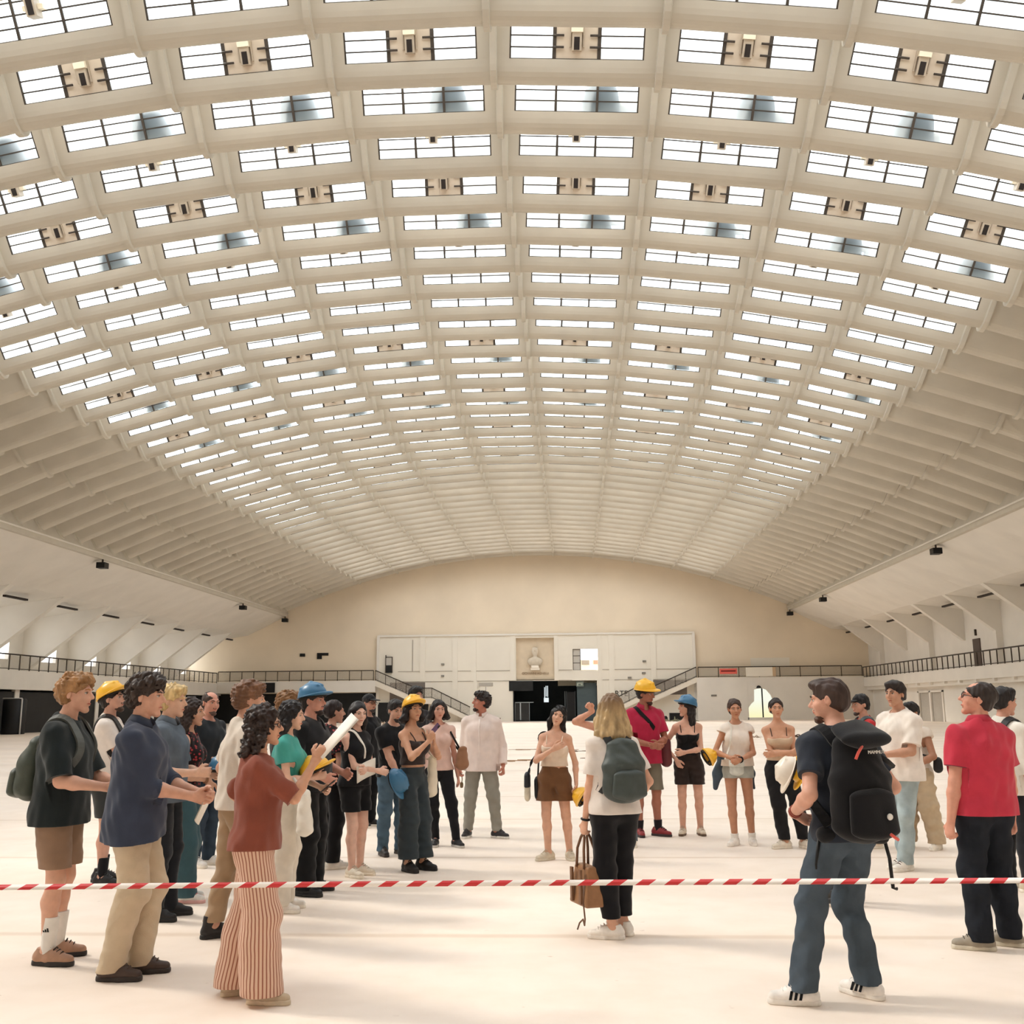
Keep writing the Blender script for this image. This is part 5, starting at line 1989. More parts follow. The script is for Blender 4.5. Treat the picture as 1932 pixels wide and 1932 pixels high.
def hat_mat(rgb):
    return mat('helmet_%d_%d_%d' % tuple(rgb), rgb, 0.32, spec=0.5, var=0.05, vscale=12)


HATS = {}


def hard_hat(rgb, parent=None):
    """construction helmet, origin at the rim plane, front towards +y"""
    if 'shell' not in HATS:
        sh = Field()
        sh.ell((0, 0, 0.0), (0.105, 0.130, 0.118), 0.01)
        sh.cone((0, -0.10, 0.075), (0, 0.0, 0.114), 0.010, 0.014, 0.02)
        sh.cone((0, 0.0, 0.114), (0, 0.10, 0.078), 0.014, 0.010, 0.02)
        sh.cone((0.04, -0.08, 0.078), (0.04, 0.085, 0.078), 0.010, 0.010, 0.02)
        sh.cone((-0.04, -0.08, 0.078), (-0.04, 0.085, 0.078), 0.010, 0.010, 0.02)
        sh.cut((0, 0, 0.0), (0, 0, -1))
        inner = ('ell', 'sub', np.array((0, 0, -0.004)), np.array((0.097, 0.122, 0.110)), 0.0, None)
        sh.ops.append(inner)
        HATS['shell'] = sh.mesh(0.0045)
        b = Field()
        b.ell((0, 0.012, 0.004), (0.116, 0.150, 0.013), 0.01)
        b.ell((0, 0.085, 0.002), (0.088, 0.105, 0.012), 0.02)
        b.ops.append(('ell', 'sub', np.array((0, 0, 0.0)), np.array((0.098, 0.123, 0.2)), 0.0, None))
        HATS['brim'] = b.mesh(0.0045)
        w_ = MB()
        ring = [(0.092 * math.cos(t), 0.116 * math.sin(t), -0.012) for t in np.linspace(0, 2 * math.pi, 25)]
        w_.tube(ring, 0.012, 6)
        for a in (0.8, 2.35, 3.93, 5.5):
            w_.tube([(0.092 * math.cos(a), 0.116 * math.sin(a), -0.01), (0.05 * math.cos(a), 0.06 * math.sin(a), 0.075), (0, 0, 0.09)], 0.009, 5)
        HATS['harness'] = w_.mesh('harness', mat('helmet_harness', (42, 36, 32), 0.8))
    k = 'm%d_%d_%d' % tuple(rgb)
    if k not in HATS:
        HATS[k] = (np_mesh('shell', *HATS['shell'], hat_mat(rgb)), np_mesh('brim', *HATS['brim'], hat_mat(rgb)))
    o = link_mesh('hard_hat', HATS[k][0], None, parent)
    link_mesh('brim', HATS[k][1], None, o)
    link_mesh('harness', HATS['harness'], None, o)
    return o

# ------------------------------------------------------------------ things people hold or wear
YEL, BLU = (240, 184, 48), (58, 112, 150)
M_PAPER = mat('white_paper', (240, 234, 224), 0.7)


def local_m(p, pos, rot):
    M = np.eye(4)
    M[:3, :3] = rot
    M[:3, 3] = pos
    return Matrix.LocRotScale(p.root.location, p.root.rotation_euler, None) @ Matrix(M.tolist())


def held_hat(p, rgb, pos, rot, label, sc=1.0):
    o = hard_hat(rgb)
    o.matrix_world = local_m(p, pos, np.array(rot) * sc)
    tag(o, label, 'hard hat', 'hard hats carried in the hand')
    return o


def paper(p, pos, rot, w, h, label, name='paper_sheets'):
    mb = MB()
    n = 6
    for q, dz in enumerate((0.0, 0.004)):
        vs, fs = [], []
        for i in range(n + 1):
            for j in range(2):
                x = -w / 2 + w * i / n
                vs.append((x, (-h / 2 if j == 0 else h / 2), dz + 0.012 * math.sin(i / n * 3.0) + 0.004 * q * j))
        for i in range(n):
            fs.append((2 * i, 2 * i + 2, 2 * i + 3, 2 * i + 1))
        mb.add(vs, fs, True)
    o = mb.build(name, M_PAPER)
    md = o.modifiers.new('thick', 'SOLIDIFY')
    md.thickness = 0.002
    o.matrix_world = local_m(p, pos, rot)
    return tag(o, label, 'paper')


def phone(p, pos, rot, rgb, label):
    root = empty('phone', (0, 0, 0), 0, label, 'phone')
    root.matrix_world = local_m(p, pos, rot)
    F = Field()
    mb = MB().box(-0.036, 0.036, -0.075, 0.075, -0.004, 0.004)
    mb.build('case', mat('phone_%d' % rgb[0], rgb, 0.4), root)
    MB().box(-0.032, 0.032, -0.070, 0.070, 0.004, 0.0048).build('screen', M_BLACK, root)
    MB().box(-0.03, -0.006, 0.04, 0.068, -0.0065, -0.004).build('camera_block', M_BLACK, root)
    return root


def tote(p, label, org, w, h, d, rgb, strap_pts, name='tote_bag', rot=None, kind='plain', strap_rgb=None, t=0.012):
    """soft bag hanging below org (own frame), straps through strap_pts"""
    th = p.thing(name, label, 'bag', org)
    R3 = np.eye(3) if rot is None else np.array(rot)
    F = Field()
    o = np.array(org)
    u = R3 @ np.array((1, 0, 0))
    F.cone(o + R3 @ np.array((0, 0, h - 0.02)), o + R3 @ np.array((0, 0, d * 0.7)), d * 0.42, d * 0.62, 0.02, u, w / d, 1.0)
    F.noise(0.005, 24, 3)
    F.noise(0.003, 60, 6)
    p.piece('bag_body', F, cloth_mat(rgb, kind), th)
    if strap_pts:
        for pts in strap_pts:
            mb = MB().tube([tuple(np.array(q) - o) for q in pts], t, 7)
            mb.build('strap', cloth_mat(strap_rgb or rgb, kind), th[0])
    return th


def box_bag(p, label, org, dims, rgb, strap_pts, name='shoulder_bag', yaw=0.0, flap=None, strap_rgb=None, t=0.010, kind='leather', h=0.006):
    th = p.thing(name, label, 'bag', org)
    o = np.array(org)
    R3 = rotz(yaw * D2R)
    w, d, hh = dims
    F = Field()
    r = d * 0.45
    u = R3 @ np.array((1, 0, 0))
    F.cone(o + np.array((0, 0, r)), o + np.array((0, 0, hh - r)), r * 1.1, r, 0.01, u, w / (2 * r), 1.0)
    F.noise(0.002, 45, 3)
    p.piece('bag_body', F, cloth_mat(rgb, kind), th, h)
    if flap:
        G = Field()
        G.cone(o + np.array((0, 0, hh * 0.55)) + R3 @ np.array((0, d * 0.06, 0)), o + np.array((0, 0, hh - r * 0.9)) + R3 @ np.array((0, d * 0.04, 0)), r * 1.16, r * 1.12, 0.01, u, w / (2 * r) * 1.0, 1.0)
        G.cut(o + np.array((0, 0, hh * 0.48)), (0, 0, -1))
        p.piece('flap', G, cloth_mat(flap, kind), th, h)
    for pts in strap_pts or []:
        MB().tube([tuple(np.array(q) - o) for q in pts], t, 7).build('strap', cloth_mat(strap_rgb or rgb, kind), th[0])
    return th


def rx(a):
    return rotx(a * D2R)


def ry(a):
    return roty(a * D2R)


def rz_(a):
    return rotz(a * D2R)


# ------------------------------------------------------------------ the people, from the left of the photograph to the right
def person_blond_backpack():
    p = Person('young man with red-blond hair, dark tee and khaki shorts, green backpack on his back', 0.72, 6.85, 88, 1.85, h=0.0058,
               skin=(222, 168, 142), hair_rgb=(176, 118, 66), lean=3, head=(-2, 3, 0), neck_fwd=0.035,
               feet={'R': (0.08, 0.02, -10), 'L': (-0.13, -0.02, 14)},
               arms={'R': {'to': (0.16, 0.34, 1.07), 'pole': (0.5, -0.7, -1), 'curl': 0.6, 'palm': (-1, 0, 0.5)}, 'L': {'to': (-0.12, 0.36, 1.05), 'pole': (-0.5, -0.6, -1), 'curl': 0.6}})
    p.build_body()
    p.hair('quiff', (156, 116, 76), 1.8, curly=0.22, seed=4)
    p.top('t_shirt', (34, 42, 44), sleeve=0.92, hem=-0.10, o=0.026, sleeve_o=0.032, neck=0.068, drape=0.018)
    p.trousers('shorts', (148, 116, 92), crop_knee=0.84, r=(0.112, 0.098, 0.1))
    p.socks((236, 232, 226), 0.20)
    p.shoes((176, 134, 108), sole=(44, 38, 36), tongue=(60, 50, 46), bulk=1.08)
    mk = MB().add([(0, 0, 0), (0.034, 0, 0), (0.017, 0, 0.020)], [(0, 1, 2)])
    an = p.J['anR'] + np.array((0.052, 0.0, 0.11))
    b = MB()
    for i in range(3):
        y = -0.012 + 0.013 * i
        hh = 0.010 + 0.007 * i
        b.hexa([(0.054, y, 0), (0.054, y + 0.009, 0), (0.054, y + 0.004, hh), (0.054, y - 0.005, hh)], [(0.0475, y, 0), (0.0475, y + 0.009, 0), (0.0475, y + 0.004, hh), (0.0475, y - 0.005, hh)])
    b.v = [tuple(np.array(v) + p.J['anR'] + np.array((0.0, 0.0, 0.12))) for v in b.v]
    b.build('sock_stripes', M_BLACK, p.root)
    p.backpack('worn dark green backpack on the red-blond young man', (64, 72, 62), wdt=0.145, hgt=0.44, dep=0.165, z0=-0.315, strap_rgb=(86, 90, 86), y=-0.125)
    held_hat(p, BLU, p.J['palmR'] + np.array((-0.10, 0.10, -0.09)), ry(180) @ rz_(20), 'blue hard hat held upside down by the red-blond young man')
    paper(p, p.J['palmR'] + np.array((-0.08, 0.06, 0.05)), rx(20), 0.20, 0.28, 'white paper held by the red-blond young man')


def person_yellow_helmet_left():
    p = Person('man in yellow hard hat, white tee and dark shorts with folded arms, behind navy shirt', -0.32, 9.8, 80, 1.84, h=0.0075,
               skin=(212, 160, 138), hair_rgb=(36, 28, 26), head=(-12, 12, 0), feet={'R': (0.13, 0.05, -18), 'L': (-0.12, -0.02, 12)},
               arms={'R': {'to': (-0.10, 0.22, 1.20), 'pole': (1, 0, -1), 'curl': 0.4}, 'L': {'to': (0.10, 0.24, 1.17), 'pole': (-1, 0, -1), 'curl': 0.4}})
    p.build_body()
    p.hair('short', (36, 28, 26), 1.2)
    p.beard((70, 52, 44))
    p.helmet(YEL, 18)
    p.top('t_shirt', (232, 222, 214), sleeve=0.65, hem=-0.06, o=0.022, drape=0.015)
    p.trousers('shorts', (58, 60, 60), crop_knee=0.80, r=(0.106, 0.092, 0.1))
    p.socks((26, 26, 30), 0.16)
    p.shoes((30, 28, 30), sole=(40, 38, 38), high=0.02, tongue=(70, 70, 70))
    p.backpack('dark maroon backpack on the man in yellow hard hat and white tee', (66, 36, 34), wdt=0.13, hgt=0.42, dep=0.15, strap_rgb=(30, 26, 26), y=-0.13)


def person_navy_shirt():
    p = Person('man with dark curly hair in navy linen shirt and beige chinos, hands before him', 1.39, 6.49, 84, 1.83, h=0.0058,
               skin=(216, 162, 136), hair_rgb=(52, 40, 34), lean=2, head=(-4, 2, 0), drop=0.012, feet={'R': (0.08, -0.06, -6), 'L': (-0.08, 0.05, 6)},
               arms={'R': {'to': (0.02, 0.33, 1.04), 'pole': (0.45, -0.75, -1), 'curl': 0.7, 'palm': (-1, 0, 0.2)}, 'L': {'to': (-0.07, 0.36, 1.05), 'pole': (-0.6, -0.6, -1), 'curl': 0.7}})
    p.build_body()
    p.hair('curly', (52, 40, 34), 1.5, curly=0.9, seed=12)
    sh = p.top('linen_shirt', (56, 64, 84), sleeve=1.22, hem=-0.115, o=0.026, sleeve_o=0.026, neck=0.066, drape=0.03, hem_tilt=-8, fold=0.006)
    p.collar((52, 60, 78))
    for sd in 'RL':
        el, wr = p.J['el' + sd], p.J['wr' + sd]
        G = Field()
        a = el + (wr - el) * 0.14
        G.cone(a, el + (wr - el) * 0.24, 0.064, 0.060, 0.005)
        G.cut(el + (wr - el) * 0.26, N(wr - el))
        field_obj('rolled_cuff', G, 0.0055, cloth_mat((62, 70, 90)), p.root)
    p.trousers('chinos', (198, 178, 150), end=0.05, r=(0.108, 0.088, 0.074), fold=0.007)
    p.shoes((70, 52, 44), sole=(50, 40, 36), tongue=(84, 66, 56), name='deck_shoe')
    paper(p, p.J['palmR'] + np.array((-0.05, 0.02, -0.06)), rx(70) @ rz_(20), 0.16, 0.22, 'white paper held by the man in navy linen shirt')


def person_blond_grey_shirt():
    p = Person('blond person in grey-blue denim shirt half hidden behind the navy shirt', 0.87, 8.25, 88, 1.80, h=0.0075, skin=(226, 178, 150), hair_rgb=(222, 186, 120),
               head=(-4, 2, 0), feet={'R': (0.12, 0.02, -12), 'L': (-0.1, 0.05, 8)},
               arms={'R': {'to': (0.12, 0.27, 1.10), 'pole': (0.6, -0.6, -1), 'curl': 0.4, 'palm': (-1, 0, 0)}, 'L': {'to': (-0.12, 0.30, 1.08), 'pole': (-0.6, -0.6, -1), 'curl': 0.4}})
    p.build_body()
    p.hair('quiff', (206, 178, 126), 1.6, curly=0.2, seed=8)
    p.top('denim_shirt', (96, 108, 122), sleeve=0.8, hem=-0.06, o=0.022, drape=0.02, kind='denim')
    p.collar((90, 102, 116))
    p.trousers('trousers', (34, 36, 42), end=0.04)
    p.shoes((28, 26, 28), sole=(34, 32, 32))
    held_hat(p, BLU, p.J['palmR'] + np.array((-0.10, 0.14, 0.02)), rz_(-20), 'blue hard hat carried in front of the blond person')


def person_floral_top():
    p = Person('woman with long dark wavy hair in sleeveless dark floral top and teal trousers', 0.78, 8.95, 82, 1.70, female=True, h=0.0072, skin=(218, 164, 136),
               hair_rgb=(46, 32, 28), head=(-6, 4, 0), feet={'R': (0.08, 0.06, -12), 'L': (-0.09, 0.0, 8)},
               arms={'R': {'to': (0.02, 0.20, 1.05), 'pole': (0.7, -0.5, -1), 'curl': 0.4, 'dir': (0.2, 0.2, -1)}, 'L': {'to': (0.02, 0.24, 1.18), 'pole': (-0.8, -0.3, -1), 'curl': 0.5}})
    p.build_body()
    p.hair('long', (46, 32, 28), 1.3, length=0.34, curly=0.35, seed=3)
    p.top('floral_top', (176, 62, 66), sleeve=0, hem=0.02, o=0.014, kind='floral', vneck=0.06)
    p.trousers('wide_trousers', (60, 92, 102), end=0.05, r=(0.104, 0.096, 0.10), top=0.11)
    p.shoes((232, 226, 220), sole=(232, 180, 176), tongue=(214, 130, 130), bulk=1.06)
    br = MB()
    for sd in 'RL':
        el, wr = p.J['el' + sd], p.J['wr' + sd]
        for t in (0.86, 0.92):
            c = el + (wr - el) * t
            d = N(wr - el)
            a = N(np.cross(d, (0.3, 0.2, 1)))
            b = np.cross(d, a)
            br.tube([c + 0.031 * (a * math.cos(x) + b * math.sin(x)) for x in np.linspace(0, 2 * math.pi, 13)], 0.006, 5)
    br.build('bracelets', cloth_mat((170, 120, 90), 'leather'), p.root)


def person_bald():
    p = Person('balding man in dark tee standing behind the long haired woman, looking over', 0.25, 10.9, 112, 1.80, h=0.0078, skin=(214, 150, 128), hair_rgb=(60, 48, 44),
               head=(-18, 0, 0), girth=1.04)
    p.build_body()
    p.hair('balding', (64, 50, 44), 0.5)
    p.beard((96, 74, 64))
    p.top('t_shirt', (36, 42, 48), sleeve=0.6, hem=-0.07, drape=0.015)
    p.trousers('jeans', (52, 66, 82), 'denim', end=0.05)
    p.shoes((234, 230, 224), tongue=(220, 216, 210))


def person_cream_tee():
    p = Person('man with brown hair in cream tee and khaki trousers, back turned, hand on hip', 1.72, 7.5, 62, 1.80, h=0.0062, skin=(212, 160, 134), hair_rgb=(104, 74, 56),
               lean=4, head=(-8, 2, 0), girth=1.08, feet={'R': (0.10, 0.12, -14), 'L': (-0.13, -0.12, 10)},
               arms={'L': {'to': (-0.175, 0.06, 1.00), 'pole': (-1, -0.75, 0.1), 'curl': 0.5, 'palm': (1, 0, 0), 'dir': (0.5, 0.6, -0.4)}, 'R': {'to': (0.17, 0.24, 1.02), 'pole': (0.7, -0.8, -0.6)}})
    p.build_body()
    p.hair('short', (112, 78, 56), 1.7, curly=0.4, seed=6)
    p.top('t_shirt', (226, 214, 200), sleeve=0.75, hem=-0.04, o=0.024, drape=0.02, fold=0.006)
    p.trousers('khaki_trousers', (166, 138, 108), end=0.11, r=(0.106, 0.084, 0.066), fold=0.008)
    p.shoes((36, 32, 32), sole=(30, 28, 28), high=0.05, name='boot')


def person_striped_trousers():
    p = Person('woman with dark curly hair and glasses in rust top and striped wide trousers', 2.30, 6.03, 78, 1.62, female=True, h=0.0056, skin=(206, 152, 122), hair_rgb=(40, 28, 24),
               girth=1.10, lean=3, head=(-6, 6, 0), feet={'R': (0.12, 0.08, -14), 'L': (-0.12, -0.10, 20)},
               arms={'R': {'to': (0.10, 0.36, 1.43), 'pole': (0.35, -0.1, -1), 'curl': 0.75, 'dir': (-0.1, 0.55, 0.85), 'palm': (-1, 0.2, 0.1)},
                     'L': {'to': (-0.20, 0.0, 1.05), 'pole': (-0.7, -1, 0.1), 'curl': 0.5, 'palm': (1, 0, 0), 'dir': (0.4, 0.6, -0.5)}})
    p.build_body()
    p.hair('long', (44, 30, 25), 1.5, length=0.20, curly=0.8, seed=21)
    p.glasses((40, 26, 22))
    p.top('rust_top', (140, 68, 50), sleeve=0.98, hem=-0.045, o=0.024, sleeve_o=0.026, neck=0.085, drape=0.012, hem_tilt=4, fold=0.006)
    p.trousers('striped_trousers', (220, 184, 160), 'stripe', end=0.06, r=(0.108, 0.118, 0.134), top=0.08, fold=0.0035)
    p.shoes((196, 176, 150), sole=(214, 196, 168), kind='plain', name='espadrille')
    paper(p, p.J['palmR'] + np.array((-0.03, 0.10, 0.10)), rx(48) @ ry(15), 0.20, 0.30, 'white papers raised by the woman in striped trousers')


def person_curly_hidden():
    p = Person('person with curly brown hair showing behind the black haired woman', 1.34, 10.0, 90, 1.76, h=0.009, skin=(206, 156, 130), hair_rgb=(128, 92, 64))
    p.build_body()
    p.hair('curly', (134, 98, 66), 1.8, curly=0.8, seed=31)
    p.top('t_shirt', (44, 44, 48))
    p.trousers('trousers', (40, 40, 46), end=0.05)
    p.shoes((40, 38, 38))


def person_teal_top():
    p = Person('woman with black wavy hair in teal top holding a yellow hard hat', 1.77, 8.55, 86, 1.67, female=True, h=0.0072, skin=(228, 180, 156), hair_rgb=(26, 22, 24),
               head=(-4, -2, 0), arms={'R': {'to': (0.04, 0.26, 1.12), 'pole': (0.6, -0.6, -1), 'curl': 0.5}, 'L': {'to': (-0.06, 0.30, 1.02), 'pole': (-0.7, -0.5, -1), 'curl': 0.6}})
    p.build_body()
    p.hair('long', (28, 23, 25), 1.3, length=0.26, curly=0.3, seed=14)
    p.top('teal_top', (66, 158, 148), sleeve=0.5, hem=0.0, vneck=0.04)
    p.trousers('light_trousers', (222, 212, 196), end=0.06, r=(0.10, 0.09, 0.09))
    p.shoes((230, 224, 216))
    held_hat(p, YEL, (0.02, 0.24, 1.10), rx(28), 'yellow hard hat held against the teal top')
    g = p.J['elR'] + np.array((0.03, 0.02, 0.0))
    tote(p, 'white tote bag hanging beside the woman in teal top', (0.20, 0.20, 0.58), 0.15, 0.36, 0.11, (232, 226, 214),
         [[(0.16, 0.20, 0.92), p.J['elR'] + np.array((0.02, 0.06, 0.02)), (0.22, 0.20, 0.92)]], strap_rgb=(226, 218, 204))
    phone(p, p.J['palmL'] + np.array((0.01, 0.03, 0.03)), rx(40), (40, 40, 44), 'dark phone in the hand of woman in teal top')


def person_blue_helmet_beard():
    p = Person('bearded man in blue hard hat, black vest and wide black trousers', 1.76, 9.34, 98, 1.80, h=0.0068, skin=(210, 148, 128), hair_rgb=(42, 34, 32), girth=1.12, belly=0.01,
               head=(-6, 4, 0), feet={'R': (0.13, 0.04, -14), 'L': (-0.12, 0.02, 14)},
               arms={'R': {'to': (0.20, 0.20, 1.00), 'pole': (0.6, -0.8, -0.6), 'curl': 0.6}, 'L': {'to': (-0.18, 0.24, 1.02), 'pole': (-0.6, -0.8, -0.6)}})
    p.build_body()
    p.hair('short', (42, 34, 32), 0.6)
    p.beard((48, 38, 36))
    p.helmet(BLU, 8)
    p.top('black_t_shirt', (24, 24, 27), sleeve=0.75, hem=-0.08, drape=0.02)
    p.top('vest', (34, 34, 37), sleeve=0, hem=-0.06, o=0.036, drape=0.02, vneck=0.14)
    p.trousers('black_trousers', (22, 22, 24), end=0.05, r=(0.115, 0.10, 0.095))
    p.shoes((24, 23, 24), sole=(30, 28, 28), bulk=1.12, tongue=(60, 60, 60))


def person_floral_blouse():
    p = Person('woman with dark hair in a low bun, red floral blouse and black trousers, turned away', 1.63, 10.75, 52, 1.69, female=True, h=0.0078, skin=(206, 154, 132), hair_rgb=(38, 28, 28),
               head=(-10, 2, 0))
    p.build_body()
    p.hair('bun', (40, 29, 29), 1.0)
    p.top('floral_blouse', (170, 70, 72), sleeve=0.6, hem=0.02, kind='floral', drape=0.01)
    p.trousers('black_trousers', (24, 24, 27), end=0.07, r=(0.096, 0.082, 0.075), top=0.11)
    p.shoes((230, 224, 214), tongue=(214, 208, 200))


def person_black_dress():
    p = Person('woman with long black hair, arms folded, in black sleeveless top and shorts', 1.98, 10.29, 118, 1.67, female=True, h=0.0066, skin=(226, 180, 158), hair_rgb=(26, 22, 24),
               head=(-22, -2, 0), twist=-4, feet={'R': (0.09, 0.06, -14), 'L': (-0.08, 0.02, 10)},
               arms={'R': {'to': (-0.08, 0.24, 1.06), 'pole': (0.8, -0.1, -1), 'curl': 0.4, 'palm': (0, -1, 0)}, 'L': {'to': (0.10, 0.22, 1.08), 'pole': (-0.8, -0.1, -1), 'curl': 0.4, 'palm': (0, -1, 0)}})
    p.build_body()
    p.hair('long', (28, 23, 25), 0.9, length=0.26, seed=5, part_h=0.012)
    p.top('black_top', (25, 25, 28), sleeve=0, hem=-0.02, o=0.018, drape=0.02, neck=0.062)
    p.trousers('black_shorts', (23, 23, 26), crop_knee=0.66, r=(0.104, 0.094, 0.1), top=0.10)
    p.shoes((222, 210, 190), sole=(228, 218, 200), tongue=(206, 194, 176), bulk=1.06)
    held_hat(p, BLU, p.J['palmR'] + np.array((-0.17, 0.05, -0.10)), rx(-75) @ rz_(25), 'blue hard hat hanging from the folded arms of woman in black')
    paper(p, (0.06, 0.19, 1.00), rx(75) @ rz_(-18), 0.26, 0.17, 'white paper under the folded arms of woman in black')
    th = p.thing('bag_strap', 'white bag strap running down the black sleeveless top', 'strap', p.c(0.0, 0.14, -0.05))
    p.strap('band', [p.c(0.12, -0.08, 0.12), p.c(0.085, 0.0, 0.185), p.c(0.06, 0.09, 0.14), p.c(0.03, 0.15, 0.03), p.c(0.0, 0.15, -0.12), (-0.04, 0.15, 0.98)], 0.026, cloth_mat((232, 226, 218)), th)


def person_black_cap():
    p = Person('man in black cap and black clothes with glasses behind the folded arms', 1.28, 14.4, 118, 1.80, h=0.009, skin=(190, 138, 116), hair_rgb=(34, 28, 28), head=(-8, 2, 0))
    p.build_body()
    p.hair('short', (30, 26, 26), 0.8)
    p.beard((52, 44, 42))
    p.cap((30, 30, 34))
    p.glasses()
    p.top('black_jacket', (24, 24, 27), sleeve=1.9, hem=-0.10, drape=0.02)
    p.trousers('black_trousers', (24, 24, 26), end=0.05)
    p.shoes((30, 28, 28))


def person_goatee_jeans():
    p = Person('young man with goatee in black tee and blue jeans, hands joined low', 2.10, 11.74, 138, 1.70, h=0.0072, skin=(212, 160, 136), hair_rgb=(30, 25, 25), lean=3, head=(-6, -8, 0),
               feet={'R': (0.13, 0.02, -14), 'L': (-0.10, 0.04, 12)},
               arms={'R': {'to': (0.02, 0.20, 0.86), 'pole': (0.9, -0.4, -0.4), 'curl': 0.5}, 'L': {'to': (-0.03, 0.23, 0.86), 'pole': (-0.9, -0.4, -0.4), 'curl': 0.5}})
    p.build_body()
    p.hair('quiff', (30, 25, 25), 1.2)
    p.beard((40, 32, 32), False)
    p.top('black_t_shirt', (27, 27, 30), sleeve=0.62, hem=-0.05)
    p.trousers('jeans', (74, 98, 116), 'denim', end=0.05, r=(0.098, 0.078, 0.066), fold=0.007)
    p.shoes((40, 34, 32), sole=(60, 52, 48), tongue=(70, 60, 56))


def person_yellow_helmet_phone():
    p = Person('woman in yellow hard hat, dark camisole and wide teal trousers speaking into phone', 2.50, 10.62, 122, 1.70, female=True, h=0.0062, skin=(206, 152, 120), hair_rgb=(26, 22, 24),
               head=(-20, 8, 0), lean=1, feet={'R': (0.09, 0.03, -16), 'L': (-0.09, 0.08, 4)},
               arms={'R': {'to': (0.03, 0.25, 1.33), 'pole': (0.8, 0.1, -1), 'curl': 0.7, 'dir': (-0.35, 0.3, 0.9), 'palm': (-0.6, -0.7, 0)}, 'L': {'to': (-0.06, 0.25, 1.30), 'pole': (-0.8, 0.1, -1), 'curl': 0.7, 'dir': (0.3, 0.2, 0.9), 'palm': (0.6, -0.7, 0)}})
    p.build_body()
    p.hair('bob', (28, 23, 25), 1.0, length=0.12)
    p.helmet(YEL, 15)
    p.top('camisole', (60, 50, 48), sleeve=0, strap=True, topz=0.085, hem=0.15, o=0.012)
    p.trousers('wide_trousers', (50, 60, 66), end=0.13, r=(0.106, 0.10, 0.112), top=0.125, fold=0.006)
    p.shoes((32, 30, 30), sole=(30, 28, 28), high=0.08, name='boot', tongue=(50, 48, 46), bulk=1.06)
    th = tote(p, 'cream canvas tote bag on the shoulder of woman in yellow hard hat', p.J['hipL'] + np.array((-0.13, 0.08, -0.20)), 0.12, 0.42, 0.09, (226, 214, 192), None)
    for dy in (0.045, -0.015):
        p.strap('strap', [p.J['hipL'] + np.array((-0.13, 0.08 + dy * 1.3, 0.19)), p.c(-0.185, 0.06 + dy, -0.1), p.c(-0.165, dy + 0.03, 0.12), p.c(-0.12, dy - 0.02, 0.16), p.c(-0.13, -0.06, 0.12)], 0.026, cloth_mat((220, 206, 184)), th)
    phone(p, p.J['palmR'] + np.array((-0.05, 0.0, 0.06)), rx(60) @ rz_(30), (96, 70, 110), 'purple phone held up by the woman in yellow hard hat')


def person_behind_phone_woman():
    p = Person('woman in pale top with black straps and leggings behind the wide trousers', 2.53, 12.4, 165, 1.70, female=True, h=0.0085, skin=(218, 160, 138), hair_rgb=(32, 26, 28), head=(6, 0, 0),
               feet={'R': (0.02, -0.04, -10), 'L': (-0.22, 0.10, 20)})
    p.build_body()
    p.hair('bob', (34, 28, 28), 0.9, length=0.12)
    p.top('pale_top', (222, 186, 172), sleeve=0.35, hem=-0.02)
    p.trousers('leggings', (28, 28, 32), end=0.08, r=(0.09, 0.062, 0.048))
    p.shoes((40, 38, 40), sole=(200, 196, 190))
    tote(p, 'brown shoulder bag behind the woman in yellow hard hat', (-0.28, 0.10, 0.86), 0.14, 0.26, 0.11, (156, 112, 84), [[(-0.28, 0.10, 1.05), p.c(-0.15, 0.08, 0.10), p.c(-0.14, -0.02, 0.16), p.c(-0.17, -0.06, 0.0), (-0.28, 0.05, 1.05)]], name='shoulder_bag', strap_rgb=(36, 32, 32))


def person_hidden_tall():
    p = Person('dark haired tall man half hidden behind the yellow hard hat', 1.94, 14.4, 140, 1.90, h=0.0095, skin=(206, 150, 128), hair_rgb=(28, 24, 24))
    p.build_body()
    p.hair('quiff', (28, 24, 24), 1.4)
    p.top('t_shirt', (44, 42, 46))
    p.trousers('trousers', (40, 40, 44), end=0.05)
    p.shoes((36, 34, 34))


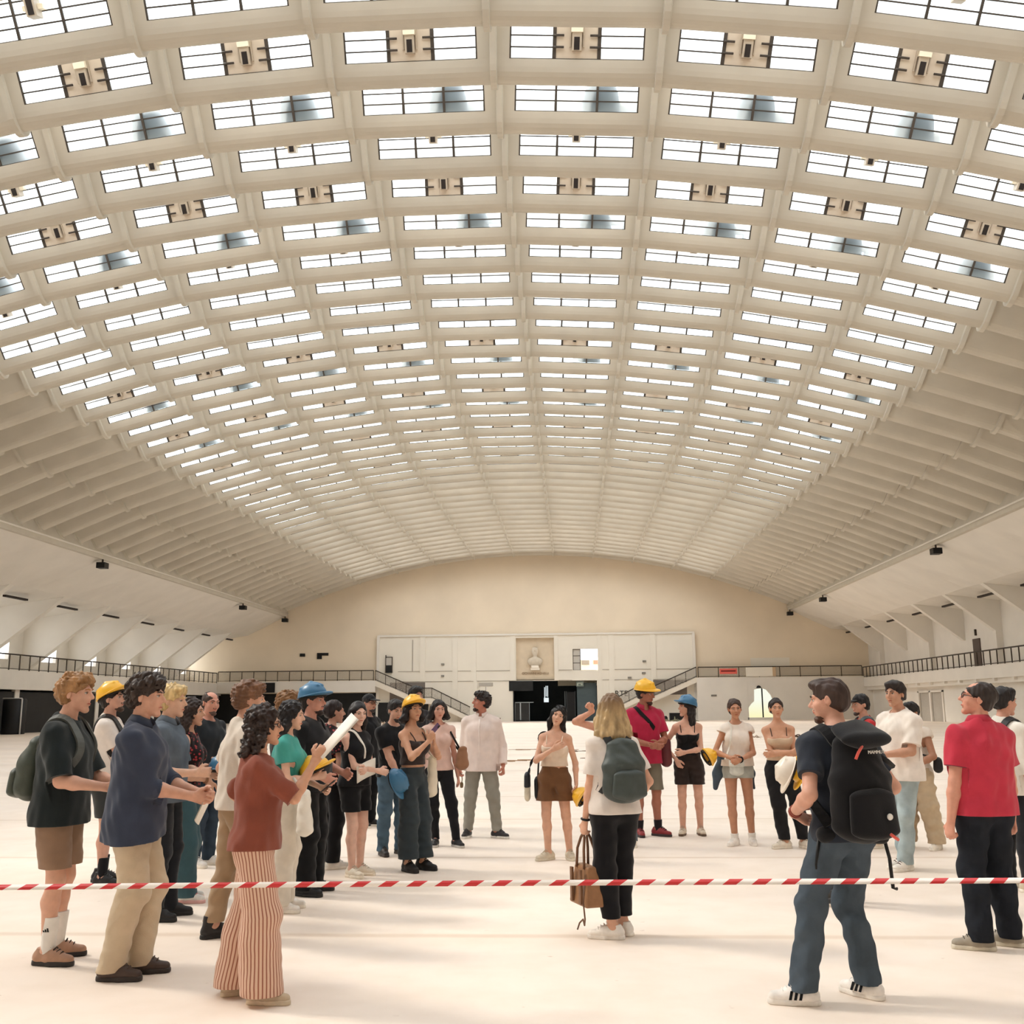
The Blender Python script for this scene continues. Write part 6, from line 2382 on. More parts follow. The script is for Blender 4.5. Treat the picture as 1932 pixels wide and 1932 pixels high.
def person_white_shirt():
    p = Person('man in white long sleeved shirt and grey-green trousers looking away to the side', 2.98, 13.22, 186, 1.80, h=0.0066, skin=(192, 122, 100), hair_rgb=(38, 30, 28),
               head=(-62, 8, 0), feet={'R': (0.18, 0.0, -4), 'L': (-0.20, 0.03, 62)}, hip_tilt=3, shrugL=0.005,
               arms={'R': {'to': (0.26, 0.05, 0.86), 'curl': 0.6}, 'L': {'to': (-0.28, 0.04, 0.87), 'curl': 0.7}})
    p.build_body()
    p.hair('quiff', (40, 31, 29), 1.3, curly=0.25, seed=9)
    p.beard((62, 46, 42))
    sh = p.top('white_shirt', (228, 212, 204), sleeve=1.93, hem=-0.13, o=0.024, sleeve_o=0.018, drape=0.02, fold=0.005, neck=0.066)
    p.collar((230, 214, 206), gap=0.25, fold=False)
    pl = MB().tube([p.c(0, 0.105, 0.17), p.c(0.0, 0.150, 0.06), p.c(0.0, 0.156, -0.10), (0.005, 0.150, 0.95 * p.k), (0.008, 0.146, 0.84 * p.k)], 0.012, 6)
    pl.build('button_placket', cloth_mat((236, 222, 214)), sh)
    p.trousers('trousers', (146, 142, 130), end=0.085, r=(0.102, 0.076, 0.060), fold=0.006)
    p.shoes((44, 42, 44), sole=(226, 222, 214), tongue=(70, 68, 68))
    g = empty('folded_glasses', p.w(p.J['gripR'] + np.array((0, 0.01, -0.14))), 0.4, 'small brown folded glasses hanging from the hand of man in white shirt', 'glasses')
    MB().tube([(0, 0, 0.14), (0.01, 0.01, 0.07), (0, 0.0, 0.02)], 0.006, 6).build('temple', cloth_mat((120, 92, 56), 'leather'), g)
    MB().lathe([(0.004, 0.04), (0.02, 0.03), (0.023, 0.0), (0.018, -0.03), (0.003, -0.035)], 10, (0, 0, 0), 1, 0.4).build('lens', cloth_mat((110, 84, 50), 'leather'), g)


def person_brown_shorts():
    p = Person('woman with long black hair in cream crop top and brown shorts, hand on chest', 3.95, 11.34, 188, 1.62, female=True, h=0.0062, skin=(218, 166, 138), hair_rgb=(26, 22, 23),
               side=-3, head=(4, 6, -16), pelvis=(0.02, 0.0), hip_tilt=3, feet={'R': (0.10, 0.04, -38), 'L': (-0.14, -0.06, 20)},
               arms={'R': {'to': (0.00, 0.20, 1.27), 'pole': (0.9, 0.0, -1), 'curl': 0.15, 'palm': (0, -1, 0), 'dir': (-0.8, 0.1, 0.35)}, 'L': {'to': (-0.25, 0.06, 0.86), 'pole': (-0.3, -1, 0), 'curl': 0.7}})
    p.build_body()
    p.hair('long', (27, 23, 24), 1.1, length=0.36, seed=17)
    p.top('crop_top', (226, 206, 186), sleeve=0, strap=True, topz=0.055, hem=0.135, o=0.014)
    p.trousers('brown_shorts', (116, 76, 46), crop_knee=0.62, r=(0.112, 0.118, 0.1), top=0.13, fold=0.009)
    p.shoes((210, 196, 172), sole=(222, 212, 192), bulk=1.12, tongue=(190, 176, 152))
    held_hat(p, YEL, p.J['gripL'] + np.array((-0.10, 0.02, -0.06)), ry(58) @ rx(8), 'yellow hard hat hanging from the hand of woman in brown shorts')
    th = box_bag(p, 'cream and black camera bag hanging beside the brown shorts', (0.31, 0.02, 0.60), (0.06, 0.11, 0.30), (214, 204, 182),
            None, flap=(34, 36, 44))
    p.strap('strap', [(0.30, 0.0, 0.89), (0.262, -0.01, 1.05), p.c(0.205, -0.01, 0.02), p.c(0.15, -0.02, 0.16), p.c(0.10, -0.07, 0.15)], 0.034, cloth_mat((28, 27, 30)), th)
    box_bag(p, 'black pouch between the camera bag and the brown shorts', (0.205, 0.02, 0.62), (0.05, 0.12, 0.24), (28, 28, 32), [[(0.20, 0.0, 0.82), (0.19, -0.02, 1.02)]], name='pouch', strap_rgb=(28, 27, 30))
    sg_ = MB()
    for sg in (1, -1):
        sg_.tube([p.hp(sg * 0.034 + 0.024 * math.cos(t), 0.070, 0.108 + 0.02 * math.sin(t)) for t in np.linspace(0, 2 * math.pi, 13)], 0.0045, 5)
        sg_.tube([p.hp(sg * 0.058, 0.07, 0.108), p.hp(sg * 0.088, -0.02, 0.062)], 0.004, 5)
    sg_.build('sunglasses', M_BLACK, p.root)


def person_pointing():
    p = Person('person with raised hand hidden behind the blonde woman with the backpack', 4.62, 12.4, 186, 1.72, h=0.0078, skin=(222, 160, 132), hair_rgb=(50, 38, 32), feet={'R': (0.20, 0.0, -4), 'L': (-0.20, 0.0, 10)},
               arms={'R': {'to': (0.24, 0.10, 1.60), 'pole': (0.9, -0.3, -0.6), 'curl': 0.8, 'dir': (0.5, 0.2, 0.75), 'palm': (0.2, 1, 0.0)}})
    p.build_body()
    p.hair('short', (50, 38, 32))
    p.top('dark_top', (44, 42, 46), sleeve=0, hem=-0.04)
    p.trousers('jeans', (84, 98, 112), 'denim', end=0.06)
    p.shoes((222, 210, 192), tongue=(206, 196, 180))


def person_blonde_backpack():
    p = Person('blonde woman seen from behind in white tee and black trousers carrying a handbag', 4.43, 7.64, 338, 1.69, female=True, h=0.0058, skin=(222, 168, 140), hair_rgb=(196, 164, 112),
               pelvis=(0.0, 0.0), head=(-4, 2, 0), feet={'R': (0.07, 0.06, 30), 'L': (-0.06, -0.04, 62)},
               arms={'L': {'to': (-0.225, 0.06, 0.80), 'pole': (-0.3, -1, 0), 'curl': 0.95, 'palm': (0.9, 0.3, 0)}, 'R': {'to': (0.22, 0.12, 0.95), 'pole': (0.5, -1, -0.2)}})
    p.build_body()
    hr = p.hair('bob', (180, 154, 114), 1.1, length=0.20, seed=10)
    nt = hr.data.materials[0].node_tree
    b = nt.nodes['Principled BSDF']
    tc = nt.nodes.new('ShaderNodeTexCoord')
    sp = nt.nodes.new('ShaderNodeSeparateXYZ')
    nt.links.new(tc.outputs['Object'], sp.inputs[0])
    src = b.inputs['Base Color'].links[0].from_socket
    rp = nt.nodes.new('ShaderNodeMapRange')
    rp.inputs['From Min'].default_value = p.hp(0, 0, -0.02)[2]
    rp.inputs['From Max'].default_value = p.hp(0, 0, 0.10)[2]
    nt.links.new(sp.outputs[2], rp.inputs['Value'])
    mx = nt.nodes.new('ShaderNodeMix')
    mx.data_type = 'RGBA'
    nt.links.new(rp.outputs[0], mx.inputs[0])
    nt.links.new(src, mx.inputs[6])
    mx.inputs[7].default_value = (*lin((112, 84, 58)), 1)
    nt.links.new(mx.outputs[2], b.inputs['Base Color'])
    p.top('white_t_shirt', (230, 220, 212), sleeve=0.72, hem=-0.04, o=0.022, drape=0.012, fold=0.006)
    p.trousers('black_trousers', (25, 25, 29), end=0.145, r=(0.098, 0.082, 0.066), top=0.06, fold=0.006)
    p.shoes((238, 232, 224), sole=(238, 232, 224), tongue=(230, 224, 216))
    p.backpack('dark grey-green backpack on the blonde woman seen from behind', (64, 74, 72), wdt=0.165, hgt=0.50, dep=0.17, z0=-0.30, strap_rgb=(52, 54, 56), y=-0.125)
    el, wr = p.J['elL'], p.J['wrL']
    d = N(wr - el)
    a = N(np.cross(d, (0.3, 1, 0.1)))
    bb = np.cross(d, a)
    MB().tube([wr - d * 0.01 + 0.028 * (a * math.cos(x) + bb * math.sin(x)) for x in np.linspace(0, 2 * math.pi, 13)], 0.008, 6).build('bracelet', M_BLACK, p.root)
    org = p.J['gripL'] + np.array((0, 0.02, -0.50))
    th = p.thing('handbag', 'structured brown leather handbag held by the blonde woman', 'bag', org)
    hb = MB()
    o = [(-0.075, -0.16, 0.0), (0.075, -0.16, 0.0), (0.075, 0.16, 0.0), (-0.075, 0.16, 0.0)]
    t = [(-0.04, -0.125, 0.27), (0.04, -0.125, 0.27), (0.04, 0.125, 0.27), (-0.04, 0.125, 0.27)]
    hb.hexa(o, t)
    body = hb.build('bag_body', cloth_mat((150, 106, 70), 'leather'), th[0])
    md = body.modifiers.new('round', 'BEVEL')
    md.width = 0.018
    md.segments = 3
    for x in (-0.045, 0.045):
        hd = MB().tube([(x, -0.07, 0.25), (x * 0.9, -0.06, 0.38), (x * 0.5, -0.03, 0.46), (x * 0.4, 0.0, 0.49), (x * 0.5, 0.03, 0.46), (x * 0.9, 0.06, 0.38), (x, 0.07, 0.25)], 0.010, 7)
        hd.build('handle', cloth_mat((120, 78, 50), 'leather'), th[0])
    for y in (-0.08, 0.08):
        MB().box(-0.088, -0.072, y - 0.018, y + 0.018, 0.02, 0.25).build('side_band', cloth_mat((124, 84, 54), 'leather'), th[0])
    MB().tube([(-0.07, -0.14, 0.20), (-0.11, -0.20, 0.05), (-0.10, -0.20, -0.06), (-0.08, -0.14, -0.11), (-0.07, -0.09, -0.08), (-0.08, -0.05, -0.11), (-0.08, -0.01, -0.16)], 0.006, 6).build('loose_strap', cloth_mat((110, 72, 46), 'leather'), th[0])


def person_red_polo_yellow_helmet():
    p = Person('young man in yellow hard hat and crimson polo with a dark red sling bag', 5.05, 13.36, 158, 1.90, h=0.0068, skin=(176, 112, 88), hair_rgb=(30, 25, 24), lean=4,
               head=(34, -6, 4), feet={'R': (0.10, 0.0, -12), 'L': (-0.12, 0.05, 30)},
               arms={'R': {'to': (0.03, 0.25, 1.05), 'pole': (0.9, -0.4, -0.7), 'curl': 0.5, 'palm': (-1, 0, 0)}, 'L': {'to': (-0.04, 0.26, 1.06), 'pole': (-0.9, -0.4, -0.7), 'curl': 0.5}})
    p.build_body()
    p.hair('short', (30, 25, 24), 1.2)
    p.beard((60, 40, 34))
    p.helmet(YEL, 4)
    p.top('crimson_polo', (188, 40, 72), sleeve=0.72, hem=-0.10, o=0.024, drape=0.02, vneck=0.03, neck=0.064)
    p.collar((176, 38, 66), gap=0.4)
    p.trousers('shorts', (126, 118, 100), crop_knee=0.95, r=(0.106, 0.090, 0.1))
    p.socks((40, 36, 40), 0.10)
    p.shoes((150, 46, 50), sole=(60, 48, 48), tongue=(40, 30, 30))
    th = box_bag(p, 'dark red sling bag at the hip of the man in crimson polo', (-0.25, 0.10, 0.84), (0.13, 0.14, 0.36), (104, 40, 44), None, name='sling_bag', yaw=20)
    p.strap('strap', [(-0.22, 0.10, 1.14), p.c(-0.12, 0.13, -0.10), p.c(0.0, 0.15, 0.04), p.c(0.09, 0.09, 0.14), p.c(0.11, 0.0, 0.18), p.c(0.07, -0.10, 0.10), p.c(-0.10, -0.13, -0.10), (-0.25, 0.0, 1.12)], 0.05, cloth_mat((26, 24, 26)), th)


def person_blue_helmet_black_top():
    p = Person('woman in blue hard hat, black camisole and dark brown shorts, head turned aside', 5.61, 13.46, 184, 1.70, female=True, h=0.0066, skin=(222, 168, 142), hair_rgb=(28, 23, 24),
               head=(-66, 6, 0), feet={'R': (0.11, 0.02, -10), 'L': (-0.12, 0.0, 14)},
               arms={'R': {'to': (0.17, 0.12, 0.98), 'pole': (1, -0.5, 0), 'curl': 0.3, 'palm': (-0.6, -0.8, 0), 'dir': (-0.4, 0.1, -0.9)}, 'L': {'to': (0.06, 0.22, 1.07), 'pole': (-1, -0.3, -0.7), 'curl': 0.5, 'palm': (0, -1, 0)}})
    p.build_body()
    p.hair('long', (30, 24, 25), 0.9, length=0.34, seed=19)
    p.helmet(BLU, 10)
    p.top('black_camisole', (26, 25, 28), sleeve=0, strap=True, topz=0.06, hem=0.09, o=0.012)
    p.trousers('brown_shorts', (52, 40, 36), crop_knee=0.66, r=(0.104, 0.102, 0.1), top=0.13, fold=0.008)
    p.shoes((222, 208, 186), sole=(110, 84, 64), tongue=(190, 170, 150))


def person_white_top_bag():
    p = Person('woman in white sleeveless top and denim shorts with a jacket tied round her waist', 6.04, 12.5, 182, 1.68, female=True, h=0.0062, skin=(196, 138, 106), hair_rgb=(60, 42, 34),
               head=(2, 0, 4), feet={'R': (0.04, 0.03, -30), 'L': (-0.18, -0.05, 4)}, hip_tilt=-3, pelvis=(-0.04, 0),
               arms={'R': {'to': (0.07, 0.24, 1.06), 'pole': (1, -0.5, -0.6), 'curl': 0.5, 'palm': (-0.3, -1, 0)}, 'L': {'to': (-0.04, 0.27, 1.04), 'pole': (-1, -0.5, -0.6), 'curl': 0.5, 'palm': (0.3, -1, 0)}})
    p.build_body()
    p.hair('bun', (62, 44, 36), 0.9)
    p.top('white_top', (230, 218, 206), sleeve=0.14, hem=0.02, o=0.020, drape=0.012, sleeve_o=0.03)
    p.trousers('denim_shorts', (178, 180, 172), 'denim', crop_knee=0.30, r=(0.096, 0.104, 0.1), top=0.10)
    p.socks((236, 230, 222), 0.06)
    p.shoes((240, 234, 226), sole=(240, 234, 226), tongue=(232, 226, 218))
    J = Field()
    for sg in (1, -1):
        J.cone((sg * 0.12, -0.06, 0.99), (sg * 0.19, -0.08, 0.80), 0.035, 0.06, 0.03)
        J.cone((sg * 0.19, -0.08, 0.80), (sg * 0.22, -0.06, 0.64), 0.055, 0.02, 0.03)
        J.cone((sg * 0.14, 0.05, 1.0), (sg * 0.12, -0.08, 1.0), 0.03, 0.04, 0.03)
    J.cone((0.13, -0.10, 0.98), (-0.13, -0.10, 0.98), 0.05, 0.05, 0.03)
    J.noise(0.008, 30, 3)
    field_obj('denim_jacket', J, 0.007, cloth_mat((74, 88, 102), 'denim'), p.root)
    th = box_bag(p, 'pale grey crossbody bag before the denim shorts', (0.0, 0.20, 0.80), (0.155, 0.09, 0.20), (206, 208, 200),
            None, name='crossbody_bag', flap=(214, 216, 208))
    p.strap('strap', [(0.13, 0.20, 0.98), p.c(0.10, 0.15, -0.06), p.c(0.075, 0.12, 0.10), p.c(0.06, 0.03, 0.18), p.c(0.06, -0.08, 0.14)], 0.018, cloth_mat((222, 216, 204)), th)
    held_hat(p, YEL, p.J['elR'] + np.array((0.10, 0.06, -0.06)), ry(-62) @ rx(10), 'yellow hard hat hooked on the elbow of woman in white top')
    MB().tube([p.J['wrL'] + 0.03 * np.array((math.cos(a), 0.2 * math.sin(a), math.sin(a))) for a in np.linspace(0, 2 * math.pi, 13)], 0.012, 6).build('watch', M_BLACK, p.root)


def person_folded_arms_beige():
    p = Person('woman with folded arms in beige camisole with dark straps and black trousers', 6.56, 12.23, 186, 1.68, female=True, h=0.0062, skin=(206, 150, 118), hair_rgb=(44, 32, 28),
               head=(4, 4, 0), side=2, pelvis=(0.03, 0), feet={'R': (0.04, 0.04, -60), 'L': (-0.19, -0.02, 24)}, hip_tilt=3,
               arms={'R': {'to': (-0.09, 0.23, 1.14), 'pole': (1, 0.0, -1), 'curl': 0.3, 'palm': (0, -1, 0)}, 'L': {'to': (0.11, 0.20, 1.11), 'pole': (-1, 0.0, -1), 'curl': 0.3, 'palm': (0, -1, 0)}})
    p.build_body()
    p.hair('bun', (46, 33, 29), 0.8)
    cam_ = p.top('camisole', (206, 178, 150), sleeve=0, strap=True, topz=0.06, hem=0.10, o=0.013)
    for c in cam_.children:
        c.data.materials.clear()
        c.data.materials.append(cloth_mat((78, 56, 46)))
    p.trousers('black_trousers', (30, 29, 31), end=0.105, r=(0.104, 0.086, 0.068), top=0.13, fold=0.007)
    p.shoes((226, 214, 196), sole=(232, 222, 206), tongue=(212, 200, 184))


def person_hidden_black_tee():
    p = Person('person in black hidden behind the large black backpack, yellow hard hat in hand', 6.31, 8.9, 268, 1.70, h=0.0072, skin=(206, 150, 126), hair_rgb=(32, 27, 27),
               arms={'R': {'to': (0.12, 0.14, 1.12), 'pole': (0.5, -0.8, -1)}, 'L': {'to': (-0.12, 0.12, 1.10), 'pole': (-0.5, -0.8, -1), 'curl': 0.6}})
    p.build_body()
    p.hair('short', (32, 27, 27))
    p.top('black_t_shirt', (26, 26, 29), sleeve=0.6)
    p.trousers('trousers', (36, 38, 44), end=0.05)
    p.shoes((60, 56, 54))
    held_hat(p, YEL, p.J['palmL'] + np.array((-0.05, 0.11, 0.03)), rx(-60), 'yellow hard hat held just left of the large black backpack')
    held_hat(p, (228, 218, 204), p.J['palmL'] + np.array((-0.05, 0.235, 0.01)), rx(-66), 'white hard hat beyond the yellow one by the black backpack', 0.98)
    tote(p, 'small black bag hanging left of the large black backpack', (-0.20, 0.15, 0.84), 0.10, 0.22, 0.10, (26, 26, 30), [[(-0.2, 0.15, 1.0), p.J['elL'] + np.array((0, 0.06, 0.0))]], name='black_bag')


def person_big_backpack():
    p = Person('man seen from behind in navy tee and jeans, hand on hip, large black backpack', 5.64, 6.12, 341, 1.78, h=0.0056, skin=(214, 158, 134), hair_rgb=(56, 42, 36),
               lean=2, head=(44, -2, 0), pelvis=(0.02, 0.0), drop=0.025, feet={'R': (0.12, 0.0, 22), 'L': (-0.30, -0.01, 66)},
               arms={'L': {'to': (-0.225, 0.10, 0.99), 'pole': (-0.25, -1.0, 0.0), 'curl': 0.35, 'palm': (0.8, -0.3, 0), 'dir': (0.75, 0.15, -0.35)}, 'R': {'to': (0.22, 0.16, 1.0), 'pole': (0.9, -0.7, 0.2)}})
    p.build_body()
    p.hair('quiff', (60, 44, 38), 0.8, seed=7)
    p.beard((86, 62, 50))
    p.top('navy_t_shirt', (42, 48, 60), sleeve=0.62, hem=-0.06, o=0.022)
    p.trousers('jeans', (70, 82, 94), 'denim', end=0.075, r=(0.104, 0.082, 0.074), fold=0.009)
    p.shoes((238, 232, 226), sole=(232, 226, 218), stripes=(24, 24, 28), bulk=1.10, tongue=(230, 226, 220))
    th = p.backpack('large black backpack with coral zips on the man in navy tee', (25, 25, 28), wdt=0.18, hgt=0.62, dep=0.20, z0=-0.40, strap_rgb=(24, 24, 27), y=-0.125, kind='plain')
    e, org = th
    q = p.k
    M_COR = cloth_mat((224, 96, 84))

    def loc(x, y, z):
        return tuple(p.c(x, y, z) - org)
    MB().tube([loc(-0.10, -0.338, 0.05), loc(-0.085, -0.345, 0.085), loc(-0.05, -0.335, 0.12)], 0.008, 6).build('zip', M_COR, e)
    MB().tube([loc(0.05, -0.375, -0.345), loc(0.10, -0.365, -0.375)], 0.009, 6).build('zip', M_COR, e)
    F = Field()
    F.cone(p.c(0, -0.30, 0.155), p.c(0, -0.20, 0.215), 0.05, 0.045, 0.02, p.Rc @ np.array((1, 0, 0)), 3.2, 1.0)
    F.noise(0.004, 40, 3)
    p.piece('lid', F, cloth_mat((30, 31, 35)), th)
    Rw = (p.Rc @ rotx(math.pi / 2))
    for body, size, pos in (('MAMMUT', 0.026, (0.045, -0.322, 0.085)),):
        t = text('brand_lettering', body, size, mat('white_print', (226, 222, 216), 0.6), (0, 0, 0), (0, 0, 0), e, 0.002, width=0.105)
        M = np.eye(4)
        M[:3, :3] = Rw
        M[:3, 3] = loc(*pos)
        t.matrix_local = Matrix(M.tolist())
    lg = MB().lathe([(0.001, 0.006), (0.016, 0.006), (0.018, 0.0)], 14)
    lo = lg.build('round_logo', mat('white_print', (226, 222, 216), 0.6), e)
    M = np.eye(4)
    M[:3, :3] = Rw
    M[:3, 3] = loc(0.06, -0.367, -0.255)
    lo.matrix_local = Matrix(M.tolist())
    hb = Field()
    hb.cone(p.c(-0.17, -0.08, -0.36), p.c(-0.12, 0.06, -0.36), 0.035, 0.03, 0.02)
    hb.cone(p.c(-0.17, -0.08, -0.36), p.c(0.17, -0.12, -0.38), 0.04, 0.04, 0.03)
    p.piece('hip_belt', hb, cloth_mat((25, 25, 28)), th)
    MB().tube([loc(-0.19, -0.06, -0.36), loc(-0.21, -0.04, -0.52), loc(-0.20, -0.03, -0.66)], 0.011, 6).build('loose_strap', M_BLACK, e)
    MB().tube([loc(0.18, -0.12, -0.38), loc(0.22, -0.10, -0.50), loc(0.225, -0.10, -0.66), loc(0.25, -0.10, -0.665)], 0.010, 6).build('loose_strap', M_BLACK, e)
    MB().tube([loc(0.18, -0.16, 0.06), loc(0.24, -0.14, 0.03), loc(0.28, -0.13, 0.0)], 0.016, 6).build('side_strap', M_BLACK, e)
    d = N(p.J['wrL'] - p.J['elL'])
    a = N(np.cross(d, (0.2, 0.3, 1)))
    b2 = np.cross(d, a)
    for t in (0.86, 0.93):
        c = p.J['elL'] + (p.J['wrL'] - p.J['elL']) * t
        MB().tube([c + 0.034 * (a * math.cos(x) + b2 * math.sin(x)) for x in np.linspace(0, 2 * math.pi, 13)], 0.005, 5).build('bracelet', cloth_mat((150, 70, 56), 'leather'), p.root)


def person_red_hidden_cap():
    p = Person('man in black cap and red top beyond the large black backpack', 7.52, 12.3, 262, 1.72, h=0.0085, skin=(200, 146, 124), hair_rgb=(28, 25, 26), head=(10, 0, 0))
    p.build_body()
    p.hair('short', (28, 25, 26))
    p.beard((60, 46, 42))
    p.cap((30, 28, 30))
    p.top('red_top', (190, 44, 46), sleeve=0.7)
    p.trousers('khaki_trousers', (176, 150, 118), end=0.05)
    p.shoes((226, 214, 198))
    p.backpack('grey-teal backpack on the man in red top', (92, 112, 118), wdt=0.14, hgt=0.40, dep=0.12)


def person_white_tee_light_jeans():
    p = Person('young man with dark hair in white tee and light blue jeans', 7.43, 10.7, 248, 1.83, h=0.0060, skin=(198, 146, 118), hair_rgb=(36, 28, 26), head=(8, 4, 0), pelvis=(0, 0),
               feet={'R': (0.05, 0.02, -6), 'L': (-0.06, 0.10, 14)}, twist=8,
               arms={'L': {'to': (-0.12, 0.30, 1.08), 'pole': (-0.6, -0.8, -0.8), 'curl': 0.5}, 'R': {'to': (0.14, 0.32, 1.10), 'pole': (0.6, -0.8, -0.8), 'curl': 0.5}})
    p.build_body()
    p.hair('quiff', (38, 29, 27), 1.5, seed=22)
    p.top('white_t_shirt', (234, 224, 214), sleeve=0.78, hem=-0.10, o=0.026, sleeve_o=0.030, drape=0.03, fold=0.006)
    p.trousers('light_jeans', (164, 180, 184), 'denim', end=0.06, r=(0.098, 0.082, 0.072), fold=0.008)
    p.shoes((234, 228, 218), sole=(236, 230, 220), tongue=(90, 60, 56))


def person_baggy_khaki():
    p = Person('person in baggy khaki trousers with a black waist bag behind the light blue jeans', 8.05, 12.2, 236, 1.62, h=0.0080, skin=(168, 116, 88), hair_rgb=(28, 24, 24),
               feet={'R': (0.15, 0.08, -10), 'L': (-0.18, -0.04, 14)}, arms={'L': {'to': (-0.14, 0.22, 1.0), 'pole': (-1, -0.6, -0.3)}})
    p.build_body()
    p.hair('short', (28, 24, 24), 1.2)
    p.top('top', (214, 200, 186), sleeve=0.2, hem=-0.02)
    p.trousers('baggy_trousers', (192, 170, 140), end=0.075, r=(0.118, 0.122, 0.105), fold=0.009)
    p.shoes((234, 226, 212), tongue=(220, 212, 198))
    box_bag(p, 'small black waist bag on the baggy khaki trousers', (-0.27, -0.02, 0.84), (0.09, 0.10, 0.17), (26, 25, 28), [[(-0.25, 0.0, 1.0), (-0.16, 0.12, 1.04)]], name='waist_bag')


def person_red_polo():
    p = Person('man with glasses in red polo and dark jeans seen from behind, looking up', 6.92, 7.34, 344, 1.76, h=0.0056, skin=(216, 152, 128), hair_rgb=(44, 36, 33), girth=1.12, belly=0.03,
               head=(56, 13, 0), lean=-1, feet={'R': (0.14, 0.05, 44), 'L': (-0.12, 0.0, 62)},
               arms={'L': {'to': (-0.27, 0.0, 0.82), 'curl': 0.8, 'palm': (1, 0.2, 0)}, 'R': {'to': (0.26, 0.06, 0.84), 'curl': 0.6}})
    p.build_body()
    p.hair('balding', (46, 37, 34), 0.9, seed=9)
    F = Field()
    F.ell(p.hp(0, -0.03, 0.045), np.array((0.078, 0.092, 0.084)), 0.01, p.Rh.T)
    F.cut(p.hp(0, 0.03, 0.07), p.Rh @ np.array((0, 1, -0.35)))
    F.noise(0.002, 150, 4)
    field_obj('hair_top', F, 0.0045, hair_mat((46, 37, 34)), p.root)
    p.glasses((40, 24, 22))
    p.top('red_polo', (200, 54, 74), sleeve=0.66, hem=-0.06, o=0.024, sleeve_o=0.024, drape=0.02, neck=0.066, fold=0.006)
    p.collar((190, 48, 68), gap=0.35)
    for sd in 'RL':
        sh, el = p.J['sh' + sd], p.J['el' + sd]
        c = sh + (el - sh) * 0.645
        d = N(el - sh)
        G = Field()
        G.cone(c - d * 0.012, c + d * 0.004, 0.073, 0.073, 0.0)
        G.cut(c + d * 0.008, d)
        G.cut(c - d * 0.010, -d)
        field_obj('sleeve_band', G, 0.005, cloth_mat((120, 36, 56)), p.root)
    p.trousers('dark_jeans', (34, 38, 46), 'denim', end=0.055, r=(0.106, 0.086, 0.078), fold=0.007)
    p.shoes((150, 140, 124), sole=(210, 202, 184), bulk=1.06, tongue=(96, 90, 82))


def person_edge_white_shirt():
    p = Person('person in white shirt with black strap at the right edge behind red polo', 7.99, 9.53, 70, 1.74, h=0.0072, skin=(204, 146, 122), hair_rgb=(30, 26, 26), head=(-4, 0, 0), feet={'R': (0.10, 0.02, -20), 'L': (-0.16, 0.04, 10)})
    p.build_body()
    p.hair('short', (32, 27, 27), 1.3)
    p.top('white_shirt', (232, 226, 216), sleeve=1.3, hem=-0.10, drape=0.02)
    p.trousers('dark_trousers', (36, 38, 44), end=0.06)
    p.shoes((206, 192, 170), tongue=(190, 178, 158))
    p.backpack('black backpack on the person in white shirt at right edge', (30, 30, 34), wdt=0.14, hgt=0.40, dep=0.12)


PEOPLE = [person_blond_backpack, person_yellow_helmet_left, person_navy_shirt, person_blond_grey_shirt, person_floral_top, person_bald, person_cream_tee, person_striped_trousers,
          person_curly_hidden, person_teal_top, person_blue_helmet_beard, person_floral_blouse, person_black_dress, person_black_cap, person_goatee_jeans, person_yellow_helmet_phone,
          person_behind_phone_woman, person_hidden_tall, person_white_shirt, person_brown_shorts, person_pointing, person_blonde_backpack, person_red_polo_yellow_helmet,
          person_blue_helmet_black_top, person_white_top_bag, person_folded_arms_beige, person_hidden_black_tee, person_big_backpack, person_red_hidden_cap, person_white_tee_light_jeans,
          person_baggy_khaki, person_red_polo, person_edge_white_shirt]
for fn in PEOPLE:
    fn()

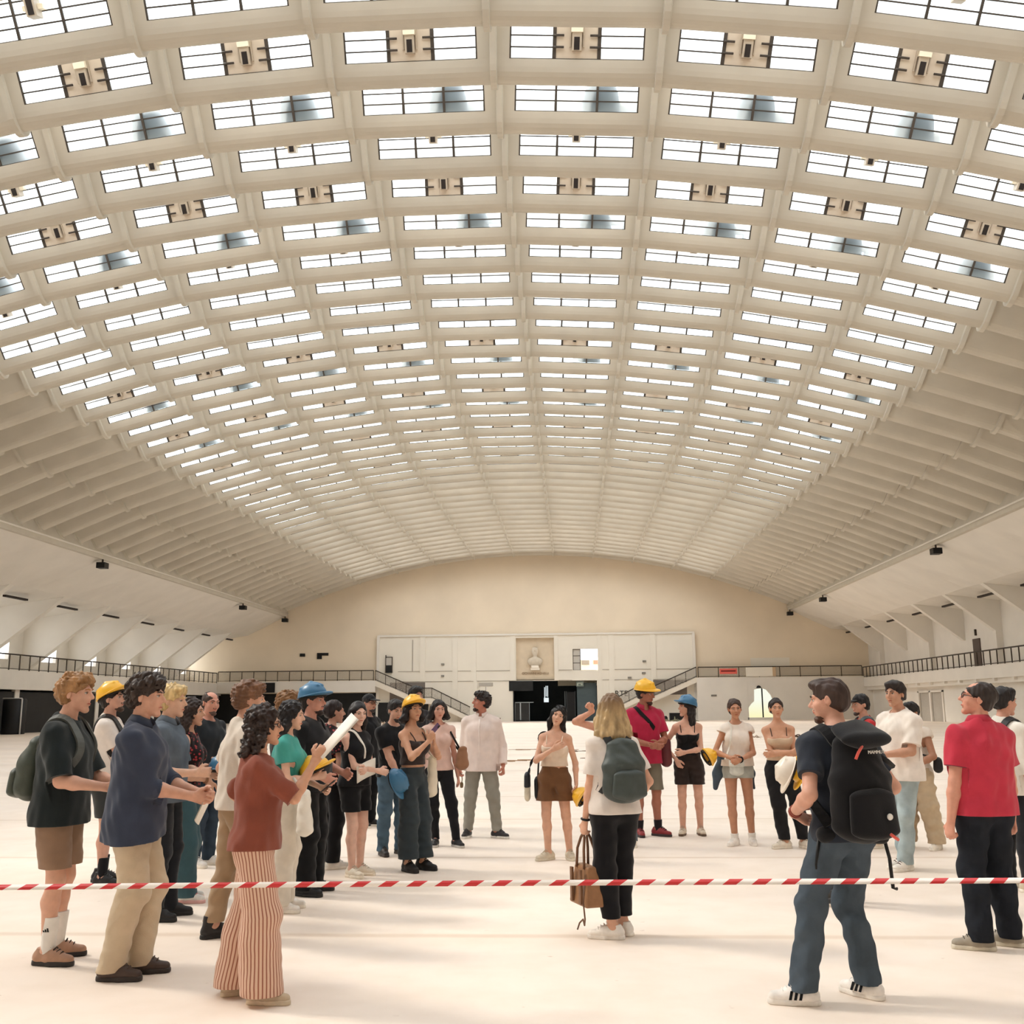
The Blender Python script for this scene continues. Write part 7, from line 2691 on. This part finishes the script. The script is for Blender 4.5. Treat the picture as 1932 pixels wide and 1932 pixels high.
# ------------------------------------------------------------------ barrier tape across the hall and small things on the floor
def tape():
    n = 400
    x0, x1, y = -1.2, 9.2, 4.75
    V, F = [], []
    for i in range(n + 1):
        t = i / n
        x = x0 + (x1 - x0) * t
        z = 0.825 + 0.010 * math.sin(t * 5.0) + (t - 0.5) * 0.11
        w = 0.019
        a = 1.15 - 0.25 * math.sin(t * 9 + 1.0) - (0.75 if t < 0.32 else 0) * (1 - t / 0.32)
        V.append((x, y + w * math.cos(a), z + w * math.sin(a) * 0.62))
        V.append((x, y - w * math.cos(a), z - w * math.sin(a) * 0.62))
    for i in range(n):
        F.append((2 * i, 2 * i + 2, 2 * i + 3, 2 * i + 1))
    me = np_mesh('barrier_tape', np.array(V), np.array(F), None, True)
    m = bpy.data.materials.new('red_white_tape')
    m.use_nodes = True
    nt = m.node_tree
    b = nt.nodes['Principled BSDF']
    tc = nt.nodes.new('ShaderNodeTexCoord')
    sx = nt.nodes.new('ShaderNodeSeparateXYZ')
    nt.links.new(tc.outputs['Object'], sx.inputs[0])

    def mth(op, a, bv, second=None):
        k = nt.nodes.new('ShaderNodeMath')
        k.operation = op
        nt.links.new(a, k.inputs[0])
        if second is not None:
            nt.links.new(second, k.inputs[1])
        else:
            k.inputs[1].default_value = bv
        return k.outputs[0]
    skew = mth('MULTIPLY', sx.outputs[2], -1.6)
    s_ = mth('ADD', sx.outputs[0], 0, skew)
    fr = mth('FRACT', mth('MULTIPLY', s_, 7.95), 0)
    st = mth('GREATER_THAN', fr, 0.52)
    mx = nt.nodes.new('ShaderNodeMix')
    mx.data_type = 'RGBA'
    nt.links.new(st, mx.inputs[0])
    mx.inputs[6].default_value = (*lin((246, 240, 234)), 1)
    mx.inputs[7].default_value = (*lin((206, 48, 52)), 1)
    nt.links.new(mx.outputs[2], b.inputs['Base Color'])
    b.inputs['Roughness'].default_value = 0.4
    me.materials.append(m)
    o = link_mesh('barrier_tape', me)
    md = o.modifiers.new('thick', 'SOLIDIFY')
    md.thickness = 0.001
    tag(o, 'red and white striped barrier tape stretched across the hall', 'barrier tape')
    for x, w in ((-1.25, 'left'), (9.25, 'right')):
        r = empty('barrier_post', (x, 4.75, 0), 0, 'thin grey post holding the %s end of the barrier tape' % w, 'post')
        MB().tube([(0, 0, 0.03), (0, 0, 1.0)], 0.02, 8).build('pole', M_GREY, r)
        MB().lathe([(0.16, 0.0), (0.15, 0.03), (0.02, 0.04)], 16).build('base', M_BLACK, r)


tape()


def debris(name, x, y, n, r, label, seed, rgb=(96, 78, 66)):
    rr = np.random.default_rng(seed)
    root = empty(name, (x, y, 0), 0, label, 'debris')
    mb = MB()
    for _ in range(n):
        a, d = rr.uniform(0, 6.28), r * math.sqrt(rr.uniform(0, 1))
        px, py, L = d * math.cos(a), d * math.sin(a) * 0.5, rr.uniform(0.05, 0.35) * r
        b = rr.uniform(0, 6.28)
        h0 = rr.uniform(0.02, 0.22) * r * (1 - d / r * 0.8)
        mb.tube([(px - L * math.cos(b), py - L * math.sin(b), 0.02), (px, py, h0 + 0.02), (px + L * math.cos(b), py + L * math.sin(b), 0.03)], rr.uniform(0.012, 0.05) * r * 0.5, 5)
    o = mb.build('rubble', mat('debris_%d' % rgb[0], rgb, 0.9, var=0.4, vscale=4), root)
    o['kind'] = 'stuff'
    return root


debris('rubble_heap', 15.6, 52.0, 26, 1.3, 'tangled heap of dark scrap on the floor right of the folded arms', 3)
debris('rubble_heap', 13.0, 52.0, 18, 0.9, 'smaller heap of scrap on the floor left of the folded arms', 5, (150, 130, 112))
debris('rubble_heap', 15.0, 108.0, 30, 2.4, 'low heap of greenish rubble before the far end wall', 8, (140, 138, 112))
debris('rubble_heap', -13.5, 100.0, 24, 3.2, 'low pale rubble on the floor before the left staircase', 9, (150, 140, 124))


def floor_mark(x, y, lx, ly, label, seed, rgb=(150, 118, 90), n=10):
    """broken screed lying as thin ragged flakes"""
    rr = np.random.default_rng(seed)
    mb = MB()
    for _ in range(n):
        cx, cy = x + rr.uniform(-lx, lx), y + rr.uniform(-ly, ly)
        k = rr.integers(6, 10)
        w, d = lx * rr.uniform(0.12, 0.4), ly * rr.uniform(0.1, 0.35)
        pts = [(cx + w * math.cos(a) * rr.uniform(0.5, 1.0), cy + d * math.sin(a) * rr.uniform(0.5, 1.0), 0.002) for a in np.linspace(0, 2 * math.pi, k, endpoint=False)]
        mb.poly_prism(pts, (0, 0, rr.uniform(0.006, 0.02)))
    o = mb.build('broken_screed', mat('screed_%d' % rgb[0], rgb, 0.95, var=0.3, vscale=3))
    tag(o, label, 'debris', kind='stuff')


floor_mark(3.0, 39.5, 1.3, 0.5, 'strip of broken brown screed on the floor behind the white shirt', 1)
floor_mark(2.8, 31.5, 1.2, 0.5, 'nearer strip of broken screed between white shirt and brown shorts', 2)
floor_mark(4.4, 38.0, 0.9, 0.5, 'dark screed flakes behind the woman in brown shorts', 4, (110, 86, 68))
floor_mark(5.2, 33.0, 0.7, 0.5, 'dark screed flakes just left of the blonde woman', 6, (128, 100, 80))
floor_mark(-4.6, 40.0, 1.2, 0.4, 'strip of broken screed at the far left of the floor', 7, (196, 168, 140))
for n_, (x, y, l, w) in enumerate(((4.17, 5.55, 0.09, 'left of centre below the blonde woman'), (5.05, 5.60, 0.10, 'before the man with the black backpack'), (5.30, 5.35, 0.06, 'nearest to the striped trainers'))):
    mb = MB()
    rr = np.random.default_rng(40 + n_)
    for _ in range(5):
        cx, cy = x + rr.uniform(-l, l), y + rr.uniform(-0.02, 0.02)
        mb.poly_prism([(cx + rr.uniform(0.01, 0.035) * math.cos(a), cy + rr.uniform(0.003, 0.008) * math.sin(a), 0.001) for a in np.linspace(0, 6.28, 6, endpoint=False)], (0, 0, 0.003))
    tag(mb.build('floor_chip', mat('floor_chip', (142, 118, 98), 0.9)), 'small brown chips on the floor %s' % w, 'debris', kind='stuff')
